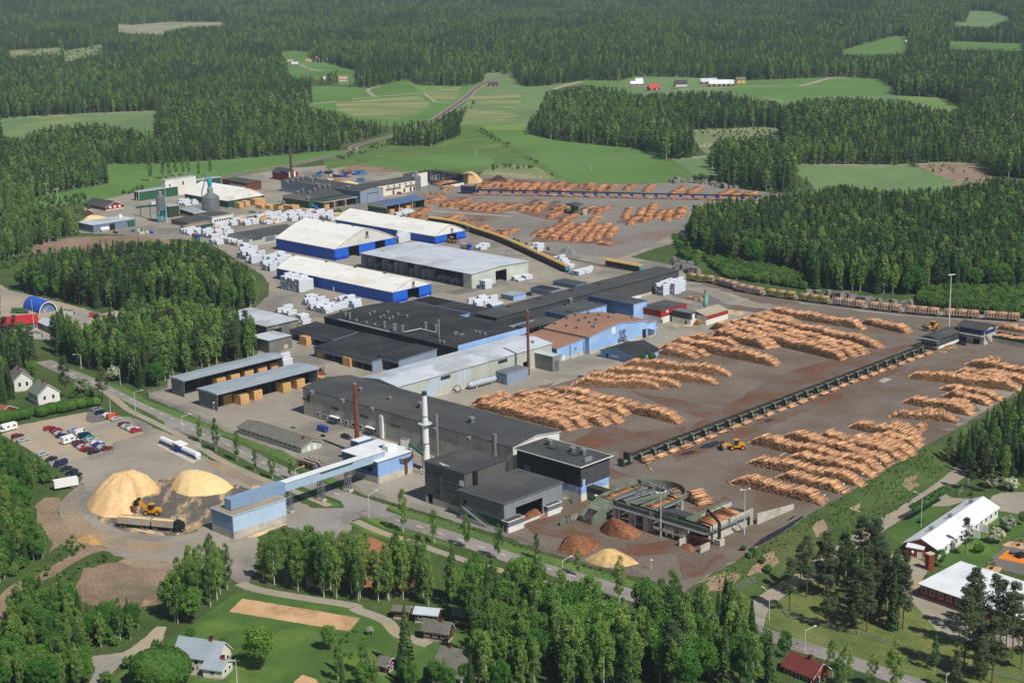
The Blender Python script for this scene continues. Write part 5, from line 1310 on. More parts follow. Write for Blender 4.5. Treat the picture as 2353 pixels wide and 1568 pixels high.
m_saw=M('sawdust','e0c590','d6b983',scale=.2,rough=.95,fine=(2,.25),bump=.3)
m_barkh=M('bark_chips','8a5a3d','66422e',scale=.5,rough=.95,fine=(1.8,.6),bump=.8,c3='8f6044',s3=.2)
heap('chip_heap','tall heap of pale wood chips behind the chip truck','20',[(575,372),(600,425),(700,462),(830,468),(930,420),(950,330),(1050,290),(1060,262),(950,225),(830,230),(690,265),(620,320)],7.8,m_chip,seed=3,peak=(845,165),sharp=2.3)
heap('sawdust_heap','smooth round heap of pale sawdust next to the chip heap','20',[(1140,255),(1180,300),(1260,322),(1380,320),(1500,300),(1565,262),(1480,235),(1380,215),(1250,215),(1150,225)],5.4,m_saw,rough_=.1,seed=5,peak=(1290,145),sharp=2.3)
heap('bark_heap','red-brown bark heap under the log ring','S',[(530,1060),(540,1120),(640,1170),(830,1215),(960,1225),(1090,1170),(1100,1120),(960,1050),(800,1000),(640,990)],5.5,m_barkh,seed=7,peak=(700,930),sharp=1.2)
heap('bark_heap','wide double-peaked bark heap beside the fence','S',[(0,1330),(-60,1390),(30,1410),(180,1440),(320,1450),(430,1380),(560,1300),(540,1260),(400,1230),(200,1220),(30,1240)],4.8,m_barkh,seed=9,peak=(150,1180),sharp=1.4)
heap('chip_heap','low pale chip heap at the fence next to the bark','S',[(320,1480),(420,1540),(600,1590),(850,1590),(1060,1540),(960,1460),(850,1410),(700,1390),(480,1400)],4.0,M('pale_chips','cfae78','bf9e68',scale=.4,rough=.95,fine=(2,.4),bump=.6),seed=11,peak=(650,1330),sharp=1.1)
heap('bark_heap','small bark spill inside the concrete bay','S',[(1590,1290),(1600,1330),(1760,1390),(1830,1370),(1810,1330),(1700,1280)],1.6,m_barkh,seed=13)
heap('bark_heap','fan of bark at the mouth of the bark store','21',[(1230,440),(1270,470),(1370,470),(1440,455),(1390,420),(1310,400)],2.2,m_barkh,seed=15)
heap('chip_heap','distant golden chip heap beside the purple infeed','N',[(345,255),(360,295),(480,322),(640,305),(680,285),(620,240),(480,225),(390,230)],8.5,m_chip,seed=17,peak=(500,172),sharp=1.8)
heap('bark_heap','dark bark mound at the edge of the meadow','N',[(760,275),(860,288),(1000,268),(960,245),(850,240)],4,M('dark_bark','4a3128','38251f',scale=.4,fine=(1.5,.5)),seed=19)
heap('chip_heap','orange chip spill behind the tall orange-trunked birches','21',[(0,640),(60,720),(120,900),(300,960),(520,930),(560,800),(420,700),(200,620),(60,590)],7,M('orange_chips','a9714e','8f5f43',scale=.4,fine=(1.5,.5),bump=.6),seed=21,sharp=1.4)
heap('gravel_heap','grey stone heap beside the railway siding','N',[(1690,1215),(1760,1250),(1900,1270),(1960,1240),(1880,1200),(1760,1190)],3.2,M('grey_stone','8f8d88','6f6d69',scale=.6,fine=(1.2,.6),bump=.8),seed=23)
heap('sawdust_heap','golden sawdust heap behind the grey sawdust shed','00',[(515,1500),(520,1530),(560,1530),(700,1470),(720,1450),(640,1440),(560,1470)],5,m_saw,seed=25)
heap('soil_heap','little sandy soil heap on the bare ground','20',[(920,1035),(940,1055),(1000,1045),(1020,1020),(980,1008),(935,1012)],1.4,m_soil,seed=27)
heap('soil_heap','yellow sand ridge beside the dirt track','20',[(490,580),(520,620),(620,650),(690,640),(660,600),(560,570)],2.0,M('yellow_sand','b9935f','a88352',scale=.3,fine=(1.5,.4)),seed=29)
heap('sawdust_heap','sawdust and chips spread behind the dark kiln','M',[(870,320),(950,345),(1100,345),(1160,315),(1050,300),(930,295)],2.5,m_saw,seed=31)
# ------------------------------------------------------------------ conveyor gallery and chip bunker
m_gal=M('gallery_cladding','9fb6c6','93abbd',scale=.3,rough=.6,line=('X',1.2,.2,.06))
bu=shed('chip_bunker','pale blue chip bunker on a concrete base under the gallery end','bunker','20',(1418,398),(1550,455),(1888,332),(1550,608),M('bunker_blue','afc6db','a6bed4',scale=.3,line=('Y',.9,.15,.05)),M('dusty_roof','8f8470','9d9078',scale=.2,line=('Y',1.2,.3,.06)),plinth=(2.4,m_concp),ov=.25,mats={'y0':M('bunker_shade_blue','7f98b3','768fab',scale=.3)})  # y0 wall carries its shade as a darker copy of the blue
tre=[(('20',1940,428),(1932,276)),(('20',2150,350),(2146,203)),(('20',2332,288),(2326,148))]
tp=[]
for(k,x,y),tpx in tre:
 tp.append((P(k,x,y),hgt(k,(x,y),tpx)))
u0,u1=tp[0][0],tp[2][0]
dirg=(u1-u0);dirg.z=0;Lg=dirg.length;dirg.normalize()
z0_,z1_=tp[0][1],tp[2][1];slope=(z1_-z0_)/Lg
tend=(bo.wld(bo.LA*.72,bo.LB*.3)-u0).dot(dirg);tst=(bu.wld(bu.LA*.3,bu.LB*.12)-u0).dot(dirg)
side_=Vector((-dirg.y,dirg.x,0));base_=u0+side_*.6
ga=thing('conveyor_gallery','long pale blue covered conveyor gallery on steel trestles crossing the road','conveyor gallery',base_,math.atan2(dirg.y,dirg.x))
def gz(t):return z0_+slope*t
q=MB();zt0,zt1=gz(tst),gz(tend);gw,gh_=2.6,2.9
q.beam((tst,0,zt0+gh_/2),(tend,0,zt1+gh_/2),gw,gh_,m_gal);q.build('gallery_body',ga)
MB().beam((tst-.3,0,zt0+gh_+.12),(tend,0,zt1+gh_+.12),gw+.5,.22,m_roofw).build('gallery_roof',ga)
tm_=tst+(0-tst)*.9
MB().beam((tst-.35,0,zt0+gh_/2+.1),(tm_,0,gz(tm_)+gh_/2+.1),gw+.7,gh_+.5,MATS['bunker_shade_blue']).build('blue_end_section',ga)
MB().beam((Lg*.5,-gw/2-.15,gz(Lg*.5)+gh_-.3),(Lg*1.05,-gw/2-.15,gz(Lg*1.05)+gh_-.3),.3,.5,m_green).build('cable_tray',ga)
for b_,zz in tp:
 d=b_-base_;t_=d.dot(dirg);q=MB();z=gz(t_)
 for sx in(-.5,.5):
  for sy in(-1.2,1.2):q.tube((t_+sx,sy,.3),(t_+sx,sy*.8,z),.16,m_mgrey,n=6)
 for i in range(4):
  za,zb_=.4+(z-.4)*i/4,.4+(z-.4)*(i+1)/4
  for sx in(-.5,.5):q.tube((t_+sx,-1.1,za),(t_+sx,1.1,zb_),.08,m_mgrey,n=5);q.tube((t_-.5,1.1*(1 if sx>0 else-1),za),(t_+.5,1.1*(1 if sx>0 else-1),zb_),.08,m_mgrey,n=5)
 q.build('trestle',ga)
 MB().box((t_,0,.35),(1.8,3.4,.9),m_concp).build('footing',ga)
 # green conveyor from the boiler house to the white chimney
a_,b_=bo.wld(bo.LA*.95,bo.LB*.95,bo.h+2.5),P('R',1165,510,7.5)
t=thing('chute_conveyor','slim green conveyor between boiler house roof and white chimney','conveyor',(a_.x,a_.y,0))
MB().beam((0,0,a_.z),(b_.x-a_.x,b_.y-a_.y,b_.z),.9,.8,m_green).build('trough',t);MB().tube(((b_.x-a_.x)*.9,(b_.y-a_.y)*.9,0),((b_.x-a_.x)*.9,(b_.y-a_.y)*.9,b_.z),.2,m_mgrey).build('leg',t);MB().tube((0,0,bo.h),(0,0,a_.z),.2,m_mgrey).build('leg',t)
# ------------------------------------------------------------------ logs
m_logs=M('log_sides','d9aa80','b68661',scale=.7,rough=.85,island=.5,c3='8a624a',s3=.35,thr3=(.55,.75))
m_loge=M('log_ends','c9a67c','a37f58',scale=3,rough=.85,island=.55)
m_logo=M('orange_log_sides','c38d64','9b6b4b',scale=.7,rough=.85,island=.5,c3='75513d',s3=.35,thr3=(.55,.75))
HEX=np.array([(math.cos(k*math.pi/3+.3),math.sin(k*math.pi/3+.3))for k in range(6)])
def logs_mesh(name,S_,E_,R_,mats=(None,None)):
 """S_, E_ (N,3) log ends, R_ radii -> one mesh of hexagonal logs with lighter ends"""
 N_=len(S_);d=E_-S_;d/=np.linalg.norm(d,axis=1)[:,None]
 s=np.cross(d,np.array([0,0,1.0]));nn=np.linalg.norm(s,axis=1);s[nn<.05]=(1,0,0);s/=np.linalg.norm(s,axis=1)[:,None]
 u=np.cross(s,d)
 off=s[:,None,:]*HEX[None,:,:1]+u[:,None,:]*HEX[None,:,1:]
 V=np.concatenate([S_[:,None,:]+off*R_[:,None,None],E_[:,None,:]+off*(R_*.88)[:,None,None]],1).reshape(-1,3)
 f=[(j,(j+1)%6,6+(j+1)%6,6+j)for j in range(6)]+[(3,2,1,0),(5,4,3,0),(6,7,8,9),(6,9,10,11)]
 F=(np.arange(N_)[:,None,None]*12+np.array(f)[None]).reshape(-1,4)
 mi=np.tile([0]*6+[1]*4,N_)
 return quads_mesh(name,V,F,list(mats),mi)
def pile_logs(L,h,depth=5.0,ramp=5.0,seed=0,dx=.38,dz=.32,r=(.115,.175),lump=.22):
 lr=np.random.default_rng(seed)
 n=max(4,int(L/dx));S_=[];E_=[];R_=[]
 ph=lr.uniform(0,6.28,5)
 for i in range(n):
  x=(i+.5)*dx;e=min(x,L-x)
  hh=h*.86*min(1.0,(.12+e/ramp))*(1+lump*(math.sin(x*.33+ph[0])*.5+abs(math.sin(x*.7+ph[1]))*.9-.6))+lr.normal(0,.16)
  m=max(1,int(hh/dz))
  j=np.arange(m)
  o=np.abs(lr.normal(0,.45,m));ln=depth*lr.uniform(.9,1.04,m)
  xx=x+(j%2)*dx*.5+lr.normal(0,.03,m);zz=.17+j*dz+lr.normal(0,.02,m)
  sk=lr.normal(0,.07,m);top=j>=m-2
  sk[top]*=3.5
  tz=np.where(top,lr.normal(0,.12,m),lr.normal(0,.03,m))
  S_.append(np.stack([xx,o,zz],1));E_.append(np.stack([xx+sk,o+ln,zz+tz],1));R_.append(lr.uniform(r[0],r[1],m))
 return np.concatenate(S_),np.concatenate(E_),np.concatenate(R_)
def log_pile(label,a,b,h,group,logs='B',mats=None,depth=5.0,seed=None,far=False,name='log_pile',lump=.22,shift=None):
 pa,pb=P(*a),P(*b)
 ax=Vector((math.cos(ANG_A),math.sin(ANG_A),0));bx=Vector((-ax.y,ax.x,0))
 if shift:
  e_=(pb-pa).normalized();n_=Vector((-e_.y,e_.x,0));pa=pa+e_*shift[0]+n_*shift[1];pb=pb+e_*shift[2]+n_*shift[1]
 d=pb-pa;d.z=0
 L=max(3.0,d.length);ang=math.atan2(d.y,d.x)
 if logs=='B':o,rz=pa,ang
 else:o,rz=pa,ang
 kw=dict(dx=.46,dz=.4,r=(.19,.26))if far else{}
 S_,E_,R_=pile_logs(L,h,depth,min(6,L*.3)if not far else min(2.5,L*.15),seed if seed is not None else int(abs(pa.x*13+pa.y*7))%9999,lump=lump,**kw)
 ob=link(bpy.data.objects.new(name,logs_mesh(name,S_,E_,R_,mats or(m_logs,m_loge))))
 ob.location=o;ob.rotation_euler=(0,0,rz)
 return tag(ob,label,'log pile',group)
ORD=['nearest','second','third','fourth','fifth','sixth','seventh','eighth','ninth','tenth','eleventh','twelfth','thirteenth','fourteenth','fifteenth','sixteenth','seventeenth','eighteenth','nineteenth','twentieth']
GRP='log piles in the sorting yard'
rows=[(('a',-120,570),('a',1310,940),4.0),(('a',-150,520),('a',1530,897),4.2),(('a',60,475),('a',1830,872),4.2),(('a',400,440),('a',2020,835),4.0),(('a',640,420),('a',2120,720),4.0),(('a',980,360),('11',2285,1342),4.2),(('a',1330,260),('c',80,1277),3.8),(('11',1620,1050),('c',320,1252),4.2),(('11',1760,1000),('c',810,1216),4.0),(('11',1900,950),('c',995,1102),4.2)]
for i,(a,b,h)in enumerate(rows):log_pile('long pile of pale logs, %s row counted from the big dark hall roof'%ORD[i],a,b,h,GRP)
rows=[(('c',-10,790),('c',530,882),3.8),(('c',20,720),('c',660,848),3.4),(('c',150,670),('c',1580,972),4.6),(('c',360,610),('c',1060,705),3.6),(('c',690,555),('c',1470,748),4.4),(('c',760,495),('c',1560,722),3.6),(('12',240,700),('12',1130,917),4.6),(('12',330,680),('12',1205,895),4.0),(('12',400,655),('12',1275,880),3.8),(('12',470,640),('12',1375,840),4.2),(('12',560,618),('12',810,695),3.6),(('12',610,598),('12',1265,709),4.0),(('12',1250,662),('12',1570,738),3.4)]
for i,(a,b,h)in enumerate(rows):log_pile('pile of pale logs, %s row counted from the small black-roofed blue shed'%ORD[i],a,b,h,GRP)
rows=[(('b',110,890),('b',1365,1203),3.8),(('b',720,825),('b',1640,1060),3.4),(('b',325,642),('b',1880,960),4.0),(('b',875,567),('b',2030,840),3.6),(('b',350,365),('b',2110,770),4.4),(('b',800,280),('b',2240,690),3.6),(('b',1230,300),('b',2420,610),3.8),(('b',1580,330),('b',2560,560),3.2),(('b',2030,295),('b',2640,430),3.4),(('b',1690,155),('b',2680,360),3.8),(('12',1440,1290),('12',1910,1330),3.2),(('12',1525,1195),('12',2000,1285),4.0),(('12',1790,1150),('12',2120,1220),3.4),(('12',1770,1105),('12',2200,1190),3.2),(('12',1560,1030),('12',2330,1130),4.2),(('12',1850,1010),('12',2420,1095),3.6),(('12',1935,940),('12',2420,1035),3.8)]
for i,(a,b,h)in enumerate(rows):log_pile('pile of reddish pale logs by the bank, %s row counted from the concrete ramp'%ORD[i],a,b,h,GRP)
for i,sh in((8,(6,5.2,-4)),(9,(10,5.2,-4)),(9,(22,10.4,-8)),(10,(8,5.2,-2)),(11,(14,5.3,-3)),(11,(24,10.5,-7)),(14,(16,5.2,-3)),(14,(28,10.4,-7)),(15,(8,5.2,-3)),(7,(4,5.2,-5))):log_pile('rear pile by the bank, %s row behind the %s one counted from the ramp'%('first' if sh[1]<6 else 'second',ORD[i]),*rows[i][:2],rows[i][2]*.9,GRP,shift=sh)
FG='log piles in the far yard'
FAR=[('N',(880,702),(1240,602),'by the asphalt lines, long and ragged'),('N',(770,694),(1010,610),'left neighbour of the long ragged one'),('N',(590,678),(850,600),'broad, third from the asphalt lines'),('N',(450,672),(640,600),'orange, left of the broad one'),('N',(270,642),(550,542),'fifth toward the open debris field'),('N',(165,640),(330,600),'small one left of the fifth'),('N',(-20,602),(225,532),'sixth toward the purple infeed'),('M',(1890,782),(2170,655),'near the blue-roof shed corner'),('M',(1970,802),(2150,775),'low one behind the train roofs'),('M',(2040,610),(2335,515),'in front of the orange heap'),('N',(1220,690),(1330,650),'small orange one at the asphalt edge'),('N',(1440,702),(1560,600),'in the middle left of the green cabin'),('N',(1620,782),(1810,690),'lower one left of the green cabin'),('N',(1640,690),(1850,640),'just behind the green cabin post'),('N',(1790,842),(1990,752),'in front of the green cabin'),('N',(2050,700),(2220,650),'right behind the green cabin'),('N',(2170,852),(2290,775),'right of the concrete block'),('N',(2250,730),(2400,660),'farther right of the concrete block'),('N',(1500,1042),(1680,930),'left end of the big front block'),('N',(1640,1060),(1920,870),'second of the big front block'),('N',(1800,1078),(2080,890),'third of the big front block'),('N',(1960,1090),(2170,880),'fourth of the big front block'),('N',(2130,1088),(2300,900),'fifth of the big front block'),('11',(1770,105),(1850,10),'sixth of the big front block'),('11',(1850,90),(1895,30),'right end of the big front block'),('N',(400,872),(640,840),'orange, behind the blue hall gable'),('N',(230,850),(450,765),'dark, behind the blue hall roof'),('N',(670,930),(780,885),'small round one above the train'),('N',(740,975),(860,955),'flat one above the train'),('N',(980,1022),(1185,955),'single one near the train tail'),('11',(1730,140),(1840,150),'broken one at the stony edge'),('N',(690,405),(910,322),'first behind the blue sorting line'),('N',(1000,375),(1100,300),'second behind the blue sorting line'),('N',(1150,420),(1310,322),'third behind the blue sorting line'),('N',(1330,430),(1470,320),'fourth behind the blue sorting line'),('N',(1490,432),(1600,325),'fifth behind the blue sorting line'),('N',(1640,390),(1800,320),'orange sixth behind the blue sorting line'),('N',(1770,445),(1950,345),'seventh behind the blue sorting line'),('N',(2110,385),(2190,345),'eighth behind the blue sorting line'),('N',(2260,435),(2350,350),'ninth behind the blue sorting line'),('01',(1850,1270),(1900,1245),'tenth behind the blue sorting line'),('01',(1960,1275),(2010,1250),'eleventh behind the blue sorting line'),('01',(2090,1285),(2140,1245),'twelfth behind the blue sorting line'),('02',(20,1312),(110,1262),'beside the bright stony bank'),('02',(130,1310),(220,1266),'second beside the bright stony bank'),('02',(330,1322),(430,1280),'third beside the bright stony bank'),('02',(420,1322),(500,1290),'fourth beside the bright stony bank'),('02',(500,1325),(590,1300),'last beside the spruce clump'),('01',(1960,1462),(1990,1402),'leftmost of the right-hand row'),('01',(2040,1482),(2080,1402),'second of the right-hand row'),('01',(2110,1462),(2155,1372),'tallest of the right-hand row'),('01',(2170,1462),(2215,1412),'fourth of the right-hand row'),('01',(2235,1478),(2265,1412),'fifth of the right-hand row'),('01',(2320,1460),(2350,1392),'sixth of the right-hand row'),('02',(55,1460),(95,1402),'last of the right-hand row'),('01',(1990,1505),(2030,1465),'low one in front of the right-hand row'),('01',(2070,1490),(2110,1470),'flat one in front of the right-hand row'),('M',(1960,535),(2130,495),'tangled heap beside the silo'),('M',(2100,478),(2330,465),'tangled heap right of the silo'),('N',(170,412),(320,380),'small heap before the purple infeed')]
for i,(k,a,b,w)in enumerate(FAR):
 log_pile('far pile of orange logs, %s'%w,(k,*a),(k,*b),2.1+(i%3)*.3,FG,'A',(m_logo,m_loge),far=True,lump=.3)
 if k=='N' and i not in(12,13,14,15,16)and(P(k,*a)-P(k,*b)).length>14:log_pile('low neighbour of the far pile %s'%w,(k,*a),(k,*b),1.4+(i%2)*.4,FG,'A',(m_logo,m_loge),far=True,lump=.5,shift=(2+i%4,5.6,-3-i%5))
log_pile('log pile right beside the log ring with splayed ends',('S',1660,690),('S',1860,790),3.4,GRP,lump=.4)
for k,a,b,w in(('S',(1150,225),(1230,300),'near end of the green sorting line'),('b',(790,540),(875,495),'between two piles of the right yard'),('b',(90,870),(165,930),'left of the nearest pile by the ramp'),('12',(1745,852),(1835,858),'in front of the sorting cabin')):
 pa,pb=P(k,*a),P(k,*b);d=pb-pa
 o=link(bpy.data.objects.new('log',logs_mesh('log',np.array([[0,0,.2]]),np.array([[d.x,d.y,.2]]),np.array([.22]),(m_logs,m_loge))));o.location=pa
 tag(o,'single loose log lying on the asphalt, '+w,'log','loose logs on the ground')
log_pile('small bundle of pale poles before the sorting cabin',('12',1845,838),('12',1915,832),.9,GRP)
log_pile('bundle of upright-laid dark logs behind the far right pile',('12',2095,912),('12',2190,918),1.8,GRP)
# round bales of brushwood by the white shed
for i in range(7):
 p=P('c',545+i*47,412-i*13)
 t=link(bpy.data.objects.new('brush_bundle',MB().tube((0,0,1.2),(1.7,2.6,1.2),1.25,M('brush_tan','b1793c','946030',scale=1.2,fine=(3,.6),bump=.8),n=14).mesh('brush_bundle')));t.location=p
 tag(t,'tan bundle of brushwood, %s in the row beside the white and red shed'%['first','second','third','fourth','fifth','sixth','last'][i],'bundle','brushwood bundles in a row')
 # ------------------------------------------------------------------ sorting lines with their pockets
m_mach=M('machine_green','33352f','292b27',scale=.8,rough=.6,c3='5a5548',s3=.4,thr3=(.5,.7))
m_machl=M('machine_pale_green','6a7865','5e6b5a',scale=.8,rough=.6,c3='7f8272',s3=.4)
m_purp=M('machine_purple','292b47','22243c',scale=.8,rough=.5)
def sorting_line(label,a,b,n,mat,flip,w=1.6,hz=2.6,panel=True):
 pa,pb=P(*a),P(*b);d=pb-pa;L=d.length
 t=thing('sorting_line',label,'log conveyor',pa,math.atan2(d.y,d.x))
 q=MB().b2((0,-.5,hz),(L,.5,hz+.35),mat)
 for s in(-.55,.55):q.b2((0,s-.06,hz+.35),(L,s+.06,hz+.75),mat)
 q.build('conveyor_beam',t)
 for i in range(n):
  x=L*(i+.5)/n;q=MB()
  for s in(-.4,.4):q.b2((x-.12,s-.1,0),(x+.12,s+.1,hz),m_dgrey)
  q.build('leg',t)
  q=MB();y0,y1=(-.6,-3.2)if flip else(.6,3.2)
  pl_=m_machl if mat is m_mach else m_dblue
  for xx in(x-.9,x+.9):
   q.poly([(xx,y0,hz+.3),(xx,y1*.55,hz+.2),(xx,y1*.8,.4),(xx,y0,.2)],mat)
  q.poly([(x-.9,y0,hz+.3),(x+.9,y0,hz+.3),(x+.9,y1*.6,.9),(x-.9,y1*.6,.9)],pl_)
  q.b2((x-1.0,y1*.5,hz-.3),(x+1.0,y1*.5+.15,hz+.4),m_machl if mat is m_mach else m_dblue)
  q.build('pocket_gate',t,False)
  q=MB();q.b2((x+L/n*.3,y1-.1,0),(x+L/n*.3+.25,y1+.1,1.5),mat);q.build('stake',t)
 return t,L
sl,SL=sorting_line('long green log sorting line with pockets running across the yard',('S',960,190),('12',1680,850),27,m_mach,True)
q=MB().b2((-6,-1.2,0),(-1,1.2,.5),m_mach).b2((-6.2,-1.3,.5),(-5.8,1.3,3),m_mach).b2((-3,-1.4,.5),(-2.5,1.4,4.5),m_mach).b2((-5.8,-.8,1.2),(0,.8,1.8),m_machl);q.build('end_frame',sl)
lr=np.random.default_rng(4)
for i in range(27):
 x=SL*(i+.5)/27;m=int(lr.integers(8,26))if i else 40
 S_=np.stack([x+lr.uniform(-2.4,-1.6,m),-4.2+lr.uniform(-.9,.9,m),.2+lr.uniform(0,.9 if i else 2.2,m)],1);E_=S_+np.stack([lr.uniform(4.0,5.0,m),lr.normal(0,.25,m),lr.normal(0,.1,m)],1)
 o=link(bpy.data.objects.new('log_bundle',logs_mesh('log_bundle',S_,E_,lr.uniform(.13,.19,m),(m_logs,m_loge))));o.location=sl.location;o.rotation_euler=sl.rotation_euler
 tag(o,'loose bundle of logs at pocket number %s of the green line from its near end'%(['one','two','three','four','five','six','seven','eight','nine','ten','eleven','twelve','thirteen','fourteen','fifteen','sixteen','seventeen','eighteen','nineteen','twenty','twenty-one','twenty-two','twenty-three','twenty-four','twenty-five','twenty-six','twenty-seven'][i]),'log bundle','log bundles beside the sorting line')
s2,SL2=sorting_line('far blue log sorting line with many dark blue pockets',('N',540,450),('02',600,1338),24,m_purp,True,hz=2.5)
MB().b2((-8,-2,0),(2,2,1.5),m_purp).b2((-8,-2,1.5),(-7.4,2,6),m_purp).b2((-8,1.6,1.5),(2,2,5),m_purp).build('end_hopper',s2)
m=500;S_=np.stack([lr.uniform(0,SL2-5,m),-3.6+lr.uniform(-1.2,1.2,m),.25+lr.uniform(0,.8,m)],1);E_=S_+np.stack([lr.uniform(4,5,m),lr.normal(0,.3,m),lr.normal(0,.1,m)],1)
o=link(bpy.data.objects.new('loose_logs',logs_mesh('loose_logs',S_,E_,lr.uniform(.18,.26,m),(m_logo,m_loge))));o.location=s2.location;o.rotation_euler=s2.rotation_euler
tag(o,'loose logs strewn along the front of the far blue sorting line','loose logs',kind='stuff')
# purple infeed with its log table and frames
pi=Bld('N',(15,320),(135,350),(345,290),2.0)
pi.start('infeed_table','purple log infeed table on white concrete walls beside the golden heap','log infeed')
pi.walls(m_white);pi.root
MB().b2((0,0,2),(pi.LA,pi.LB,2.4),m_dgrey).b2((-.2,0,2.4),(.2,pi.LB,4),m_purp).b2((pi.LA-.2,0,2.4),(pi.LA+.2,pi.LB,3.4),m_purp).b2((0,pi.LB-.5,2.4),(pi.LA,pi.LB,8),m_purp).build('table_frame',pi.root)
S_,E_,R_=pile_logs(pi.LB*.8,2.0,pi.LA*.9,3,5,.46,.4,(.19,.26));o=link(bpy.data.objects.new('log_layer',logs_mesh('log_layer',S_,E_,R_,(m_logo,m_loge))));o.matrix_world=Matrix.Translation(pi.wld(pi.LA*.96,.5,2.4))@Matrix.Rotation(pi.ang+math.pi/2,4,'Z')
tag(o,'layer of orange logs lying on the purple infeed table','log pile')
fr=thing('steel_gantry','tangle of dark purple steel frames and conveyors behind the infeed table','conveyor',P('M',2060,290),ANG_A)
lr2=random.Random(3)
for i in range(8):
 q=MB()
 for j in range(6):
  x=i*4+lr2.uniform(-1,1);y=lr2.uniform(-4,8);q.tube((x,y,0),(x,y,lr2.uniform(5,9)),.25,m_purp if j%2 else m_mgrey,n=5)
 q.beam((i*4,-4,6+lr2.uniform(-1,1)),(i*4+lr2.uniform(-2,3),8,7),.8,.8,m_purp);q.beam((i*4-2,0,8+lr2.uniform(-1,2)),(i*4+4,1,7),.9,.7,m_dgrey)
 q.build('frame_bay',fr)
 # green crane cabin in the far yard
p=P('N',1900,712);t=thing('scaling_cabin','green tower cabin under a wide dark roof in the far log yard','cabin',p,ANG_A)
hz=hgt('N',(1900,712),(1900,600));MB().b2((-1.6,-1.8,0),(1.8,2.2,hz*.55),m_green).b2((-1.6,-1.8,hz*.55),(1.8,2.2,hz),M('cabin_green','1f7a55','1a6b4a',scale=.5)).build('cabin_body',t)
MB().prism([(-4,hz),(4.5,hz),(3.6,hz+.8),(-3.2,hz+1.1)],-4.5,4.5,m_roofd).build('roof',t);MB().b2((-5,-4,2.4),(-1,-3.6,3.0),m_mgrey).b2((-4.6,-4,0),(-4.3,-3.6,2.4),m_mgrey).build('boom',t)
MB().b2((1.8,-.6,.2),(9,.6,.8),m_dgrey).build('chain_way',t);MB().b2((9,-2,0),(9.6,2,3.6),m_concp).build('stop_wall',t)
# ------------------------------------------------------------------ log ring and infeed in front
Cc=P('S',1235,590,6.0);Rr=(P('S',1672,640,6.0)-Cc).length*.98
rg=thing('log_ring','large green horseshoe log ring conveyor on concrete piers','log conveyor',(Cc.x,Cc.y,0),ANG_A)
# local axes: x along A, y along B; the open side points to -y
ZR=5.6;NB=26;wd=5.2;ARM=13
def ringpts(r):return[(r*math.cos(math.pi*i/NB),r*math.sin(math.pi*i/NB))for i in range(NB+1)]
q=MB();ou,inn=ringpts(Rr),ringpts(Rr-wd)
for i in range(NB):
 a,b_,c,d=ou[i],ou[i+1],inn[i+1],inn[i]
 q.poly([(*a,ZR-.5),(*b_,ZR-.5),(*c,ZR-.5),(*d,ZR-.5)],m_mach)
q.build('ring_deck',rg,False)
for r,nm,hh_ in((Rr,'outer_guard',1.3),(Rr-wd,'inner_guard',.5)):
 q=MB();a_=ringpts(r);b2_=ringpts(r-.25)
 for i in range(NB):
  for s,e in((a_,a_),(b2_,b2_)):q.poly([(*s[i],ZR-.6),(*s[i+1],ZR-.6),(*s[i+1],ZR+hh_),(*s[i],ZR+hh_)],m_machl)
  q.poly([(*a_[i],ZR+hh_),(*a_[i+1],ZR+hh_),(*b2_[i+1],ZR+hh_),(*b2_[i],ZR+hh_)],m_machl)
 q.build(nm,rg,False)
for sx in(-1,1):
 x0,x1=sorted((sx*Rr,sx*(Rr-wd)))
 MB().b2((x0,-ARM,ZR-.9),(x1,0,ZR-.5),m_mach).b2((x0,-ARM,ZR-.5),(x0+.25,0,ZR+.9),m_machl).b2((x1-.25,-ARM,ZR-.5),(x1,0,ZR+.9),m_machl).build('arm_deck',rg)
for i in range(0,NB+1,4):MB().tube((*(ou[i][j]*.9 for j in(0,1)),0),(*(ou[i][j]*.9 for j in(0,1)),ZR-.5),.4,m_concp,n=8).build('pier',rg)
for sx in(-1,1):
 for yy in(-4,-11):MB().b2((sx*(Rr-wd*.5)-.6,yy-.4,0),(sx*(Rr-wd*.5)+.6,yy+.4,ZR-.9),m_concp).build('pier',rg)
 # walkway bridges across the ring
for a,b_,nm in(((-Rr*.95,Rr*.45),(Rr*.95,Rr*.12),'footbridge'),((-Rr*.2,-ARM*.9),(-Rr*.05,Rr*.35),'footbridge'),((Rr*.2,-ARM*.9),(Rr*.45,Rr*.3),'footbridge'),((Rr*1.06,-ARM),(Rr*1.06,1),'footbridge'),((-Rr+wd+.6,-ARM),(-Rr+wd+.6,Rr*.5),'footbridge')):
 q=MB();z=ZR+1.6 if a[1]>0 else ZR+.2;q.beam((*a,z),(*b_,z),1.1,.3,m_metal)
 for s in(-.55,.55):
  for zz in(.6,1.15):q.beam((a[0],a[1]+s,z+zz),(b_[0],b_[1]+s,z+zz),.07,.07,m_metal)
  for k_ in range(9):x,y=a[0]+(b_[0]-a[0])*k_/8,a[1]+(b_[1]-a[1])*k_/8+s;q.tube((x,y,z),(x,y,z+1.15),.05,m_metal,n=4)
 q.build(nm,rg)
MB().beam((Rr*.1,-ARM*1.1,ZR+.6),(Rr*.55,Rr*.25,ZR+1.4),1.3,.9,m_machl).build('cross_conveyor',rg)
q=MB()
for x,y,h_ in((-3,-6,3.5),(0,-9,3),(-6,-4,3.2)):q.tube((x,y,ZR),(x+1.5,y+2,ZR+h_),.22,m_machl,n=6).tube((x+1.5,y+2,ZR+h_),(x+4,y+1,ZR+h_-2),.2,m_machl,n=6)
q.build('lift_arm',rg)if 0 else None
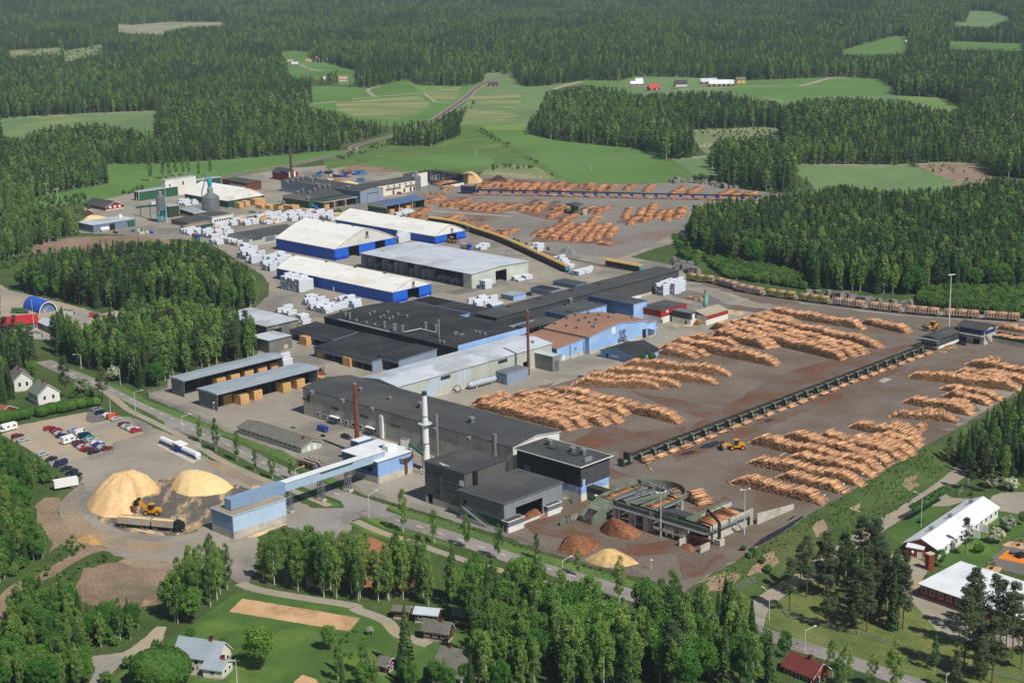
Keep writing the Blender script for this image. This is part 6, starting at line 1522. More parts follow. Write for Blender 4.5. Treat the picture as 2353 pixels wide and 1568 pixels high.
for x,y,h_ in((-3,-6,3.5),(-6,-4,3.2)):MB().tube((x,y,ZR-.5),(x+1.5,y+2,ZR+h_),.22,m_machl,n=6).tube((x+1.5,y+2,ZR+h_),(x+4,y+1,ZR+h_-2),.2,m_machl,n=6).build('lift_arm',rg)
# deck frame filling the inside at a lower level
q=MB()
for i in range(9):x=-Rr+wd+(2*(Rr-wd))*i/8;q.beam((x,-ARM,ZR-2.2),(x,math.sqrt(max(0,(Rr-wd)**2-x*x)),ZR-2.2),.35,.5,m_mach)
for j in range(5):y=-ARM+6.5*j;q.beam((-Rr+wd,y,ZR-1.9),(Rr-wd,y,ZR-1.9),.3,.4,m_mach)
q.build('inner_frame',rg)
lr=np.random.default_rng(12);SS,EE,RR=[],[],[]
for i in range(58):
 a=math.pi*(i+.5)/58+lr.normal(0,.012)
 if lr.random()<(.72 if a>1.9 or a<.5 else .45):
  for kk in range(1 if .5<a<1.9 else 2):
   o_=lr.uniform(.2,.8);aa=a+kk*.03
   SS.append((math.cos(aa)*(Rr-o_),math.sin(aa)*(Rr-o_),ZR-.3+.2*kk));EE.append((math.cos(aa+lr.normal(0,.03))*(Rr-o_-4.3),math.sin(aa)*(Rr-o_-4.3),ZR-.3+.2*kk));RR.append(.2)
for sx in(-1,1):
 for i in range(46):
  y=-ARM+ARM*(i+.5)/46
  if lr.random()<.8:SS.append((sx*(Rr-.4),y,ZR-.3+lr.uniform(0,.35)));EE.append((sx*(Rr-4.9),y+lr.normal(0,.1),ZR-.3+lr.uniform(0,.35)));RR.append(.2)
o=link(bpy.data.objects.new('log_layer',logs_mesh('log_layer',np.array(SS,float),np.array(EE,float),np.array(RR),(m_logo,m_loge))));o.matrix_world=rg.matrix_basis.copy()
tag(o,'single layer of logs riding around the green log ring','log pile')
# sloping discharge chute of the left arm
xl=-Rr+wd/2;t=thing('discharge_chute','sloping pale green steel chute at the near left end of the log ring','chute',(Cc.x,Cc.y,0),ANG_A)
q=MB()
for i in range(9):x=xl-wd/2+.3+(wd-.6)*i/8;q.beam((x,-ARM-.2,ZR-.4),(x,-ARM-6,3.2),.42,.3,m_machl)
q.build('slide_bars',t)
MB().poly([(xl-wd/2,-ARM-5.6,3.3),(xl+wd/2,-ARM-5.6,3.3),(xl+wd/2,-ARM-9.5,.6),(xl-wd/2,-ARM-9.5,.6)],m_mach).build('slide_plate',t,False)
for s in(-1,1):MB().poly([(xl+s*wd/2,-ARM,ZR+.9),(xl+s*wd/2,-ARM-6,4.6),(xl+s*wd/2,-ARM-10,2.6),(xl+s*wd/2,-ARM-10,0),(xl+s*wd/2,-ARM-5,0),(xl+s*wd/2,-ARM,2)],m_machl).build('side_plate',t,False)
for i in range(3):MB().b2((xl-wd/2+i*wd/3+.05,-ARM-10.4,0),(xl-wd/2+(i+1)*wd/3-.05,-ARM-10.1,2.2 if i!=1 else 1.2),m_timber).build('stop_board',t)
# transfer line in front, along A
pa,pb=P('S',735,745,5.5),P('S',1960,1110,5.5);d=pb-pa;TL=d.length
tr=thing('transfer_conveyor','elevated green transfer conveyor with railed walkway on concrete piers','log conveyor',(pa.x,pa.y,0),math.atan2(d.y,d.x))
MB().b2((0,0,5.0),(TL,1.8,5.9),m_mach).b2((0,0,5.9),(TL,.2,6.6),m_machl).b2((0,1.6,5.9),(TL,1.8,6.6),m_mach).build('conveyor_trough',tr)
q=MB().b2((-.5,-1.5,4.8),(TL+.5,-.1,4.95),m_metal)
for zz in(5.4,6.0):q.b2((-.5,-1.5,zz),(TL+.5,-1.44,zz+.06),m_metal)
for i in range(30):x=-.5+(TL+1)*i/29;q.b2((x,-1.5,4.9),(x+.07,-1.43,6.0),m_metal)
q.build('walkway',tr)
for f,w_ in((.02,1.6),(.2,1.6),(.37,2.0)):MB().b2((TL*f-w_/2,-1.2,0),(TL*f+w_/2,1.5,4.8),m_concp).build('pier',tr)
for f in(.5,.56,.63,.71,.78):MB().tube((TL*f,.5,0),(TL*f,.5,4.9),.35,m_concp,n=10).build('column',tr)
MB().tube((TL*.52,.9,6.6),(TL*.66,.9,6.6),.75,m_mach,n=14).build('debarker_drum',tr);MB().b2((TL*.49,-.2,5.9),(TL*.525,2,8.3),m_dgrey).build('control_box',tr)
q=MB()
for i in range(16):q.b2((TL*.43+i*.32,-2.0,4.8+(8-i)*.0-i*.28+2.2),(TL*.43+i*.32+.3,-1.4,4.9-i*.28+2.2),m_metal)
q.build('stair',tr)
MB().beam((TL*.4,-.5,4.9),(TL*.4,-.5,8),.1,.1,m_metal).build('mast',tr)
cb=shed('control_house','control house with dark sloping roof behind the transfer conveyor','hut','S',(1400,870),(1690,965),(1848,905),None,m_concp,m_roofd,h=5.0,ov=.4,edge=m_wh,roof='my',rise=-.9)
# concrete infeed block with its log table
ib=Bld('S',(1720,955),(1985,1062),('22',570,408),5.2)
print('infeed',ib.LA,ib.LB)
ib.start('infeed_bunker','pale concrete infeed block with green side plates and an outside stair','log infeed')
q=MB().b2((ib.LA-.4,0,0),(ib.LA,ib.LB,5.2),m_concp);q.build('front_wall',ib.root)
MB().b2((0,ib.LB*.3,0),(.4,ib.LB,5.2),m_concp).build('back_wall',ib.root)
MB().b2((.4,2,3.4),(ib.LA-.4,ib.LB,3.8),m_mach).build('deck',ib.root)
MB().b2((-.2,0,3.6),(.1,ib.LB*.95,6.2),m_machl).build('side_plate',ib.root)
for f in(.42,):MB().b2((ib.LA-.1,ib.LB*f,3.2),(ib.LA+.1,ib.LB*f+1.3,5.4),m_machl).build('gate_plate',ib.root)
ib.panel('door','x1',ib.LB*.86,ib.LB*.86+1.5,.3,3,m_dark)
q=MB().b2((ib.LA+.1,0,3.9),(ib.LA+1.3,ib.LB*.85,4.05),m_metal)
for zz in(4.5,5.0):q.b2((ib.LA+1.25,0,zz),(ib.LA+1.31,ib.LB*.85,zz+.06),m_metal)
for i in range(14):q.b2((ib.LA+1.25,ib.LB*.85*i/13,4),(ib.LA+1.31,ib.LB*.85*i/13+.06,5.0),m_metal)
q.build('walkway',ib.root)
q=MB()
for i in range(12):q.b2((ib.LA+1.4,ib.LB*.5+i*.35,3.9-i*.32),(ib.LA+2.3,ib.LB*.5+i*.35+.32,4-i*.32),m_metal)
q.build('stair',ib.root)
S_,E_,R_=pile_logs(ib.LB*.72,1.7,ib.LA*.82,2.0,6);o=link(bpy.data.objects.new('log_layer',logs_mesh('log_layer',S_,E_,R_,(m_logo,m_loge))));o.matrix_world=Matrix.Translation(ib.wld(ib.LA*.95,3,3.85))@Matrix.Rotation(ib.ang+math.pi/2,4,'Z')
tag(o,'stacked logs waiting on the concrete infeed block','log pile')
cr=thing('loader_crane','dark hydraulic crane on a concrete block beside the infeed','crane',P('S',2125,1290),ANG_A)
MB().box((0,0,1),(2.4,2.4,2),m_concp).build('base_block',cr);MB().tube((0,0,2),(0,0,7.0),.55,m_mach,n=10).build('column',cr)
MB().beam((0,0,7.2),(-6.5,2.5,9.2),.5,.7,m_black).beam((-6.5,2.5,9.2),(-7.2,2.8,6.6),.35,.4,m_black).build('boom',cr)
wA,wB=P('22',570,510),P('22',815,405);d=wB-wA
rw=thing('ramp_wall','tapering pale concrete ramp wall running out from the infeed block','retaining wall',wA,math.atan2(d.y,d.x))
MB().prism([(0,0),(d.length,0),(d.length,1.6),(0,3.6)],0,.5,m_concp).build('wall',rw)
bb_=thing('bark_bay','open concrete bay for bark below the transfer conveyor','bunker',P('S',1580,1310),ANG_A)
bd=(P('S',1850,1400)-P('S',1580,1310)).length
MB().b2((0,0,0),(.5,4.5,2.2),m_concp).build('side_wall',bb_);MB().b2((bd,0,0),(bd+.6,4.5,2.2),m_concp).build('side_wall',bb_);MB().b2((0,4.5,0),(bd+.6,5,3.0),m_rust).build('rear_wall',bb_)
bd_=thing('barrier','grey board barrier left of the discharge chute','barrier',P('S',0,1040),ANG_A+math.pi/2)
bl=(P('S',230,945)-P('S',0,1040)).length;MB().b2((0,-.1,.2),(bl,.1,2.2),m_timber).build('boards',bd_)
for f in(.35,.52):MB().b2((bl*f,-.25,0),(bl*f+.25,.25,2.6),m_mach).build('post',bd_)
# feed table from the ring to the black hall
ft=thing('feed_conveyor','dark green railed conveyor entering the black-walled hall','log conveyor',th.wld(th.LA+.1,th.LB*.2),ANG_A)
MB().b2((0,0,2.8),(13,3.2,4.6),m_mach).build('trough',ft);q=MB()
for y in(-.4,3.4):
 for zz in(5.1,5.7):q.b2((0,y,zz),(13,y+.07,zz+.07),m_machl)
 for i in range(9):q.b2((i*1.6,y,4.6),(i*1.6+.08,y+.07,5.7),m_machl)
q.build('railing',ft)
for x in(1.5,6,11):MB().tube((x,1.5,0),(x,1.5,2.8),.5,m_concp).build('column',ft)
# ------------------------------------------------------------------ sorting cabin house at the far end of the line
h=hgt('e',(1000,318),(1035,197));
sc=shed('sorting_cabin','two-storey sorting cabin with dark roof and blue glazed band','cabin building','e',(838,168),(1042,197),(1093,158),(1000,318),m_concp,m_roofd,'gx',1.6,ov=1.0,h=max(7,h*.92),edge=m_dgrey)
sc.panel('window_band','y0',.5,sc.LA-.5,sc.h*.66,sc.h*.9,M('blue_glazing','22407c','1b3266',scale=.5,rough=.2),.08);sc.panel('window_band','x1',.5,sc.LB-.5,sc.h*.66,sc.h*.9,MATS['blue_glazing'],.08)
sc.panel('grey_upper_wall','y0',0,sc.LA,sc.h*.9,sc.h,m_dgrey,.06)
MB().b2((0,-1.6,sc.h*.55),(sc.LA,0,sc.h*.6),m_concp).build('balcony',sc.root)
for f in(.06,.58):sc.panel('door','y0',sc.LA*f,sc.LA*f+3.2,.05,sc.h*.36,m_dark);MB().b2((sc.LA*f-.3,-1.2,sc.h*.4),(sc.LA*f+3.5,-.05,sc.h*.42),m_wh).build('door_canopy',sc.root)
q=MB()
for i in range(14):q.b2((sc.LA+.1,1+i*.32,sc.h*.6-i*.3),(sc.LA+1.1,1.3+i*.32,sc.h*.6+.1-i*.3),m_metal)
q.build('outside_stairs',sc.root);sc.vent('e',948,152,.8,1.4,'pipe')
sd=shed('measuring_hall','low dark hall leading from the sorting cabin to the sorting line','industrial hall','e',(572,245),(690,270),(835,192),(695,345),m_dgrey,m_roofd,'gy',.8,ov=.5,mats={'x1':m_dgrey},plinth=(1.2,m_white))
q=MB()
for zz in(1.2,3.2,4.2):q.b2((-1,-3,zz),(sd.LA+1,-.1,zz+.12),m_metal)
for i in range(6):q.b2((-1+i*(sd.LA+2)/5,-3,0),(-.9+i*(sd.LA+2)/5,-2.9,4.3),m_metal)
q.build('platform',sd.root)
MB().lathe([(.7,4.2),(.7,4.6),(1.0,4.6),(1.0,4.2)],m_black,16,(-1.5,sd.LB*.6)).build('cable_reel',sd.root)
fd=Bld('e',(1095,235),(1450,300),None,3.0,depth=7)
fd.start('receiving_deck','long green receiving deck with concrete front right of the cabin','log infeed')
MB().b2((0,0,0),(fd.LA,.4,2.0),m_concp).build('front_wall',fd.root);MB().b2((0,.4,1.8),(fd.LA,7,2.2),m_mach).b2((0,0,2.0),(fd.LA,.3,3.2),M('deep_machine_green','1f5138','1a4630',scale=.5)).b2((0,6.7,2.2),(fd.LA,7,3.4),m_mach).build('deck',fd.root)
q=MB()
for zz in(2.7,3.2):q.b2((0,-1.2,zz-1),(fd.LA,-1.14,zz-.94),m_metal)
for i in range(16):q.b2((fd.LA*i/15,-1.2,.8),(fd.LA*i/15+.07,-1.13,2.2),m_metal)
q.build('railing',fd.root)
S_,E_,R_=pile_logs(fd.LA*.95,1.6,5,4,8,lump=.5);o=link(bpy.data.objects.new('log_layer',logs_mesh('log_layer',S_,E_,R_,(m_logs,m_loge))));o.matrix_world=Matrix.Translation(fd.wld(.5,1.2,2.25))@Matrix.Rotation(fd.ang,4,'Z')
tag(o,'ragged pile of logs on the receiving deck beside the cabin','log pile')
log_pile('pile of logs behind the receiving deck at the right edge',('e',1100,190),('e',1420,235),2.6,GRP,lump=.5)
# ------------------------------------------------------------------ wrapped timber packs
m_wrap=M('pack_wrap','d3d7dc','c4cad2',scale=.9,rough=.5,objrand=.05)
m_wend=M('pack_end_shade_print','8794ab','66748c',scale=2.2,rough=.6,line=('Z',.5,.3,.1))  # blue-grey base paints the shade on the pack ends, under print lines
m_sawn=M('sawn_timber','d9b078','c99d63',scale=.8,rough=.85,line=('Z',.28,.35,.05),objrand=.08,c3='c28f55',s3=.4)
def pack_mesh(nm,lx,ly,lz,mat,end):
 import bmesh
 mb=MB().box((0,0,lz/2+.06),(lx,ly,lz-.1),mat)
 me=mb.mesh(nm);bm=bmesh.new();bm.from_mesh(me)
 bmesh.ops.bevel(bm,geom=list(bm.edges),offset=.07,segments=1,affect='EDGES')
 bm.to_mesh(me);bm.free()
 me.materials.append(end)
 for p in me.polygons:
  if p.normal.y<-.9:p.material_index=1
 return me
PM=pack_mesh('timber_pack',1.25,5.2,1.15,m_wrap,m_wend)
PMY=pack_mesh('timber_pack',1.25,5.2,1.15,m_sawn,m_sawn)
LEV={1:['lone pack'],2:['lower pack','top pack'],3:['bottom pack','middle pack','top pack'],4:['bottom pack','second pack','third pack','top pack'],5:['bottom pack','second pack','middle pack','fourth pack','top pack'],6:['bottom pack','second pack','third pack','fourth pack','fifth pack','top pack']}
PACKS=[]
lrp=np.random.default_rng(21)
def lot(where,k,pts,lv,pa=1.45,pb=5.7,occ=.85,yellow=0.0,rot=0.0):
 g=np.array([np.array(P(k,*p)[:2])for p in pts]);a=ANG_A+rot
 ax=np.array([math.cos(a),math.sin(a)]);bx=np.array([-ax[1],ax[0]])
 q=np.stack([g@ax,g@bx],1);lo,hi=q.min(0),q.max(0);n=0
 ys=np.arange(lo[1]+pb*.35,hi[1]+.1,pb)
 for y in ys:
  for x in np.arange(lo[0]+.7,hi[0]+.1,pa):
   if not in_poly(np.array([x]),np.array([y]),q)[0]or lrp.random()>occ:continue
   m=int(lrp.integers(lv[0],lv[1]+1));w=ax*x+bx*y;n+=1
   ye=lrp.random()<yellow
   for l in range(m):
    o=lrp.normal(0,.06,2)
    PACKS.append((w[1],(w[0]+o[0],w[1]+o[1],.05+l*1.17),a+lrp.normal(0,.02),'%s timber pack, %s of stack %d %s'%('yellow' if ye else 'white',LEV[m][l].replace(' pack',''),n,where),ye))
lot('left of the tallest blue hall','10',[(1595,215),(1680,180),(1775,245),(1690,268)],(2,4))
lot('between the wood and the nearest blue hall','10',[(1755,295),(1800,230),(1940,235),(1880,315),(1810,318)],(2,4))
lot('against the long wall of the nearest blue hall','10',[(1875,420),(1960,395),(2075,442),(2000,458)],(5,6),occ=1)
lot('in the open lot left of the mill roof','O',[(415,435),(520,375),(745,420),(600,485),(850,500),(1000,440),(850,400),(870,360),(1100,390),(1190,465),(1050,490),(750,560),(540,515)],(1,3))
lot('behind the grey warehouse roof','O',[(40,530),(200,490),(310,555),(250,585)],(1,2))
lot('at the warehouse corner','O',[(340,620),(430,600),(520,690),(440,710)],(1,2))
lot('at the end of the drying shed','O',[(120,1258),(190,1225),(275,1225),(200,1272)],(3,5),occ=1)
lot('beside the charcoal hall wall','Q',[(500,425),(600,375),(740,345),(860,400),(700,462),(560,458)],(1,3))
lot('at the grey hall corner','Q',[(655,222),(740,230),(808,208),(720,180)],(4,4),occ=1)
lot('along the grey hall gable','Q',[(1075,112),(1170,132),(1300,100),(1360,82),(1240,50)],(1,2),occ=1)
lot('at the buffer end of the freight train','N',[(1880,1528),(1980,1538),(2140,1510),(2100,1470)],(2,2),occ=1)
lot('behind the middle of the freight train','N',[(1300,1200),(1450,1240),(1480,1200),(1390,1165)],(2,3),occ=1)
lot('behind the tail of the freight train','N',[(1640,1340),(1690,1325),(1860,1430),(1850,1460)],(2,3),occ=1)
lot('in front of the farthest blue hall','N',[(595,1195),(740,1200),(750,1160),(640,1140)],(1,2),occ=1)
lot('at the far end of the charcoal hall','11',[(2135,470),(2230,478),(2345,455),(2300,425),(2230,430)],(4,5),occ=.95)
lot('along the foot of the charcoal hall','11',[(1925,492),(2060,505),(2070,490),(1990,475)],(1,2))
lot('between two blue halls','M',[(1690,1112),(1825,1105),(1790,1060),(1690,1070)],(4,5),occ=1)
lot('before the blue-roof shed','M',[(1640,750),(1790,752),(1900,705),(1800,685)],(1,2))
lot('at the teal hall foot','L',[(890,600),(1000,615),(1160,600),(1140,545),(920,555)],(1,2))
lot('left of the slim silo','L',[(545,605),(610,620),(640,590),(570,575)],(1,2))
lot('near the parked yellow truck','L',[(940,985),(1060,1010),(1200,1000),(1180,950),(1040,930)],(1,3),yellow=.2)
lot('before the grading hall','L',[(1200,1020),(1340,1050),(1580,1040),(1590,960),(1400,920),(1260,960)],(1,4),yellow=.2)
lot('at the wood edge by the grading hall','L',[(1320,1120),(1500,1140),(1820,1180),(1810,1110),(1600,1070),(1380,1060)],(1,3),yellow=.08)
lot('beside the white office','L',[(1280,930),(1400,900),(1600,880),(1500,850),(1360,870)],(1,2),yellow=.15)
lot('behind the grading hall','L',[(1600,880),(1800,880),(1960,850),(2180,862),(2380,800),(2340,740),(2100,740),(1900,820),(1640,820)],(1,3),yellow=.12)
lot('below the drying kiln','M',[(0,840),(160,800),(330,820),(600,800),(840,820),(920,760),(700,720),(380,715),(160,745),(0,745)],(1,3),yellow=.1,occ=.9)
# stacks seen inside the open grey hall
for i in range(8):
 for j in range(2):
  n_=int(lrp.integers(2,6))
  for l in range(n_):
   w=gh.wld(gh.LA*(i+.3+.4*j)/8,5.2+(i%2),0)
   PACKS.append((w.y,(w.x,w.y,.05+l*1.17),ANG_A,'white pack, %s of the %s stack, bay %d of the grey hall'%(LEV.get(n_)[l].replace(' pack',''),('left','right')[j],i+1),False))
PACKS.sort(key=lambda p:p[0])
print('packs',len(PACKS))
for d,pos,rz,lb,ye in PACKS[:300]:
 o=link(bpy.data.objects.new('timber_pack',PMY if ye else PM));o.location=pos;o.rotation_euler=(0,0,rz)
 tag(o,lb,'timber pack','stacked timber packs')
rest=PACKS[300:]
if rest:
 co=np.array([v.co for v in PM.vertices]);fs=[tuple(p.vertices)for p in PM.polygons];mi0=[p.material_index for p in PM.polygons]
 V,F,mi=[],[],[]
 for d,pos,rz,lb,ye in rest:
  c,s=math.cos(rz),math.sin(rz);n=len(V)
  V+=[(pos[0]+x*c-y*s,pos[1]+x*s+y*c,pos[2]+z)for x,y,z in co]
  F+=[tuple(n+a for a in f)for f in fs];mi+=[2 if ye else m for m in mi0]
 me=bpy.data.meshes.new('timber_packs');me.from_pydata(V,[],F)
 for m in(m_wrap,m_wend,m_sawn):me.materials.append(m)
 me.polygons.foreach_set('material_index',mi);me.update()
 tag(link(bpy.data.objects.new('timber_packs',me)),'farther white and yellow timber packs spread over the upper lumber yard','timber packs',kind='stuff')
def timber(label,k,x,y,lx,ly,lz,ang=ANG_A,zb=0.0):
 p=P(k,x,y);t=MB();n=max(1,int(ly/1.3))
 for i in range(n):
  for j in range(max(1,int(lz/1.3))):t.box((0,(i-(n-1)/2)*ly/n,.1+(j+.5)*1.3),(lx,ly/n-.06,1.22),m_sawn)
 o=t.build('timber_stack');o.location=(p.x,p.y,zb);o.rotation_euler=(0,0,ang)
 tag(o,label,'timber stack','bare timber stacks')
for x,y,w in((1500,1195,'half inside the near drying shed at its lower end'),(1612,1195,'first in front of the near drying shed'),(1702,1165,'second in front of the near drying shed'),(1893,1115,'third in front of the near drying shed'),(1986,1090,'fourth in front of the near drying shed')):timber('bare yellow timber stack, '+w,'10',x,y,5,4.2,4.0)
for i,(x,y)in enumerate(((1300,1100),(1460,1082),(1555,1058),(1645,1030),(1735,1005),(1820,980))):timber('bare timber stack, %s from the dark end of the far drying shed'%ORD[i],'10',x,y,4.6,4.6,3.9)
for x,y,lx,ly,lz,w in((1700,640,6,4,3.9,'lower of two by the teal hall corner'),(1780,620,6,4,3.9,'upper of two by the teal hall corner'),(1930,585,9,9,4,'largest, before the kiln wall'),(1990,645,7,4,2.7,'first of the row before the kiln'),(2100,650,7,4,2.7,'second of the row before the kiln'),(2210,655,7,4,2.7,'third of the row before the kiln')):timber('bare timber stack, '+w,'L',x,y,lx,ly,lz)
for x,y,lx,ly,lz,w in((80,655,7,4,2.7,'fourth of the row before the kiln'),(280,680,7,6,3.9,'tall one at the right end of the kiln row'),(200,650,7,4,2.7,'behind the tall one of the kiln row'),(415,672,6,4,2.0,'low one beside the blue stair'),(712,655,4,4,3.9,'first under the kiln lean-to'),(820,620,4,5,3.9,'second under the kiln lean-to'),(945,590,4,5,3.9,'third under the kiln lean-to'),(1575,710,5,4,2.7,'first under the blue roof'),(1690,680,5,4,2.7,'second under the blue roof'),(1790,665,5,4,3.9,'third under the blue roof'),(1860,640,5,4,5,'last under the blue roof'),(1310,550,5,6,6.5,'inside the open annex of the long hall')):timber('bare timber stack, '+w,'M',x,y,lx,ly,lz)
for x,y,w in((1050,1240,'tall one behind the carport posts'),(700,1130,'low one at the left of the carport'),(470,960,'in the shade of the left lean-to')):timber('bare timber stack, '+w,'O',x,y,5,5,3.9)
timber('flat bundle of boards on the ground by the drying shed','10',2140,1038,5,2.6,1.3)
for x,y,w in((555,72,'lower bundle on the tarmac behind the white and red shed'),(500,68,'upper dark bundle on the tarmac behind the white and red shed')):timber('timber bundle, '+w,'c',x,y,6,2.6,1.3)
p=P('20',2060,120);t=thing('steel_rack','rack of rusty pipes and beams beside the barrack','rack',p,ANG_A)
lrx=random.Random(2)
for j in range(5):
 q=MB()
 for i in range(7):q.tube((-4+lrx.uniform(-1,1),-2+i*.7,.3+j*.45),(5+lrx.uniform(-1,1),-2+i*.7,.3+j*.45),.13,(m_rust,m_mgrey,m_white)[i%3],n=6)
 q.build('pipe_layer',t)
for x in(-3,0,3):MB().b2((x,-2.6,0),(x+.15,-2.4,3),m_rust).b2((x,2.4,0),(x+.15,2.6,3),m_rust).build('upright',t)
pt_=Bld('11',(895,1105),(1065,1060),None,0,ang=None,depth=2);t=thing('gas_tank','long pale grey gas tank on concrete saddles before the pale hall','tank',pt_.o,pt_.ang)
q=MB();L_=pt_.LA;n=14
prof=[(0.05,-1.0),(.9,-.6),(1.25,.2),(1.25,L_-1),(.9,L_),(.05,L_+.3)]
V0=len(q.v);q.lathe(prof,M('tank_grey','a9b1b8','9ca4ab',scale=.4,rough=.4),n);q.v=[(z,x,y+2.0)for x,y,z in q.v];q.build('drum',t)
for f in(.2,.8):MB().b2((L_*f-.3,-1,0),(L_*f+.3,1,1.0),m_concp).build('saddle',t)
MB().tube((L_*.8,0,3.2),(L_*.8,0,3.9),.5,MATS['tank_grey']).tube((L_*.8,0,3.6),(L_+3,1.5,3.6),.15,m_metal).build('pipework',t)
t=thing('cable_coil','black coil of hose leaning by the pale grey hall','coil',P('11',812,1125),.3)
q=MB()
for k_ in range(4):
 for i in range(20):a,b_=2*math.pi*i/20,2*math.pi*(i+1)/20;q.tube((1.5*math.cos(a),k_*.15,1.6+1.5*math.sin(a)),(1.5*math.cos(b_),k_*.15,1.6+1.5*math.sin(b_)),.1,m_black,n=5)
q.build('hose',t)
# cyclone and pipes on the red/white sheds
t=thing('dust_cyclone','green dust cyclone with silver pipes above the white and red shed','cyclone',P('c',660,330),ANG_A)
MB().lathe([(0,5),(.3,5),(1.1,8),(1.1,12),(0,12.2)],M('cyclone_green','7fb8a8','72a898',scale=.5),14).build('drum',t);MB().tube((0,0,12.2),(0,0,14.5),.8,m_metal).build('outlet',t)
for i in range(3):a=i*2.1;MB().tube((1.2*math.cos(a),1.2*math.sin(a),0),(1.0*math.cos(a),1.0*math.sin(a),9),.12,m_metal).build('leg',t)
for s in(0,1.2):MB().beam((-.5-s,-6,.4),(-1,0,6+s),.5,.4,MATS['cyclone_green']).build('feed_conveyor',t)
q=MB();q.tube((0,0,10.5),(-4,-2,11),.35,m_metal).tube((-4,-2,11),(-5,-4,7),.35,m_metal).tube((0,1,9),(6,3,10),.3,m_metal);q.build('blow_pipe',t)
# ------------------------------------------------------------------ trains
m_tarp=M('wagon_roof','cda766','bd9656',scale=.5,rough=.7,c3='b08a50',s3=.2)
m_wag=M('wagon_dark','23302f','2d3a38',scale=.5,rough=.6)
m_wagb=M('wagon_turquoise','2f8fae','2a82a0',scale=.5)
def along(line,s):
 for a,b in zip(line,line[1:]):
  d=(b-a).length
  if s<=d:return a+(b-a)*(s/d),(b-a)
  s-=d
 return line[-1],line[-1]-line[-2]
def s_at(line,pt):
 best=(1e9,0);acc=0
 for a,b in zip(line,line[1:]):
  d=b-a;t=max(0,min(1,(pt-a).dot(d)/d.length_squared));e=(a+d*t-pt).length
  if e<best[0]:best=(e,acc+t*d.length)
  acc+=d.length
 return best[1]
def box_wagon(L):
 t=thing('covered_wagon','x','railway wagon',(0,0,0),0,'covered freight wagons')
 MB().b2((-L/2+.3,-1.2,.7),(L/2-.3,1.2,1.1),m_black).build('underframe',t)
 MB().b2((-L/2+.4,-1.4,1.1),(L/2-.4,1.4,3.1),m_wag).build('body',t)
 for i in range(2):
  for s in(-1,1):MB().b2((-L*.42+i*L*.44,s*1.4,1.2),(-L*.04+i*L*.44,s*1.46,3.0),m_black).build('side_door',t)
 for s in(-1,1):MB().b2((s*(L/2-.4),-1.3,1.1),(s*(L/2-.3),1.3,3.2),m_wagb).build('end_wall',t)
 pr=[(1.55*math.cos(a),3.1+1.0*math.sin(a))for a in np.linspace(0,math.pi,9)]
 MB().prism(pr,-L/2+.3,L/2-.3,m_tarp,axis='x').build('roof',t)
 for s in(-1,1):
  for y in(-.75,.75):
   for dx in(-.9,.9):MB().tube((s*L*.33+dx,y-.06,.48),(s*L*.33+dx,y+.06,.48),.46,m_black,n=10).build('wheel',t)
 return t
L_=13.2;s1_=s_at(RLINES[1],P('N',1830,1500));k_=0
first=box_wagon(L_)
while k_<14:
 s=s1_-L_*(k_+.5)
 if s<5:break
 p,d=along(RLINES[1],s);o=first if k_==0 else copy_tree(first)
 o.location=(p.x,p.y,.17);o.rotation_euler=(0,0,math.atan2(d.y,d.x))
 o['label']='covered wagon with tan roof, number %d counted from the near buffer end of the siding'%(k_+1);k_+=1
for i,(a,b)in enumerate((((1805,278),(1925,300)),((1925,300),(2040,322)))):
 pa,pb=P('11',*a),P('11',*b);o=copy_tree(first);m=(pa+pb)/2;o.location=(m.x,m.y,.17);o.rotation_euler=(0,0,math.atan2((pb-pa).y,(pb-pa).x))
 o['label']='%s covered wagon of the separate pair by the rocky cutting'%('left','right')[i]
def log_wagon(stake):
 t=thing('log_wagon','x','railway wagon',(0,0,0),0,'log wagons')
 MB().b2((-8.2,-1.3,.9),(8.2,1.3,1.25),m_black).build('frame',t)
 for i in range(12):
  x=-7.7+i*1.4
  for s in(-1,1):MB().b2((x-.09,s*1.42-.09,1.2),(x+.09,s*1.42+.09,4.1),stake).build('stake',t)
 for s in(-1,1):
  for y in(-.75,.75):
   for dx in(-.9,.9):MB().tube((s*5.2+dx,y-.06,.48),(s*5.2+dx,y+.06,.48),.46,m_black,n=10).build('wheel',t)
 return t
lw=[log_wagon(M('stake_pale','b9c4cb','aab5bc',scale=1)),log_wagon(M('stake_green','4fa04a','459240',scale=1))]
lrw=np.random.default_rng(9);LL=[]
for v in range(3):
 S_,E_,R_=[],[],[]
 for j in range(8):
  for i in range(8):
   hh=j*.34
   if j>=7 and abs(i-3.5)>2:continue
   o_=lrw.normal(0,.12);S_.append((-2.5+o_,-1.2+i*.34+(j%2)*.1,.2+hh));E_.append((2.5+o_,-1.2+i*.34+(j%2)*.1,.2+hh+lrw.normal(0,.03)));R_.append(lrw.uniform(.14,.19))
 LL.append(logs_mesh('log_load',np.array(S_),np.array(E_),np.array(R_),(m_logs,m_loge)))
s0_=s_at(RLINES[2],P('12',72,380));k_=0;used_=[0,0];n_=0
tot=sum((b-a).length for a,b in zip(RLINES[2],RLINES[2][1:]))
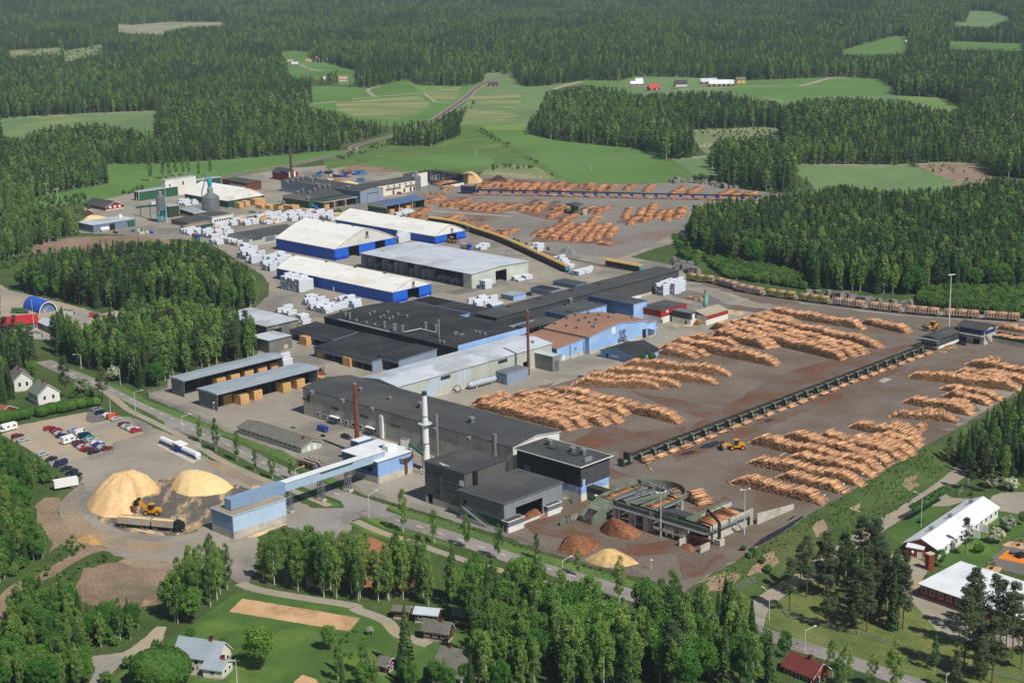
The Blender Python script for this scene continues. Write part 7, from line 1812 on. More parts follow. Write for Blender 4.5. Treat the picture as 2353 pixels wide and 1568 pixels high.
while s0_+18.4*(k_+.5)<tot-2 and k_<14:
 p,d=along(RLINES[2],s0_+18.4*(k_+.5));c=1 if k_ in(0,3,4)else 0;a=math.atan2(d.y,d.x)
 o=lw[c]if not used_[c]else copy_tree(lw[c]);used_[c]=1
 o.location=(p.x,p.y,.17);o.rotation_euler=(0,0,a);o['label']='log wagon with %s stakes, %s in the train from the charcoal hall end'%(('pale','green')[c],ORD[k_].replace('nearest','first'))
 for i in range(3):
  q=p+d.normalized()*(-5.35+5.35*i)
  l=link(bpy.data.objects.new('log_load',LL[(k_+i)%3]));l.location=(q.x,q.y,1.43);l.rotation_euler=(0,0,a)
  tag(l,'%s load of logs on the %s log wagon of the train'%(('first','middle','last')[i],ORD[k_].replace('nearest','first')),'log load','log loads on the wagons')
 k_+=1
 # ------------------------------------------------------------------ vehicles
m_tyre=plain('tyre','1a1a1a',.8)
PAINT={'red':'b3201f','dark red':'6e1c22','silver':'b4b8bb','grey':'85898c','dark blue':'16224a','blue':'26419a','navy':'141d33','black':'1a1b20','white':'e6e6e2','orange':'d2602a','teal':'1f9a85','pale blue':'8ea0bd','yellow':'d99c22'}
def car_mat(c):return M('car_paint_'+c.replace(' ','_'),PAINT[c],scale=2,rough=.25,spec=.6)
def wheels(t,xs,w,r):
 for x in xs:
  for s in(-1,1):
   y=s*w;o=MB().tube((x,y-.11,r),(x,y+.11,r),r,m_tyre,n=12).build('wheel',t)
   MB().tube((x,y+s*.12,r),(x,y+s*.13,r),r*.6,m_metal,n=10).build('rim',o)
def make_car(kind):
 t=thing('parked_car','x','car',(0,0,0),0,'cars in the car park')
 if kind=='van':pr=[(-2.5,.35),(2.45,.35),(2.5,.9),(2.1,1.15),(1.5,2.0),(-2.45,2.05),(-2.5,1.0)];gl=[(1.55,1.9),(2.05,1.2),(.6,1.2),(.6,1.9)];W_=.95;xs=(-1.5,1.6)
 elif kind=='wagon':pr=[(-2.3,.3),(2.3,.3),(2.35,.7),(2.2,.85),(1.1,.98),(.3,1.46),(-1.9,1.48),(-2.3,.95)];gl=[(.95,1.0),(.28,1.4),(-1.85,1.42),(-2.1,1.0)];W_=.87;xs=(-1.4,1.4)
 else:pr=[(-2.2,.3),(2.2,.3),(2.25,.7),(2.1,.82),(1.1,.95),(.3,1.42),(-.9,1.42),(-1.6,1.0),(-2.2,.95)];gl=[(.95,.98),(.26,1.37),(-.88,1.37),(-1.45,1.0)];W_=.85;xs=(-1.35,1.35)
 MB().prism(pr,-W_,W_,car_mat('silver')).build('body',t)
 g_=MB()
 if kind!='van':
  for s in(-1,1):g_.poly([(x,s*(W_+.012),z)for x,z in gl],m_glass)
  g_.build('side_window',t,False);i_=4
  a,b=pr[4],pr[5];MB().poly([(a[0]+.02,-W_*.85,a[1]+.03),(a[0]+.02,W_*.85,a[1]+.03),(b[0]+.03,W_*.8,b[1]+.0),(b[0]+.03,-W_*.8,b[1]+.0)],m_glass).build('windscreen',t,False)
 else:
  for s in(-1,1):g_.poly([(x,s*(W_+.012),z)for x,z in gl],m_glass)
  g_.build('side_window',t,False);MB().poly([(2.12,-.8,1.17),(2.12,.8,1.17),(1.54,.78,1.98),(1.54,-.78,1.98)],m_glass).build('windscreen',t,False)
 for s in(-1,1):MB().box((pr[2][0]-.03,s*W_*.7,.68),(.1,.3,.16),m_wh).build('headlight',t)
 wheels(t,xs,W_-.08,.32)
 return t
CARP={}
HEAD=P('d',905,440)-P('d',715,490);HA=math.atan2(HEAD.y,HEAD.x)
def car(kind,col,k,x,y,label,ang=None,rev=False):
 if kind not in CARP:CARP[kind]=o=make_car(kind)
 else:o=copy_tree(CARP[kind])
 p=P(k,x,y);o.location=(p.x,p.y,.09+p.z);o.rotation_euler=(0,0,(HA if ang is None else ang)+(math.pi if rev else 0));o['label']=label
 if k!='d':o['group']='cars parked at the mill'
 b=next(c for c in o.children if c.name.startswith('body'))
 b.material_slots[0].link='OBJECT';b.material_slots[0].material=car_mat(col)
for kind,col,x,y,lb in(('wagon','red',810,482,'red estate car at the upper end of the left row'),('car','black',905,508,'dark car second in the left row'),('wagon','red',940,535,'bright red car third in the left row'),('car','silver',975,565,'silver car fourth in the left row'),('car','dark blue',1005,602,'dark blue car at the lower end of the left row'),('car','pale blue',1200,510,'pale blue car at the top of the middle row'),('car','grey',1225,545,'blue-grey car half hidden behind the white van'),('car','teal',1470,635,'teal green car beside the dark blue van'),('wagon','silver',1505,672,'silver estate right below the teal car'),('wagon','navy',1275,715,'navy car just below the white camper'),('wagon','dark red',1305,748,'dark red car second below the camper'),('car','silver',1350,783,'silver car third below the camper'),('car','red',1395,815,'red car fourth below the camper'),('wagon','dark red',1455,830,'deep red car fifth below the camper'),('wagon','navy',1540,870,'navy estate at the bottom of the lower row'),('car','white',1575,725,'whitish car at the head of the lower right row'),('wagon','blue',1615,755,'blue estate second in the lower right row'),('car','silver',1675,785,'silver car third in the lower right row'),('car','dark red',1750,812,'red hatchback at the corner of the lower right row'),('wagon','grey',1585,170,'grey estate at the top corner by the hedge'),('car','dark blue',1640,225,'blue saloon second from the top corner'),('car','white',1765,262,'white hatchback behind the lamp pole'),('car','silver',1890,330,'silver car at the end of the top corner row'),('wagon','dark red',2030,415,'dark red car first in the row by the footpath'),('car','silver',2065,448,'silver car second in the row by the footpath'),('car','grey',2125,470,'grey car third in the row by the footpath'),('wagon','white',2175,492,'light estate fourth in the row by the footpath'),('wagon','red',2225,520,'bright red estate last in the row by the footpath'),('wagon','dark red',290,608,'dark red estate alone beside the motorhome'),('wagon','silver',372,672,'silver estate next to the dark red estate'),('wagon','silver',705,903,'silver estate first along the bushes'),('car','black',838,985,'black saloon second along the bushes'),('car','navy',1082,1142,'navy saloon below the dark blue van'),('wagon','black',1172,1200,'black estate second to last along the bushes'),('car','navy',1240,1250,'dark car last along the bushes beside the white trailer')):
 car(kind,col,'d',x,y,lb,rev=lb.startswith(('black','navy saloon','black estate','dark car last')))
for col,x,y,lb in(('dark blue',1385,610,'dark blue van in the middle of the car park'),('white',1315,555,'white van with high roof in the middle row'),('orange',1840,300,'orange van in the top corner row'),('dark blue',992,1068,'dark blue panel van along the bushes')):car('van',col,'d',x,y,lb,rev='panel' in lb)
car('van','blue','10',2158,1382,'bright blue van beside the big hall door',ANG_A);car('wagon','black','10',2312,1430,'dark pickup parked beside the big hall',ANG_A)
for i,(x,y,c)in enumerate(((560,1395,'silver'),(580,1408,'white'),(588,1420,'red'),(600,1430,'dark red'),(607,1441,'navy'))):car('car',c,'00',x,y,'%s car, %s in the short row by the red house'%(c,ORD[i].replace('nearest','first')),.3)
car('wagon','red','M',1705,455,'red machine-coloured car before the cream office',ANG_A);car('car','white','M',1775,420,'white car before the cream office',ANG_A);car('car','navy','e',868,310,'dark car under the sorting cabin',ANG_A);car('car','black','Q',1295,310,'black car between two small sheds behind the charcoal hall',ANG_A)
def camper(label,k,x,y,L,alcove,rev):
 p=P(k,x,y);t=thing('motorhome',label,'motorhome',(p.x,p.y,.09),HA+(math.pi if rev else 0))
 MB().prism([(-L/2,.5),(L/2-1.2,.5),(L/2-1.0,1.4),(L/2-.2 if alcove else L/2-1.1,2.0),(L/2-.3 if alcove else L/2-1.6,2.7),(L/2-1.4,3.0),(-L/2,2.9)],-1.1,1.1,m_wh).build('body',t)
 MB().prism([(L/2-1.3,.45),(L/2+.6,.45),(L/2+.6,.9),(L/2,1.15),(L/2-.6,1.9),(L/2-1.3,1.9)],-.95,.95,m_wh).build('cab',t)
 MB().poly([(L/2+.02,-.8,1.2),(L/2+.02,.8,1.2),(L/2-.55,.75,1.88),(L/2-.55,-.75,1.88)],m_glass).build('windscreen',t,False)
 for s in(-1,1):
  for f in(-.3,.1):MB().b2((L*f-.5,s*1.1-.02,1.6),(L*f+.5,s*1.1+.02,2.2),m_glass).build('side_window',t)
  MB().b2((L/2-1.1,s*.96-.02,1.1),(L/2-.3,s*.96+.02,1.8),m_glass).build('side_window',t)
 wheels(t,(-L*.22,L/2-.4),.9,.34)
camper('white motorhome with overcab bed at the left edge of the car park','d',145,500,6.4,True,True)
camper('white motorhome standing in the middle of the car park','d',1135,700,6.2,False,False)
p=P('d',1080,1440);tv=P('d',1270,1420)-P('d',880,1490);t=thing('box_trailer','white two-axle box trailer beside the bushes','trailer',p,math.atan2(tv.y,tv.x))
L_=tv.length;MB().b2((-L_/2,-1.2,1.0),(L_/2,1.2,3.6),m_wh).build('box',t);wheels(t,(L_*.22,L_*.32),1.0,.48);MB().b2((-L_/2-.3,-.9,2.6),(-L_/2,.9,3.6),m_mgrey).build('cooling_unit',t);MB().beam((L_/2,0,.9),(L_/2+2,0,.7),.3,.2,m_black).build('drawbar',t)
def truck(label,k,a,b,rig,cab,body,load=None,trailer=True,h=3.4):
 pa,pb=P(k,*a),P(k,*b);d=pb-pa;L=d.length
 t=thing('truck',label,'truck',pa,math.atan2(d.y,d.x))
 segs=[(L*.53,L*.86)]+([(0,L*.5)]if trailer else[])
 for i,(x0,x1)in enumerate(segs):
  q=MB().b2((x0,-1.25,1.25),(x1,1.25,1.5),m_black)
  if load:
   for y0,y1 in((-1.27,-1.17),(1.17,1.27)):q.b2((x0,y0,1.5),(x1,y1,h),body)
   q.b2((x0,-1.17,1.5),(x0+.1,1.17,h),body).b2((x1-.1,-1.17,1.5),(x1,1.17,h),body)
  else:q.b2((x0,-1.27,1.5),(x1,1.27,h+.3),body)
  bo_=q.build('cargo_box' if i==0 else 'trailer_box',t)
  if load:
   V0=MB();V0.prism([(-1.15,h-.6),(1.15,h-.6),(1.15,h-.3),(0,h+.1),(-1.15,h-.3)],x0+.12,x1-.12,load,axis='x');V0.build('load',t)
  if rig:
   for f in(.15,.3,.75):MB().b2((x0+(x1-x0)*f,-1.31,1.5),(x0+(x1-x0)*f+.3,-1.27,h),rig).build('strap',bo_)
  n=3 if i==0 else 4
  wheels(t,[x0+(x1-x0)*(.1+.13*j)for j in range(2)]+[x1-(x1-x0)*(.1+.14*j)for j in range(n-2)],1.05,.5)
 c0=L*.88;MB().prism([(c0,.5),(L,.5),(L,2.0),(L-.2,3.0),(c0+.6,3.7),(c0,3.7)],-1.22,1.22,cab).build('cab',t)
 MB().poly([(L+.02,-1.1,2.02),(L+.02,1.1,2.02),(L-.17,1.1,2.9),(L-.17,-1.1,2.9)],m_glass).build('windscreen',t,False)
 for s in(-1,1):MB().b2((c0+.5,s*1.23-.01,1.9),(L-.3,s*1.23+.01,2.7),m_glass).build('side_window',t);MB().b2((L-.1,s*.9-.2,.9),(L+.05,s*.9+.2,1.15),m_wh).build('headlight',t)
 wheels(t,[L-1.0],1.05,.5)
m_canv=M('grey_tarpaulin','a9a69b','9b988d',scale=.5,line=('X',1.2,.15,.05))
truck('chip truck with grey tarpaulin trailer and black cab being loaded','20',(800,520),(1228,558),M('orange_strap','d38a2c',scale=1),m_black,m_canv,m_chip,h=3.7)
truck('yellow-topped lorry with blue cab at the wood edge','L',(1015,1040),(1160,1070),None,M('cab_blue','2440a8',scale=1),M('ochre_box','a88a52','98793f',scale=.5),None,False,3.6)
truck('grey curtain-sided lorry with bright blue cab before the far blue hall','N',(250,1170),(515,1205),None,M('cab_blue','2440a8'),m_canv,None,False,3.2)
def loader(label,k,x,y,ang,load):
 p=P(k,x,y);t=thing('wheel_loader',label,'wheel loader',p,ang)
 my=M('loader_yellow','d9961f','cb8a18',scale=1,rough=.4)
 MB().prism([(-3.2,.9),(-.3,.9),(-.3,2.0),(-1.2,2.4),(-3.1,2.2)],-1.0,1.0,my).build('engine_body',t);MB().b2((-.9,-.8,1.9),(.7,.8,3.6),m_glass).b2((-1.0,-.9,3.6),(.8,.9,3.8),my).build('cab',t)
 MB().b2((-.3,-.9,.9),(2.2,.9,1.5),my).build('front_frame',t)
 for s in(-.7,.7):MB().beam((1.2,s,1.6),(4.2,s,2.2 if load!='chips' else 4.6),.3,.5,my).build('lift_arm',t)
 for xx in(-2.2,1.6):
  for s in(-1,1):o=MB().tube((xx,s*1.1-.35,.85),(xx,s*1.1+.35,.85),.85,m_tyre,n=14).build('wheel',t);MB().tube((xx,s*1.46,.85),(xx,s*1.47,.85),.45,my,n=12).build('rim',o)
 z=4.2 if load=='chips' else 1.7
 if load=='chips':MB().prism([(4.0,z-.6),(5.6,z-.9),(5.2,z+.9),(4.0,z+1.0)],-1.7,1.7,m_black).build('bucket',t)
 else:
  for s in(-.8,.8):MB().beam((4.0,s,.9),(5.6,s,.8),.25,.25,m_black).beam((5.6,s,.8),(5.6,s,2.6),.25,.25,m_black).beam((4.1,s,3.0),(5.5,s,2.7),.25,.25,m_black).build('grapple',t)
 if load=='chips':t2=MB().lathe([(0,1.1),(.8,.7),(1.3,0),(.9,-2.0),(0,-3.2)],m_chip,12);o=t2.build('chip_load');o.matrix_world=t.matrix_basis@Matrix.Translation((5.2,0,z));tag(o,'wood chips pouring out of the loader bucket onto the truck','chip load')
 elif load:
  m=26;S_=np.stack([4.7+lrp.uniform(-.6,.6,m),np.full(m,-2.5)+lrp.normal(0,.15,m),1.2+lrp.uniform(0,1.3,m)],1);E_=S_+np.stack([lrp.normal(0,.06,m),np.full(m,5.0),lrp.normal(0,.06,m)],1)
  o=link(bpy.data.objects.new('log_load',logs_mesh('log_load',S_,E_,np.full(m,.17),(m_logs,m_loge))));o.matrix_world=t.matrix_basis.copy();tag(o,'bundle of logs held in the grapple of the '+load,'log load')
 return t
loader('yellow wheel loader lifting its bucket over the chip truck','20',1015,442,math.radians(172),'chips')
v=P('b',100,400)-P('b',280,395);loader('yellow wheel loader carrying logs across the right yard','b',215,440,math.atan2(v.y,v.x),'loader in the right yard')
v=P('e',610,190)-P('e',660,175);loader('small distant yellow wheel loader near the light mast','e',645,192,math.atan2(v.y,v.x),'distant loader near the mast')
loader('yellow loader inside the doorway of the far blue hall','N',262,1108,ANG_A,None)
t=thing('forklift','red forklift at the end of the near drying shed','forklift',P('10',2140,1005),.2);MB().b2((-1.6,-.9,.5),(1.2,.9,1.5),M('forklift_red','c23a28',scale=1)).build('body',t);MB().b2((-.6,-.8,1.5),(.7,.8,2.8),m_black).build('cab',t);MB().b2((1.3,-.8,.2),(1.5,.8,3.6),m_black).b2((1.5,-.6,.2),(2.7,-.4,.3),m_black).b2((1.5,.4,.2),(2.7,.6,.3),m_black).build('mast',t);wheels(t,(-1.1,.9),.85,.45)
t=thing('tractor_trailer','green tipping trailer with orange loader by the blue shelter','trailer',P('10',120,595),-.2);MB().b2((-3,-1.1,1),(3,1.1,2.6),M('trailer_green','3e6b3c',scale=1)).build('tub',t);wheels(t,(-1.8,-.8),1,.5);MB().b2((3.2,-.9,.5),(5.6,.9,2.4),M('tractor_grey','5b5e5a',scale=1)).build('tractor',t)
for k,x,y,lx,ly,lz,mt,nm,lb in(('10',638,622,6,2.4,2.4,M('container_orange','cc6238','bd5830',scale=.8),'container','orange site container at the wood edge'),('10',248,755,6.5,2.4,2.4,m_wh,'container','white container with reddish roof among the trees'),('10',460,605,7,2.6,2.4,m_wh,'container','white container with black top by the blue shelter'),('10',300,590,2.4,1.8,2.2,m_wh,'parked_trailer','small white trailer at the mouth of the blue shelter'),('R',940,400,3.4,2.6,3.0,m_wh,'equipment_box','white equipment box between boiler house and big hall'),('M',1190,290,6,2.5,2.6,M('container_blue','4b82c4',scale=.8),'container','small blue container in the debris yard')):
 p=P(k,x,y);t=thing(nm,lb,nm.replace('_',' '),p,ANG_A+.3);MB().b2((-lx/2,-ly/2,.15),(lx/2,ly/2,lz),mt).build('shell',t);MB().b2((-lx/2-.05,-ly/2-.05,lz),(lx/2+.05,ly/2+.05,lz+.1),m_mgrey).build('lid',t)
 MB().b2((lx/2,-ly*.4,.3),(lx/2+.05,ly*.4,lz-.2),m_mgrey).build('door',t)
 # fuel tanks
fa,fb=P('10',1090,1465),P('10',1310,1565);d=fb-fa;t=thing('fuel_station','pair of white and blue fuel tanks with a kiosk between them','fuel station',fa,math.atan2(d.y,d.x));L_=d.length
for x0,x1 in((-1,L_*.42),(L_*.62,L_+2)):
 q=MB().lathe([(.05,x0),(1.1,x0+.3),(1.15,x1-.3),(.05,x1)],m_wh,14);q.v=[(z,x,y+1.7)for x,y,z in q.v];o=q.build('tank',t)
 MB().b2((x0+.3,-1.2,.9),(x1-.3,1.2,1.45),M('tank_blue','2348a8',scale=1)).build('blue_band',o);MB().b2((x0,-.9,0),(x1,.9,.6),m_concp).build('saddle',t)
MB().b2((L_*.44,-1.2,0),(L_*.6,1.2,2.8),m_dblue).build('kiosk',t);MB().b2((L_*.41,-1.8,2.9),(L_*.64,1.8,3.4),m_wh).build('canopy',t)
drape('fuel_slab',DL('10',(1045,1475),(1090,1440),(1340,1560),(1290,1600)),m_concp,.06)
# scrap and machinery in the debris yard
lrd=random.Random(5)
for i in range(26):
 x,y=lrd.uniform(500,1240),lrd.uniform(165,235);p=P('M',x,y);c=lrd.choice(['2a3f8f','30343c','3b6fae','c9c6bd','2c2f36','47506a','9a5a38','4b82a8'])
 q=MB();L_=lrd.uniform(2,9);q.box((0,0,.8),(L_,lrd.uniform(1,2),lrd.uniform(.6,1.6)),M('scrap_'+c,c,scale=1));q.beam((-L_/2,0,1),(L_/2,lrd.uniform(-2,2),lrd.uniform(1,3)),.3,.4,M('scrap_'+c,c))
 o=q.build('scrap_machine_part');o.location=p;o.rotation_euler=(0,0,lrd.uniform(0,3));tag(o,'dismantled conveyor and machine parts lying in the debris yard','machine parts','machine parts in the debris yard')
for i in range(14):
 x,y=lrd.uniform(340,900),lrd.uniform(262,305);p=P('M',x,y);c=lrd.choice(['c9a06a','b88a52','d8c8a8','c4552e','a89a86'])
 o=MB().box((0,0,.6),(lrd.uniform(2,6),lrd.uniform(1,2),1.2),M('crate_'+c,c,scale=1,line=('Z',.3,.3,.05))).build('board_pile');o.location=p;o.rotation_euler=(0,0,lrd.uniform(0,3));tag(o,'low pile of boards behind the long storage hall roof','board pile','board piles in the debris yard')
for i in range(9):
 p=P('L',lrd.uniform(20,560),lrd.uniform(945,990));c=lrd.choice(['4c7a45','3a5ea8','3a3a3c','c8c4ba'])
 o=MB().box((0,0,.6),(lrd.uniform(1.5,4),1.4,1.0),M('farm_'+c,c,scale=1)).box((.4,.2,1.3),(1,1,.6),M('farm_'+c,c)).build('farm_implement');o.location=p;o.rotation_euler=(0,0,lrd.uniform(0,3));tag(o,'old farm implement parked before the sawdust shed','farm implement','farm implements in a row')
q=MB().b2((-3.5,-.8,2.2),(0,.8,2.5),M('stair_blue','2f6cc0',scale=1)).beam((0,0,2.4),(4,0,.2),1.2,.2,MATS['stair_blue'])
for x in(-3.4,-.2):q.b2((x,-.8,0),(x+.2,.8,3.4),MATS['stair_blue'])
o=q.build('loading_ramp');o.location=P('M',590,670);o.rotation_euler=(0,0,ANG_A);tag(o,'bright blue steel stair ramp before the green kiln wall','ramp')
t=thing('white_fuel_tank','white cylindrical tank before the sawdust shed','tank',P('00',700,1545),ANG_A+1.4);q=MB().lathe([(.05,-3),(1.3,-2.7),(1.3,2.7),(.05,3)],m_wh,14);q.v=[(z,x,y+1.6)for x,y,z in q.v];q.build('drum',t);MB().b2((-2,-.8,0),(2,.8,.6),m_concp).build('saddle',t)
# ------------------------------------------------------------------ lamps, masts, poles
m_lp=plain('lamp_grey','c4c6c4')
def lamp(label,k,base,top,tip,name='street_lamp',wood=False):
 b=P(k,*base);h=hgt(k,base,top);t=thing(name,label,'street lamp',b,0,'street lamps')
 d=P(k,*tip,z=h+b.z+1)-P(k,*top,z=h+b.z);d.z=0;d=d.normalized()*min(3.2,max(1.2,d.length))
 MB().tube((0,0,0),(0,0,h),.13,m_timber if wood else m_lp,.09,8).build('pole',t)
 MB().tube((0,0,h),(d.x,d.y,h+.7),.07,m_lp,n=6).build('arm',t);MB().box((d.x,d.y,h+.7),(.9,.35,.18),m_wh,math.atan2(d.y,d.x)).build('lamp_head',t)
for i,(k,b,tp_,ti,lb)in enumerate((('21',(222,470),(230,310),(285,275),'street lamp on the grass island near the mill gate'),('10',(905,1245),(898,1120),(955,1103),'street lamp on the verge above the car park'),('10',(1220,1385),(1215,1285),(1275,1260),'street lamp at the drying shed junction'),('10',(543,970),(535,870),(480,868),'street lamp at the upper bend of the main road'),('10',(805,1075),(795,965),(748,963),'street lamp beside the white flowering bush'),('22',(648,1145),(660,960),(615,920),'street lamp at the corner of the side road'),('22',(887,1360),(893,1215),(957,1178),'street lamp near the maroon-roofed red house'),('22',(1662,525),(1672,315),(1620,285),'street lamp on the grass beside the school roof'),('22',(1830,1570),(1835,1510),(1885,1470),'street lamp at the bottom right edge of the road'),('21',(1512,800),(1515,750),(1575,712),'street lamp poking out of trees by the bark heap'),('20',(1972,190),(1975,140),(2030,115),'street lamp behind the conveyor gallery'))):lamp(lb,k,b,tp_,ti)
def mast(label,k,base,top,n=4,cat='light mast',r=.3):
 b=P(k,*base);h=hgt(k,base,top);t=thing('light_mast' if n else 'utility_pole',label,cat,b,.3)
 MB().tube((0,0,0),(0,0,h),r,m_lp,r*.45,10).build('pole',t)
 if n:
  q=MB().b2((-1.6 if n>1 else-.2,-.1,h),(1.6 if n>1 else .2,.1,h+.15),m_lp)
  for i in range(n):q.box((0 if n==1 else-1.4+2.8*i/max(1,n-1),-.25,h+.35),(.6,.4,.35),m_wh)
  q.build('floodlights',t)
 else:MB().b2((-1.1,-.06,h-.8),(1.1,.06,h-.65),m_timber).build('crossarm',t)
mast('tall floodlight mast behind the sorting cabin','12',(1845,742),(1866,342),5,r=.42)
mast('floodlight mast at the end of the concrete infeed wall','22',(482,575),(485,278),2,r=.2);mast('floodlight mast in front of the transfer conveyor','S',(1345,1185),(1355,592),2,r=.2);mast('short floodlight on the bark yard near the fence','S',(1215,1620),(1222,1500),1,r=.12)
for i,(b,tp_)in enumerate((((1385,1192),(1390,1062)),((1640,1045),(1645,910)),((1893,905),(1916,780)),((2130,755),(2140,638)))):mast('slim green yard light on the bank edge, %s from the ramp'%ORD[i],'b',b,tp_,1,r=.1)
for i,(b,tp_)in enumerate((((240,1275),(232,1182)),((316,1325),(308,1230)),((388,1380),(377,1265)))):mast('%s of three floodlight masts at the left of the old mill'%('leftmost','middle','rightmost')[i],'00',b,tp_,3,r=.2)
mast('slim white mast beside the slim steel silo','L',(740,850),(710,330),1,r=.25);mast('thin mast at the corner of the far blue hall','N',(482,1085),(478,862),1,r=.15);mast('thin lamp mast at the corner of the near drying shed','10',(1432,1290),(1430,1195),1,r=.1)
for k,b,tp_,lb in(('20',(1585,1600),(1578,1402),'wooden utility pole on the lawn beside the cream house'),('10',(740,1275),(735,1165),'wooden utility pole at the top of the car park'),('10',(228,705),(212,500),'tall wooden pole by the red-roofed building'),('01',(932,1052),(932,980),'lone pole standing in the green meadow'),('01',(1437,935),(1437,895),'pole at the edge of the big green field'),('01',(1704,1145),(1702,1098),'pole in the middle of the big green field'),('01',(212,925),(212,880),'pole beside the railway near the birch edge'),('01',(362,1150),(362,1120),'pole at the debris yard')):mast(lb,k,b,tp_,0,'utility pole',r=.16)
# ------------------------------------------------------------------ fences
m_fence=plain('fence_wire','8f9591',.6)
def fence(label,dp,h=2.0,step=3.0,gap=None):
 ln=[G(d)for d in dp];t=thing('wire_fence',label,'fence',ln[0]);o_=ln[0];q=MB();r_=MB()
 for a,b in zip(ln,ln[1:]):
  L=(b-a).length;n=max(1,int(L/step))
  for i in range(n):p=a+(b-a)*(i/n)-o_;q.b2((p.x-.04,p.y-.04,p.z),(p.x+.04,p.y+.04,p.z+h),m_fence)
  for z in np.linspace(.15,h,8):r_.beam(a-o_+Vector((0,0,z)),b-o_+Vector((0,0,z)),.025,.03,m_fence)
  for i in range(int(L/.5)):p=a+(b-a)*(i*.5/L)-o_;r_.b2((p.x-.012,p.y-.012,p.z+.1),(p.x+.012,p.y+.012,p.z+h),m_fence)
 q.build('posts',t);r_.build('wire_mesh',t)
fence('wire mesh fence between bark yard and main road',DL('21',(2060,880),(1960,840),(1640,765),(1400,690),(1130,592),(800,495),(490,400)))
fence('wire fence along the drying sheds and the main road',DL('10',(1120,1100),(990,1135),(1000,1165),(1300,1292),(1500,1385),(1900,1525)))
fence('short wire fence with gate at the mill entrance',DL('21',(335,358),(215,305),(165,300),(0,228)),2.2)
fence('pale wire fence beside the school drive',DL('22',(1985,235),(1910,318)),2.2);fence('wire fence at the corner of the side road',DL('22',(555,895),(460,940),(365,985)),2.0)
fence('thin fence along the pine grove by the road',DL('22',(745,1085),(780,1130),(1250,1250),(1400,1300),(1800,1430),(2353,1560)),1.4)
# playground
for k,x,y,lb in(('U',2275,1090,'swing frame with basket swing on the sand'),('U',1915,1400,'small swing frame beside the sand pit')):
 t=thing('swing',lb,'swing',P(k,x,y),.5);mo=M('play_orange','c07038',scale=1)
 for s in(-1.6,1.6):
  for e in(-.9,.9):MB().tube((s,e,0),(s,0,2.4),.08,mo).build('leg',t)
 MB().tube((-1.7,0,2.4),(1.7,0,2.4),.07,m_metal).build('crossbar',t);MB().tube((0,0,.45),(0,0,.55),.6,m_black,n=12).tube((-.4,0,.5),(-.3,0,2.4),.03,m_black).tube((.4,0,.5),(.3,0,2.4),.03,m_black).build('seat',t)
t=thing('climbing_frame','dark climbing frame with yellow parts on the orange surface','climbing frame',P('U',2300,1240),.4);MB().b2((-1.2,-1,0),(1.2,1,1.4),m_black).build('base',t);MB().beam((1.2,0,1.4),(3,0,.2),.7,.12,M('slide_yellow','d8b52a',scale=1)).build('slide',t)
t=thing('spring_toy','dark wedge-shaped play box on the orange surface','play box',P('U',2200,1200),.2);MB().prism([(-.9,0),(.9,0),(.5,1.3),(-.7,1.1)],-.7,.7,m_mgrey).build('box',t);MB().b2((-.6,-.75,.3),(.2,-.7,.8),m_black).build('panel',t)
# ------------------------------------------------------------------ trees
L_SPR=leafmat('spruce_leaf','3a542b','4a6635',.36);L_PIN=leafmat('pine_leaf','485839','546343');L_BIR=leafmat('birch_leaf','5a7c36','6d9046',.36);L_BRD=leafmat('broad_leaf','4e7c30','5c8d3c');L_BSH=leafmat('bush_leaf','587c39','668c44');L_FLO=leafmat('flower_bush_leaf','8fa06a','d4d8c0');L_CLP=leafmat('clipped_leaf','4a6e2a','547a30',island=.15)
m_bks=M('spruce_bark','4f4238','5c4d41',scale=2);m_bkp=M('pine_bark','7a5138','5d4a3d',scale=.5);m_bkb=M('birch_bark','d6d4cc','a9a79f',scale=1.2,c3='3a3834',s3=1.5,thr3=(.6,.66))
def cards(rs,C,size,out=None,up=.35,flat=1.0):
 """leaf clump quads centred at C (N,3), facing outwards with scatter"""
 n=len(C);d=rs.normal(size=(n,3))
 if out is not None:d=d*.75+out
 d[:,2]+=up;d/=np.linalg.norm(d,axis=1)[:,None]
 a=np.cross(d,rs.normal(size=(n,3)));a/=np.linalg.norm(a,axis=1)[:,None];b=np.cross(d,a)
 s=size*rs.uniform(.55,1.25,n)[:,None];a=a*s*.5;b=b*s*.5*flat
 return np.stack([C-a-b*.6,C+a*.7-b,C+a+b*.7,C-a*.6+b],1).reshape(-1,3)
def trunk(h,r,lean=(0,0),n=6,segs=4,limbs=0,rs=None,lh=(.3,.8),ll=2.0):
 V,F=[],[]
 def tub(p0,p1,r0,r1):
  d=Vector(p1)-Vector(p0);q=d.to_track_quat('Z','Y');k=len(V)
  for p,r_ in((p0,r0),(p1,r1)):
   for j in range(n):t=2*math.pi*j/n;V.append(tuple(Vector(p)+q@Vector((r_*math.cos(t),r_*math.sin(t),0))))
  for j in range(n):F.append((k+j,k+(j+1)%n,k+n+(j+1)%n,k+n+j))
 for i in range(segs):
  f,g=i/segs,(i+1)/segs
  tub((lean[0]*f*f,lean[1]*f*f,h*f),(lean[0]*g*g,lean[1]*g*g,h*g),r*(1-f*.85),r*(1-g*.85))
 for i in range(limbs):
  z=h*rs.uniform(*lh);a=rs.uniform(0,6.28);l=ll*rs.uniform(.6,1.1)
  tub((0,0,z),(l*math.cos(a),l*math.sin(a),z+l*.6),r*.3,r*.08)
 return np.array(V),F
def blobs(rs,cs,rad,per,sz):
 P_,O_=[],[]
 for c,r in zip(cs,rad):
  v=rs.normal(size=(per,3));v/=np.linalg.norm(v,axis=1)[:,None]
  P_.append(c+v*r*rs.uniform(.55,1.05,per)[:,None]**.6);O_.append(v)
 return cards(rs,np.concatenate(P_),sz,np.concatenate(O_))
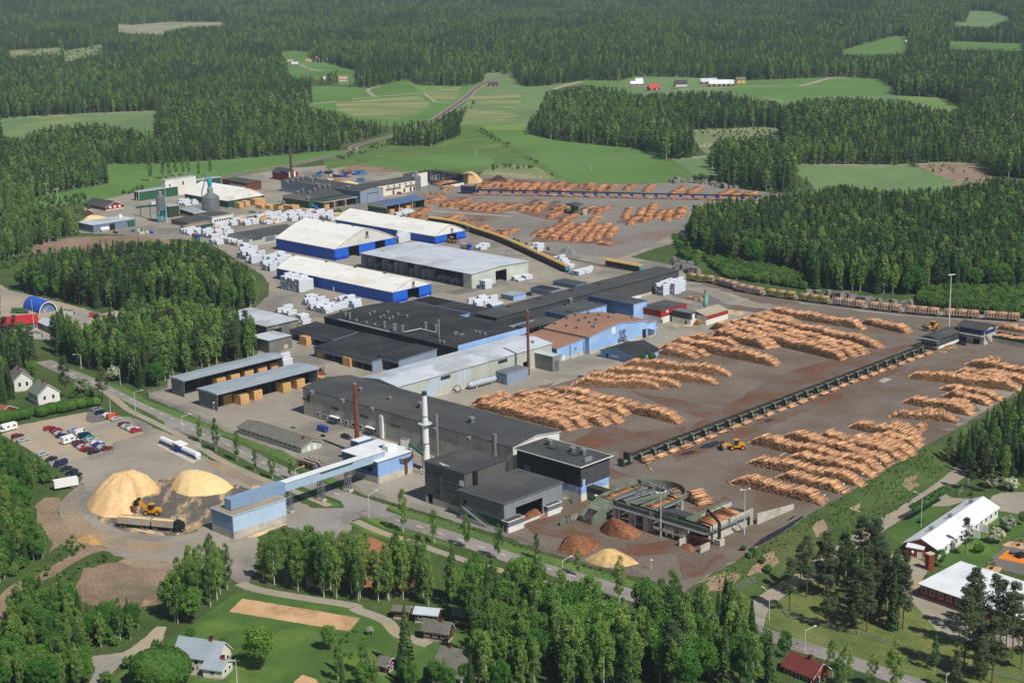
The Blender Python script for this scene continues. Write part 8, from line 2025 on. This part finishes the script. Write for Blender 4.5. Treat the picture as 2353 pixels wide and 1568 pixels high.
def make_crown(kind,h,seed,q=1.0):
 rs=np.random.default_rng(seed);S=1/math.sqrt(q)
 if kind=='spruce':
  V=[];n=int(30*math.sqrt(q));R=h*rs.uniform(.115,.14)
  for i in range(n):
   f=i/n;z=h*(.05+.94*f);r=R*(1-f)**.8*rs.uniform(.8,1.12)+.12
   m=max(4,int((11-6*f)*math.sqrt(q)))
   a=rs.uniform(0,6.28,m);rr=r*rs.uniform(.7,1.15,m);w=(.42*r+.22)*rs.uniform(.7,1.2,m)*S**.5;dr=(.22+.25*(1-f))*rr
   c,s=np.cos(a),np.sin(a)
   p0=np.stack([c*.08,s*.08,np.full(m,z+.25)],1);tip=np.stack([c*rr,s*rr,z-dr],1);sd=np.stack([-s*w,c*w,np.zeros(m)],1);mid=p0*.4+tip*.6;mid[:,2]+=.12
   V.append(np.stack([p0,mid-sd,tip,mid+sd],1).reshape(-1,3))
  V=np.concatenate(V)
  k=int(420*q);z=h*(1-rs.uniform(0,.95,k)**.75)*.97+.3;r=R*(1-z/h)**.8*rs.uniform(.45,1.05,k);a=rs.uniform(0,6.28,k)
  V=np.concatenate([V,cards(rs,np.stack([r*np.cos(a),r*np.sin(a),z],1),.62*S,np.stack([np.cos(a),np.sin(a),np.full(k,.2)],1),flat=.6)])
 elif kind=='pine':
  n=46;f=np.sort(rs.uniform(.3,.97,n));r0=h*.15*np.clip((1-f)*1.7,.1,1)**.7*np.clip((f-.2)*4,.4,1)*rs.uniform(.45,1.1,n);a=rs.uniform(0,6.28,n)
  cs=np.stack([r0*np.cos(a),r0*np.sin(a),h*f],1);V=blobs(rs,cs,h*rs.uniform(.035,.06,n),int(38*q),.5*S)
  V=V.reshape(-1,4,3);zc=np.repeat(cs[:,2],int(38*q))[:,None];V[:,:,2]=zc+(V[:,:,2]-zc)*.6;V=V.reshape(-1,3)
 elif kind=='birch':
  n=54;f=rs.uniform(.24,.98,n);r0=h*.115*np.sin(np.clip((f-.12)/.88*3.1,0,3.14))**.7*rs.uniform(.35,1.12,n);a=rs.uniform(0,6.28,n)
  cs=np.stack([r0*np.cos(a),r0*np.sin(a),h*f*.97],1);V=blobs(rs,cs,h*rs.uniform(.025,.048,n),int(36*q),.42*S)
  V.reshape(-1,4,3)[:,:,2]-=rs.exponential(h*.018,(len(V)//4,1))
 elif kind in('broad','bush','flower'):
  n=64;v=rs.normal(size=(n,3));v/=np.linalg.norm(v,axis=1)[:,None];v*=rs.uniform(.3,1,n)[:,None]**.4
  rx,cz,rz=(h*.3,h*.58,h*.38)if kind=='broad' else(h*.46,h*.5,h*.42)
  cs=v*np.array([rx,rx,rz])*.86+np.array([0,0,cz]);V=blobs(rs,cs,h*rs.uniform(.055,.1,n),int(40*q),(h*.035 if kind=='broad' else h*.07)*S)
 else:
  k=int(2600*q);v=rs.normal(size=(k,3));v/=np.linalg.norm(v,axis=1)[:,None];p=np.sign(v)*np.abs(v)**.8
  p*=rs.uniform(.95,1.02,k)[:,None];p=p*np.array([h*.56,h*.56,h*.46])+np.array([0,0,h*.52]);V=cards(rs,p,h*.09,v*2.5,0)
 return V
KIND={'spruce':(L_SPR,m_bks,19,.2),'pine':(L_PIN,m_bkp,18,.2),'birch':(L_BIR,m_bkb,18,.15),'broad':(L_BRD,m_bks,13,.25),'bush':(L_BSH,m_bks,3,.05),'flower':(L_FLO,m_bks,5,.08),'clipped':(L_CLP,m_bks,4.2,.15)}
def tree_meshes(kind,seed,q=1.0):
 lm,bm_,h,r=KIND[kind];rs=np.random.default_rng(seed+99)
 V=make_crown(kind,h,seed,q);cr=quads_mesh(kind+'_crown',V,np.arange(len(V)).reshape(-1,4),[lm])
 tv,tf=trunk(h*(.94 if kind in('spruce','birch','pine')else .55),r,(rs.normal()*.5,rs.normal()*.5)if kind!='spruce' else(0,0),limbs=0 if kind=='spruce' else 6,rs=rs,lh=(.3,.7),ll=h*.12)
 tm=bpy.data.meshes.new(kind+'_trunk');tm.from_pydata(tv.tolist(),[],tf);tm.materials.append(bm_);tm.update()
 return cr,tm,V,tv,tf
NEAR={k:[tree_meshes(k,10*i+j,2.6)[:2]for j in range(4 if k in('spruce','pine','birch')else 3)]for i,k in enumerate(KIND)}
def joined(kind,seed,q):
 cr,tm,V,tv,tf=tree_meshes(kind,seed,q)
 n=len(tv);A=np.concatenate([tv,V]);F=np.concatenate([np.array(tf),np.arange(len(V)).reshape(-1,4)+n])
 me=quads_mesh(kind+'_tree',A,F,[KIND[kind][1],KIND[kind][0]],[0]*len(tf)+[1]*(len(V)//4))
 return bpy.data.objects.new(kind+'_tree',me)
STUFF=[('spruce',0),('spruce',1),('spruce',2),('pine',0),('pine',1),('birch',0),('birch',1),('birch',2),('broad',0),('bush',0),('bush',1)]
MID=[joined(k,300+7*i,1.0)for i,(k,_)in enumerate(STUFF)]
FARM=[joined(k,500+7*i,.3)for i,(k,_)in enumerate(STUFF)]
def gn_tree(protos):
 ng=bpy.data.node_groups.new('scatter_trees','GeometryNodeTree');ng.interface.new_socket('Geometry',in_out='INPUT',socket_type='NodeSocketGeometry');ng.interface.new_socket('Geometry',in_out='OUTPUT',socket_type='NodeSocketGeometry')
 N=ng.nodes;L=ng.links;gi=N.new('NodeGroupInput');go=N.new('NodeGroupOutput');jn=N.new('GeometryNodeJoinGeometry')
 def attr(nm,ty):
  a=N.new('GeometryNodeInputNamedAttribute');a.data_type=ty;a.inputs[0].default_value=nm;return a.outputs[0]
 ro,sc_,kd=attr('rot','FLOAT_VECTOR'),attr('scl','FLOAT_VECTOR'),attr('kind','INT')
 for i,ob in enumerate(protos):
  oi=N.new('GeometryNodeObjectInfo');oi.inputs['Object'].default_value=ob;oi.inputs['As Instance'].default_value=True
  cm=N.new('FunctionNodeCompare');cm.data_type='INT';cm.operation='EQUAL';L.new(kd,cm.inputs[2]);cm.inputs[3].default_value=i
  ip=N.new('GeometryNodeInstanceOnPoints');L.new(gi.outputs[0],ip.inputs['Points']);L.new(cm.outputs[0],ip.inputs['Selection']);L.new(oi.outputs['Geometry'],ip.inputs['Instance']);L.new(ro,ip.inputs['Rotation']);L.new(sc_,ip.inputs['Scale']);L.new(ip.outputs[0],jn.inputs[0])
 L.new(jn.outputs[0],go.inputs[0]);return ng
GN_MID,GN_FAR=gn_tree(MID),gn_tree(FARM)
def stuff_trees(name,label,cat,X,kinds,scl,ng):
 me=bpy.data.meshes.new(name);me.vertices.add(len(X));me.vertices.foreach_set('co',np.asarray(X,np.float32).ravel())
 a=me.attributes.new('rot','FLOAT_VECTOR','POINT');a.data.foreach_set('vector',np.stack([rng.normal(0,.03,len(X)),rng.normal(0,.03,len(X)),rng.uniform(0,6.28,len(X))],1).astype(np.float32).ravel())
 a=me.attributes.new('scl','FLOAT_VECTOR','POINT');w=scl*rng.uniform(.9,1.15,len(X));a.data.foreach_set('vector',np.stack([w,w,scl],1).astype(np.float32).ravel())
 a=me.attributes.new('kind','INT','POINT');a.data.foreach_set('value',np.asarray(kinds,np.int32))
 o=link(bpy.data.objects.new(name,me));o.modifiers.new('trees','NODES').node_group=ng
 tag(o,label,cat,kind='stuff')
def tree(kind,pos,h,label,group=None,v=0,wide=1.0,name=None):
 cr,tm=NEAR[kind][v%len(NEAR[kind])];s=h/KIND[kind][2]
 t=thing(name or{'spruce':'spruce_tree','pine':'pine_tree','birch':'birch_tree','broad':'broadleaf_tree','bush':'bush','flower':'flowering_bush','clipped':'clipped_tree'}[kind],label,'bush' if kind in('bush','flower')else 'tree',pos,random.uniform(0,6.28),group)
 t.scale=(s*wide,s*wide,s)
 link(bpy.data.objects.new('trunk',tm),t);link(bpy.data.objects.new('crown',cr),t)
PLACED=[]
def tree_at(kind,k,base,top,label,group=None,wide=1.0,v=0):
 p=P(k,*base);h=hgt(k,base,top,None if abs(p.z)<.05 else p.z);p.z=float(height(p.x,p.y));tree(kind,p,h,label,group,v,wide);PLACED.append((p.x,p.y))
for i,(k,b,tp_)in enumerate((('10',(1337,1455),(1330,1265)),('10',(1443,1515),(1420,1285)),('20',(1585,85),(1580,-120)),('20',(1703,150),(1690,0)),('20',(1820,205),(1810,12)),('20',(1940,210),(1935,62)),('21',(450,560),(430,255)),('21',(657,635),(650,395)),('21',(875,665),(880,425)),('21',(1085,740),(1090,495)),('21',(1340,740),(1340,555)),('21',(1612,850),(1620,665)),('21',(1893,1035),(1895,700)))):
 tree_at('birch',k,b,tp_,'slender roadside birch, number %d in the row from the upper left'%(i+1),'birches along the main road',.95,i)
for kd,k,b,tp_,w,lb in(('broad','20',(1740,1475),(1760,1145),1.15,'big round bright green maple on the garden lawn'),('clipped','20',(1080,1580),(1085,1352),1.35,'huge smooth round willow in front of the cream house'),('broad','20',(2200,1348),(2210,1150),.9,'round young tree at the end of the tilled plot'),('bush','20',(870,1465),(875,1370),1.2,'pale green apple bush beside the driveway'),('bush','20',(710,1565),(715,1478),1.2,'pale green bush at the bottom of the driveway'),('bush','20',(1050,1362),(1052,1265),.9,'grey-green bush at the corner of the driveway'),('broad','20',(1275,1290),(1280,1172),1,'bright green small tree behind the cream house'),('bush','20',(1495,1320),(1495,1250),.9,'small shrub behind the gable of the cream house'),('spruce','21',(470,1480),(480,1035),1.25,'tall broad spruce in front of the brown cottage'),('flower','21',(225,1240),(225,1180),1,'yellowish round bush on the lawn by the lane'),('flower','10',(765,1045),(765,930),1,'white flowering bush by the upper main road'),('flower','10',(550,1140),(550,1010),1,'white flowering tree beside the dark pine'),('pine','10',(440,1140),(440,875),1.2,'broad dark pine between the houses and the road'),('pine','10',(690,1190),(680,945),1.3,'spreading old pine above the car park corner'),('broad','10',(215,1015),(215,905),1.1,'round green tree behind the white houses'),('bush','10',(420,1150),(420,1115),1.3,'yellow-green bush beside the white house'),('flower','22',(2130,260),(2150,160),1.2,'white flowering bush left of two beside the school drive'),('flower','22',(2260,280),(2265,180),1.2,'white flowering bush right of two beside the school drive'),('flower','U',(1980,1045),(1985,810),1.1,'flowering bush next to the pale screen wall'),('flower','U',(2130,890),(2140,655),1.1,'flowering tree at the far corner of the school lawn'),('broad','U',(1230,1370),(1240,1120),1.1,'dark round tree at the brick gable of the school'),('pine','U',(1560,1210),(1560,690),1.1,'tall dark pine before the long school roof'),('bush','U',(1650,420),(1650,355),1,'small dark bush on the dry lawn by the fence'),('broad','U',(2330,810),(2340,600),1,'dark round tree at the right edge of the school lawn'),('bush','U',(1750,1180),(1755,1030),1.1,'rounded shrub behind the tall school pine'),('bush','11',(2050,920),(2060,862),1,'leafy bush at the corner of the small blue shed'),('bush','11',(2110,910),(2115,848),1,'second leafy bush behind the small blue shed corner'),('pine','22',(2128,300),(2130,30),.9,'tall bare-stemmed pine by the school drive fence'),('pine','22',(1995,285),(2000,20),1,'bushy pine at the pale fence by the side road'),('pine','22',(2045,1480),(2050,1080),.8,'slim pine in front of the white school roof'),('pine','22',(2010,1350),(2015,770),.9,'tallest pine before the white school roof'),('pine','22',(1948,1500),(1950,920),1,'tall pine at the near corner of the school roof'),('pine','22',(2140,1370),(2150,830),.9,'tall pine over the middle of the white roof'),('pine','22',(2270,1400),(2265,870),.9,'tall pine over the right of the white roof'),('broad','22',(750,1400),(760,1200),.9,'pale airy tree beside the maroon-roofed house'),('bush','22',(1660,500),(1662,462),1.2,'dark low bush at the foot of the street lamp'),('pine','22',(785,1085),(790,720),1.1,'leftmost pine of the grove by the side road bend'),('pine','22',(1040,1200),(1045,830),1.1,'pine standing forward on the dry lawn of the grove')):
 tree_at(kd,k,b,tp_,lb,None,w,len(lb))
for i in range(8):tree_at('birch','00',((1005,1210),(1090,1195),(1132,1188),(1175,1178),(1226,1172),(1262,1168),(1330,1185),(1407,1172))[i],((985,1050),(1080,1048),(1122,1040),(1160,1040),(1222,1045),(1255,1055),(1315,1058),(1395,1050))[i],'bare-stemmed birch in the field row, number %d from the left'%(i+1),'birches in a row on the field',.8,i)
for i in range(13):x=815+i*52;tree_at('birch','02',(x,1094+(i%2)*4),(x,1000+8*(i%3)),'birch of the lane row by the right field, number %d from the left'%(i+1),'birches along the field lane',1.1,i)
for i,(x,y,h_)in enumerate(((40,385,210),(125,360,200),(235,335,175),(400,300,165),(690,260,160),(855,210,165),(1010,195,170),(1150,165,160),(1320,125,150),(1450,105,140),(1560,85,130))):tree_at('clipped','d',(x,y),(x,y-h_),'smoothly clipped round hedge tree, number %d from the left above the car park'%(i+1),'clipped hedge trees',1.25 if i not in(0,1)else .8,i)
q_=smooth_line([P('U',*p)for p in((880,760),(1010,690),(1150,600),(1300,510))],6);t=thing('hedge','long green hedge on the grass beside the school','hedge',q_[0]);V=[]
for p in q_:
 k=220;c=np.array(p-q_[0]);v=rng.normal(size=(k,3));v/=np.linalg.norm(v,axis=1)[:,None];V.append(cards(rng,c+v*np.array([1.7,1.7,1.0])+np.array([0,0,.9]),.4,v,.3))
V=np.concatenate(V);link(bpy.data.objects.new('leaves',quads_mesh('hedge',V,np.arange(len(V)).reshape(-1,4),[L_BSH])),t)
# ------------------------------------------------------------------ woods: silhouettes measured on the photograph, filled with real trees
W=[]
W.append((DL('10',(40,330),(180,200),(330,150),(560,140),(640,115),(1000,105),(1330,100),(1480,150),(1600,250),(1740,320),(1800,420),(1790,500),(1700,560),(1400,610),(1300,560),(900,590),(690,570),(480,540),(400,500),(200,470),(60,420)),'in the upper part of the wood beside the white packs',(.5,.15,.3,.05,0),(15,21),4.2))
W.append((DL('10',(860,560),(1300,560),(1480,600),(1600,640),(1700,700),(1735,880),(1600,925),(1380,965),(1150,1050),(1040,1110),(850,1080),(800,1000),(640,1000),(540,960),(430,900),(330,860),(310,740),(380,640),(470,690),(600,740),(680,680),(870,620)),'in the wood between the main road and the grey warehouse',(.25,.1,.6,.05,0),(15,20),4.6))
W.append((DL('10',(0,690),(150,700),(220,770),(300,790),(310,920),(200,1000),(0,1000)),'at the left edge above the white houses',(.3,.2,.4,.1,0),(12,17),5))
W.append((DL('10',(-60,900),(70,980),(100,1190),(-60,1210)),'dark at the left edge beside the white house',(.9,0,.1,0,0),(14,18),4.5))
W.append((DL('d',(-300,560),(0,590),(200,740),(500,970),(800,1120),(1080,1240),(860,1330),(500,1480),(0,1640),(-300,1640)),'in the thicket along the car park edge',(0,0,.3,.3,.4),(4,9),3.0))
W.append((DL('20',(-100,150),(120,260),(230,430),(170,560),(340,620),(330,740),(0,900),(-100,900)),'in the young wood at the left edge',(.05,0,.6,.2,.15),(8,13),2.9))
W.append((DL('20',(60,1000),(200,900),(330,990),(420,890),(510,1000),(560,1060),(800,1090),(1000,1100),(1010,1210),(860,1290),(700,1340),(520,1370),(600,1450),(590,1640),(-100,1640),(-100,1220),(50,1190)),'in the thicket at the lower left corner',(.02,0,.5,.33,.15),(7,13),2.9))
W.append((DL('20',(1100,950),(1250,780),(1380,690),(1560,760),(1610,920),(1440,1050),(1300,1165),(1200,1265),(1110,1180)),'in the clump beside the bare soil',(0,0,.9,.1,0),(14,18),4))
W.append((DL('20',(1680,640),(1720,580),(1940,500))+DL('21',(-30,560),(150,545),(370,555),(560,555),(640,620),(660,1060),(560,1045),(300,1050),(0,1010))+DL('20',(1690,920)),'in the white-stemmed birch belt beside the junction',(0,0,1,0,0),(13,20),4.3))
W.append((DL('21',(700,620),(780,600),(960,640),(1100,700),(1280,690),(1400,720),(1560,800),(1700,830),(1860,1000),(2000,950),(2080,790),(2140,770),(2230,880),(2353,960),(2353,1640),(960,1640),(940,1350),(1000,1290),(820,1200),(760,1090)),'in the dense wood along the bottom of the photo',(.14,.03,.66,.17,0),(12,21),4.8))
W.append((DL('21',(0,1340),(150,1330),(260,1440),(400,1340),(560,1400),(640,1480),(950,1460),(950,1640),(0,1640)),'in front of the brown-roofed house at the bottom',(.55,0,.3,.15,0),(8,13),4.4))
W.append((DL('22',(-40,800),(40,900),(110,1000),(250,900),(380,1010),(500,1010),(620,1280),(720,1400),(740,1640),(-40,1640)),'beside the red house below the road',(.1,.02,.63,.25,0),(13,19),5))
W.append((DL('22',(720,640),(900,550),(1130,530),(1260,420),(1390,480),(1430,600),(1560,620),(1600,800),(1600,980),(1700,1000),(1790,1100),(1780,1250),(1420,1260),(1200,1240),(1180,960),(1100,1000),(880,1030),(740,940)),'in the pine grove beside the school',(.04,.94,.02,0,0),(14,20),4.7))
W.append((DL('22',(1040,1400),(1200,1240),(1450,1320),(1600,1260),(1790,1300),(1780,1640),(1040,1640),(1000,1490)),'at the bottom edge below the pine grove',(.05,.15,.6,.2,0),(10,16),5))
W.append((DL('22',(1860,1100),(1990,900),(2100,950),(2250,950),(2353,1150),(2420,1640),(1870,1640)),'in the bottom right corner by the school',(.05,.85,.1,0,0),(11,19),6.6))
W.append((DL('22',(1750,210),(1690,120),(1660,20),(1900,-60))+DL('12',(2150,1300),(2350,1150),(2450,1150),(2450,1640))+DL('22',(2450,230),(2200,255),(2040,240),(1950,130),(1890,110)),'in the mixed wood at the right edge by the bank',(.25,.2,.45,.1,0),(11,18),4.6))
RW=DL('02',(110,1500),(140,1370),(330,1320),(560,1310),(640,1300),(930,1270),(1100,1225),(1500,1265),(1900,1240),(2100,1180),(2450,1200))+DL('12',(2450,450),(2000,440),(1640,470),(1560,480),(1200,450),(940,430),(880,340),(600,290),(350,270),(200,200),(110,150),(20,110),(100,0))
W.append((RW,'in the big wood behind the log train',(.6,.06,.3,.04,0),(15,21),4.0))
W.append((DL('12',(150,180),(600,260),(880,330),(900,440),(600,395),(350,360)),'in the shrubs behind the log train',(0,0,.1,0,.9),(3,6),2.6));W.append((DL('12',(1640,410),(2450,390),(2450,640),(2000,590),(1640,540)),'in the right shrubs behind the log train',(0,0,.1,.0,.9),(3,6),2.6));W.append((DL('12',(0,60),(130,60),(200,200),(160,290),(60,230)),'in the shrubs above the rock cutting',(0,0,.2,0,.8),(3,6),3))
W.append((DL('00',(-60,1190),(160,1195),(240,1330),(520,1420),(520,1568),(380,1620),(230,1650),(180,1690),(50,1750),(-60,1800)),'at the left edge beside the old mill',(.1,.05,.8,.05,0),(12,17),4.6))
NOFAR=[DL('00',(230,1330),(830,1285),(1020,1240),(1300,1190),(1530,1180),(2100,1060),(2350,1010),(2350,1568),(520,1568),(520,1400)),YARD,RW]
lrt=np.random.default_rng(77)
def vnoise(x,y,s,sd):
 r_=np.random.default_rng(sd);v=0
 for i in range(7):a=r_.uniform(0,6.28);k=2*math.pi/(s*r_.uniform(.6,2));v=v+np.sin(k*(x*math.cos(a)+y*math.sin(a))+r_.uniform(0,6.28))
 return v/3.0
ALL=[]
LOOSE={1,2,3,4,5,6,7,10,17,18,11,13,14,15}
KN=['spruce','pine','birch','broad','bush']
def jgrid(x0,x1,y0,y1,s):
 X,Y=np.meshgrid(np.arange(x0,x1,s),np.arange(y0,y1,s));return X.ravel()+lrt.uniform(-.45,.45,X.size)*s,Y.ravel()+lrt.uniform(-.45,.45,X.size)*s
def pxof(x,y,z):return proj(np.stack([x,y,z],1))
for wi,(pl,words,wts,hr,sp)in enumerate(W):
 g=np.array([np.array(G(p)[:2])for p in pl]);x,y=jgrid(g[:,0].min(),g[:,0].max(),g[:,1].min(),g[:,1].max(),sp)
 n=len(x);n1=vnoise(x,y,60,wi)
 cw=np.cumsum(wts)/sum(wts);u=np.clip(lrt.uniform(0,1,n)+.22*n1*(1 if wts[0]>.15 else .3),0,.999)
 kd=np.searchsorted(cw,u,side='right');kd=np.minimum(kd,4);h=lrt.uniform(hr[0],hr[1],n)*np.where(kd==3,.8,1)*np.where(kd==4,.45 if hr[0]>3.5 else .9,1)
 z=height(x,y);ok=np.ones(n,bool)
 for f in((0,.55)if wi in LOOSE else(0,.5,.93)):q=pxof(x,y,z+h*f);ok&=in_poly(q[:,0],q[:,1],pl)
 ok&=y>120
 for xx,yy in PLACED:ok&=(x-xx)**2+(y-yy)**2>9
 for r_ in(mline,):
  for p in r_[::2]:ok&=(x-p.x)**2+(y-p.y)**2>49
 for a in zip(x[ok],y[ok],h[ok],kd[ok]):ALL.append((*a,wi))
ALL=np.array(ALL);ds=np.hypot(ALL[:,0],ALL[:,1]);ALL=ALL[np.argsort(ds)]
pq=pxof(ALL[:,0],ALL[:,1],height(ALL[:,0],ALL[:,1])+ALL[:,2]*.8);vis=(pq[:,0]>0)&(pq[:,0]<W0)&(pq[:,1]>0)&(pq[:,1]<H0)
AD={'spruce':'dark pointed spruce','pine':'dark rounded pine','birch':'green birch with white stem','broad':'bright round-crowned leafy tree','bush':'low leafy bush'}
cnt={k:0 for k in KN};rest=[]
for(x,y,h,kd,wi),v in zip(ALL,vis):
 k=KN[int(kd)]
 if v and cnt[k]<270:
  cnt[k]+=1;tree(k,(x,y,float(height(x,y))),h,'%s %s'%(AD[k],W[int(wi)][1]),'%s %s'%({'spruce':'spruces','pine':'pines','birch':'birches','broad':'leafy trees','bush':'bushes'}[k],W[int(wi)][1]),cnt[k],lrt.uniform(.9,1.15))
 else:rest.append((x,y,h,int(kd)))
OFF={0:(0,3),1:(3,2),2:(5,3),3:(8,1),4:(9,2)}
def to_stuff(name,label,rows_,ng):
 A=np.array(rows_,float);kd=A[:,3].astype(int);ki=np.array([OFF[a][0]for a in kd])+(lrt.integers(0,100,len(A))%np.array([OFF[a][1]for a in kd]))
 base=np.array([KIND[KN[a]][2]for a in kd]);stuff_trees(name,label,'forest',np.stack([A[:,0],A[:,1],height(A[:,0],A[:,1])],1),ki,A[:,2]/base,ng)
to_stuff('forest','remaining trees of the woods around the mill',rest,GN_MID)
far=[]
for y0,y1,s in((950,1800,5.2),(1800,3200,6.6),(3200,6600,9.0)):
 x,y=jgrid(-y1*.36,y1*.36,y0,y1,s);m=np.abs(x)<y*.355;x,y=x[m],y[m];n=len(x)
 a,b=vnoise(x,y,260,3),vnoise(x,y,90,4);u=lrt.uniform(0,1,n)+.26*a+.2*b
 kd=np.where(u<.42,0,np.where(u<.56,1,2));h=(16.5+3*vnoise(x,y,400,5)+lrt.uniform(-4,3.5,n))*(1+.1*(s>8))*np.where(lrt.uniform(0,1,n)<.06,.6,1)
 z=height(x,y);q0,q1=pxof(x,y,z),pxof(x,y,z+h);ok=q0[:,1]<475
 for p in OPENS:
  for f in(0,.2,.4,.6,.8,.97):ok&=~in_poly(q0[:,0]+(q1[:,0]-q0[:,0])*f,q0[:,1]+(q1[:,1]-q0[:,1])*f,p)
 for p in NOFAR:ok&=~in_poly(q0[:,0],q0[:,1],p)
 for rl in(RLINES[0],):
  for p in rl:ok&=(x-p.x)**2+(y-p.y)**2>144
 far+=list(zip(x[ok],y[ok],h[ok],kd[ok]))
print('far trees',len(far),cnt,len(rest))
to_stuff('far_forest','wide mixed forest reaching to the horizon',far,GN_FAR)
# low scrub on banks, verges and waste ground
scr=[]
for k,pts,s,hr in(('22',[(1660,10),(1900,60),(1700,260),(1560,395),(1380,490),(1130,640),(900,600),(720,700),(600,860),(380,960),(200,920),(520,710),(900,470),(1010,400)],1.5,(.25,.8)),('20',[(480,560),(640,700),(830,735),(560,790),(480,900),(400,820),(240,900),(60,980),(150,880),(330,760)],2.2,(.4,1.8)),('21',[(340,372),(480,400),(1130,610),(1640,780),(1960,860),(1960,890),(1640,805),(1130,640),(480,430)],2.0,(.4,1.3)),('L',[(1800,700),(2350,690),(2350,740),(1960,760)],2.5,(1,2.5)),('M',[(0,690),(740,700),(1060,660),(880,760),(700,715),(160,745),(0,745)],2.5,(1,2.5)),('N',[(1000,1050),(1100,1060),(1330,1130),(1300,1150)],2,(.6,2)),('N',[(1450,1180),(1560,1190),(1750,1260),(1700,1265)],2,(.6,2)),('N',[(760,90),(1000,65),(1400,90),(1700,210),(1660,230),(1200,140),(800,150)],6,(1,3)),('00',[(240,1330),(830,1290),(1020,1245),(900,1300),(640,1350),(560,1440),(500,1430)],5,(1,4)),('10',[(0,190),(200,110),(540,60),(500,90),(230,140),(190,210),(60,300),(0,300)],2.5,(.8,3)),('02',[(100,1200),(250,1175),(390,1190),(380,1240),(250,1215)],5,(3,6)),('10',[(540,1110),(720,1140),(600,1180),(400,1160)],3,(1,3)),('20',[(2353,1370),(1880,1440),(1890,1460),(2353,1400)],1.5,(.8,1.4)),('21',[(0,1380),(250,1130),(220,1115),(-60,1370)],1.8,(.6,1.2)),('01',[(900,860),(990,870),(1200,985),(1400,1120),(1500,1190),(1480,1195),(1380,1130),(1180,1000),(980,900)],5,(1,3)),('01',[(0,1050),(380,925),(900,700),(960,600),(970,610),(900,740),(400,960),(0,1080)],6,(.8,3)),('20',[(700,1250),(1010,1210),(860,1290),(600,1350),(520,1360)],2.2,(.5,2)),('22',[(440,640),(620,780),(700,860),(600,900),(480,860)],3.5,(1.5,3.5)),('02',[(1620,1110),(2000,1092),(2150,1195),(1920,1225)],7,(.8,2)),('02',[(20,870),(740,855),(700,900),(240,1000)],7,(.8,2.5)),('00',[(60,340),(680,300),(690,440),(430,480),(0,490),(420,400)],11,(1.5,4))):
 pl=DL(k,*pts);g=np.array([np.array(G(p)[:2])for p in pl]);x,y=jgrid(g[:,0].min(),g[:,0].max(),g[:,1].min(),g[:,1].max(),s);m=in_poly(x,y,g)&(vnoise(x,y,14 if s<4 else 60,len(scr))>-.25);x,y=x[m],y[m]
 scr+=list(zip(x,y,lrt.uniform(*hr,len(x)),np.full(len(x),4)))
to_stuff('scrub','low green scrub and weeds on banks and waste ground',scr,GN_MID)
# rock cutting beside the railway
m_rock=M('rock','8d8a85','6b6762',scale=.5,rough=.95,fine=(1.2,.6),bump=1.0,c3='57534e',s3=.3)
for k,line,nm in(('12',[(0,255),(60,285),(110,310),(160,335)],40),('12',[(940,470),(1180,510),(1400,545),(1600,560)],70),('02',[(0,1225),(100,1215),(250,1240),(420,1265)],36)):
 ps=[P(k,*p)for p in line];q=MB()
 for i in range(nm):
  j=lrt.integers(0,len(ps)-1);p=ps[j]+(ps[j+1]-ps[j])*lrt.uniform(0,1);s=lrt.uniform(1.2,3.6);q.box((p.x+lrt.normal(0,1.5)-ps[0].x,p.y+abs(lrt.normal(0,2.5))-ps[0].y,s*.35),(s*1.6,s,s*lrt.uniform(.8,1.5)),m_rock,lrt.uniform(0,3),taper=lrt.uniform(.45,.8))
 o=q.build('rock_cutting');o.location=ps[0];tag(o,kind='structure')
 # ------------------------------------------------------------------ haze
HZ=5.5e-5
mh=bpy.data.materials.new('haze_air');mh.use_nodes=True;nt=mh.node_tree;nt.nodes.remove(nt.nodes['Principled BSDF'])
pv=nt.nodes.new('ShaderNodeVolumePrincipled');pv.inputs['Color'].default_value=(.66,.82,1.0,1);pv.inputs['Density'].default_value=HZ;nt.links.new(pv.outputs[0],nt.nodes['Material Output'].inputs['Volume'])
zlo=float(height(*np.meshgrid(np.arange(-3600,3600,60),np.arange(120,9000,60))).min())-1;zhi=max(200.0,float(height(*np.meshgrid(np.arange(-3600,3600,60),np.arange(120,9000,60))).max())+30)
o=MB().b2((-3700,-60,zlo),(3700,9100,zhi),mh).build('haze');tag(o,'thin bluish summer haze over the forest','haze',kind='stuff')
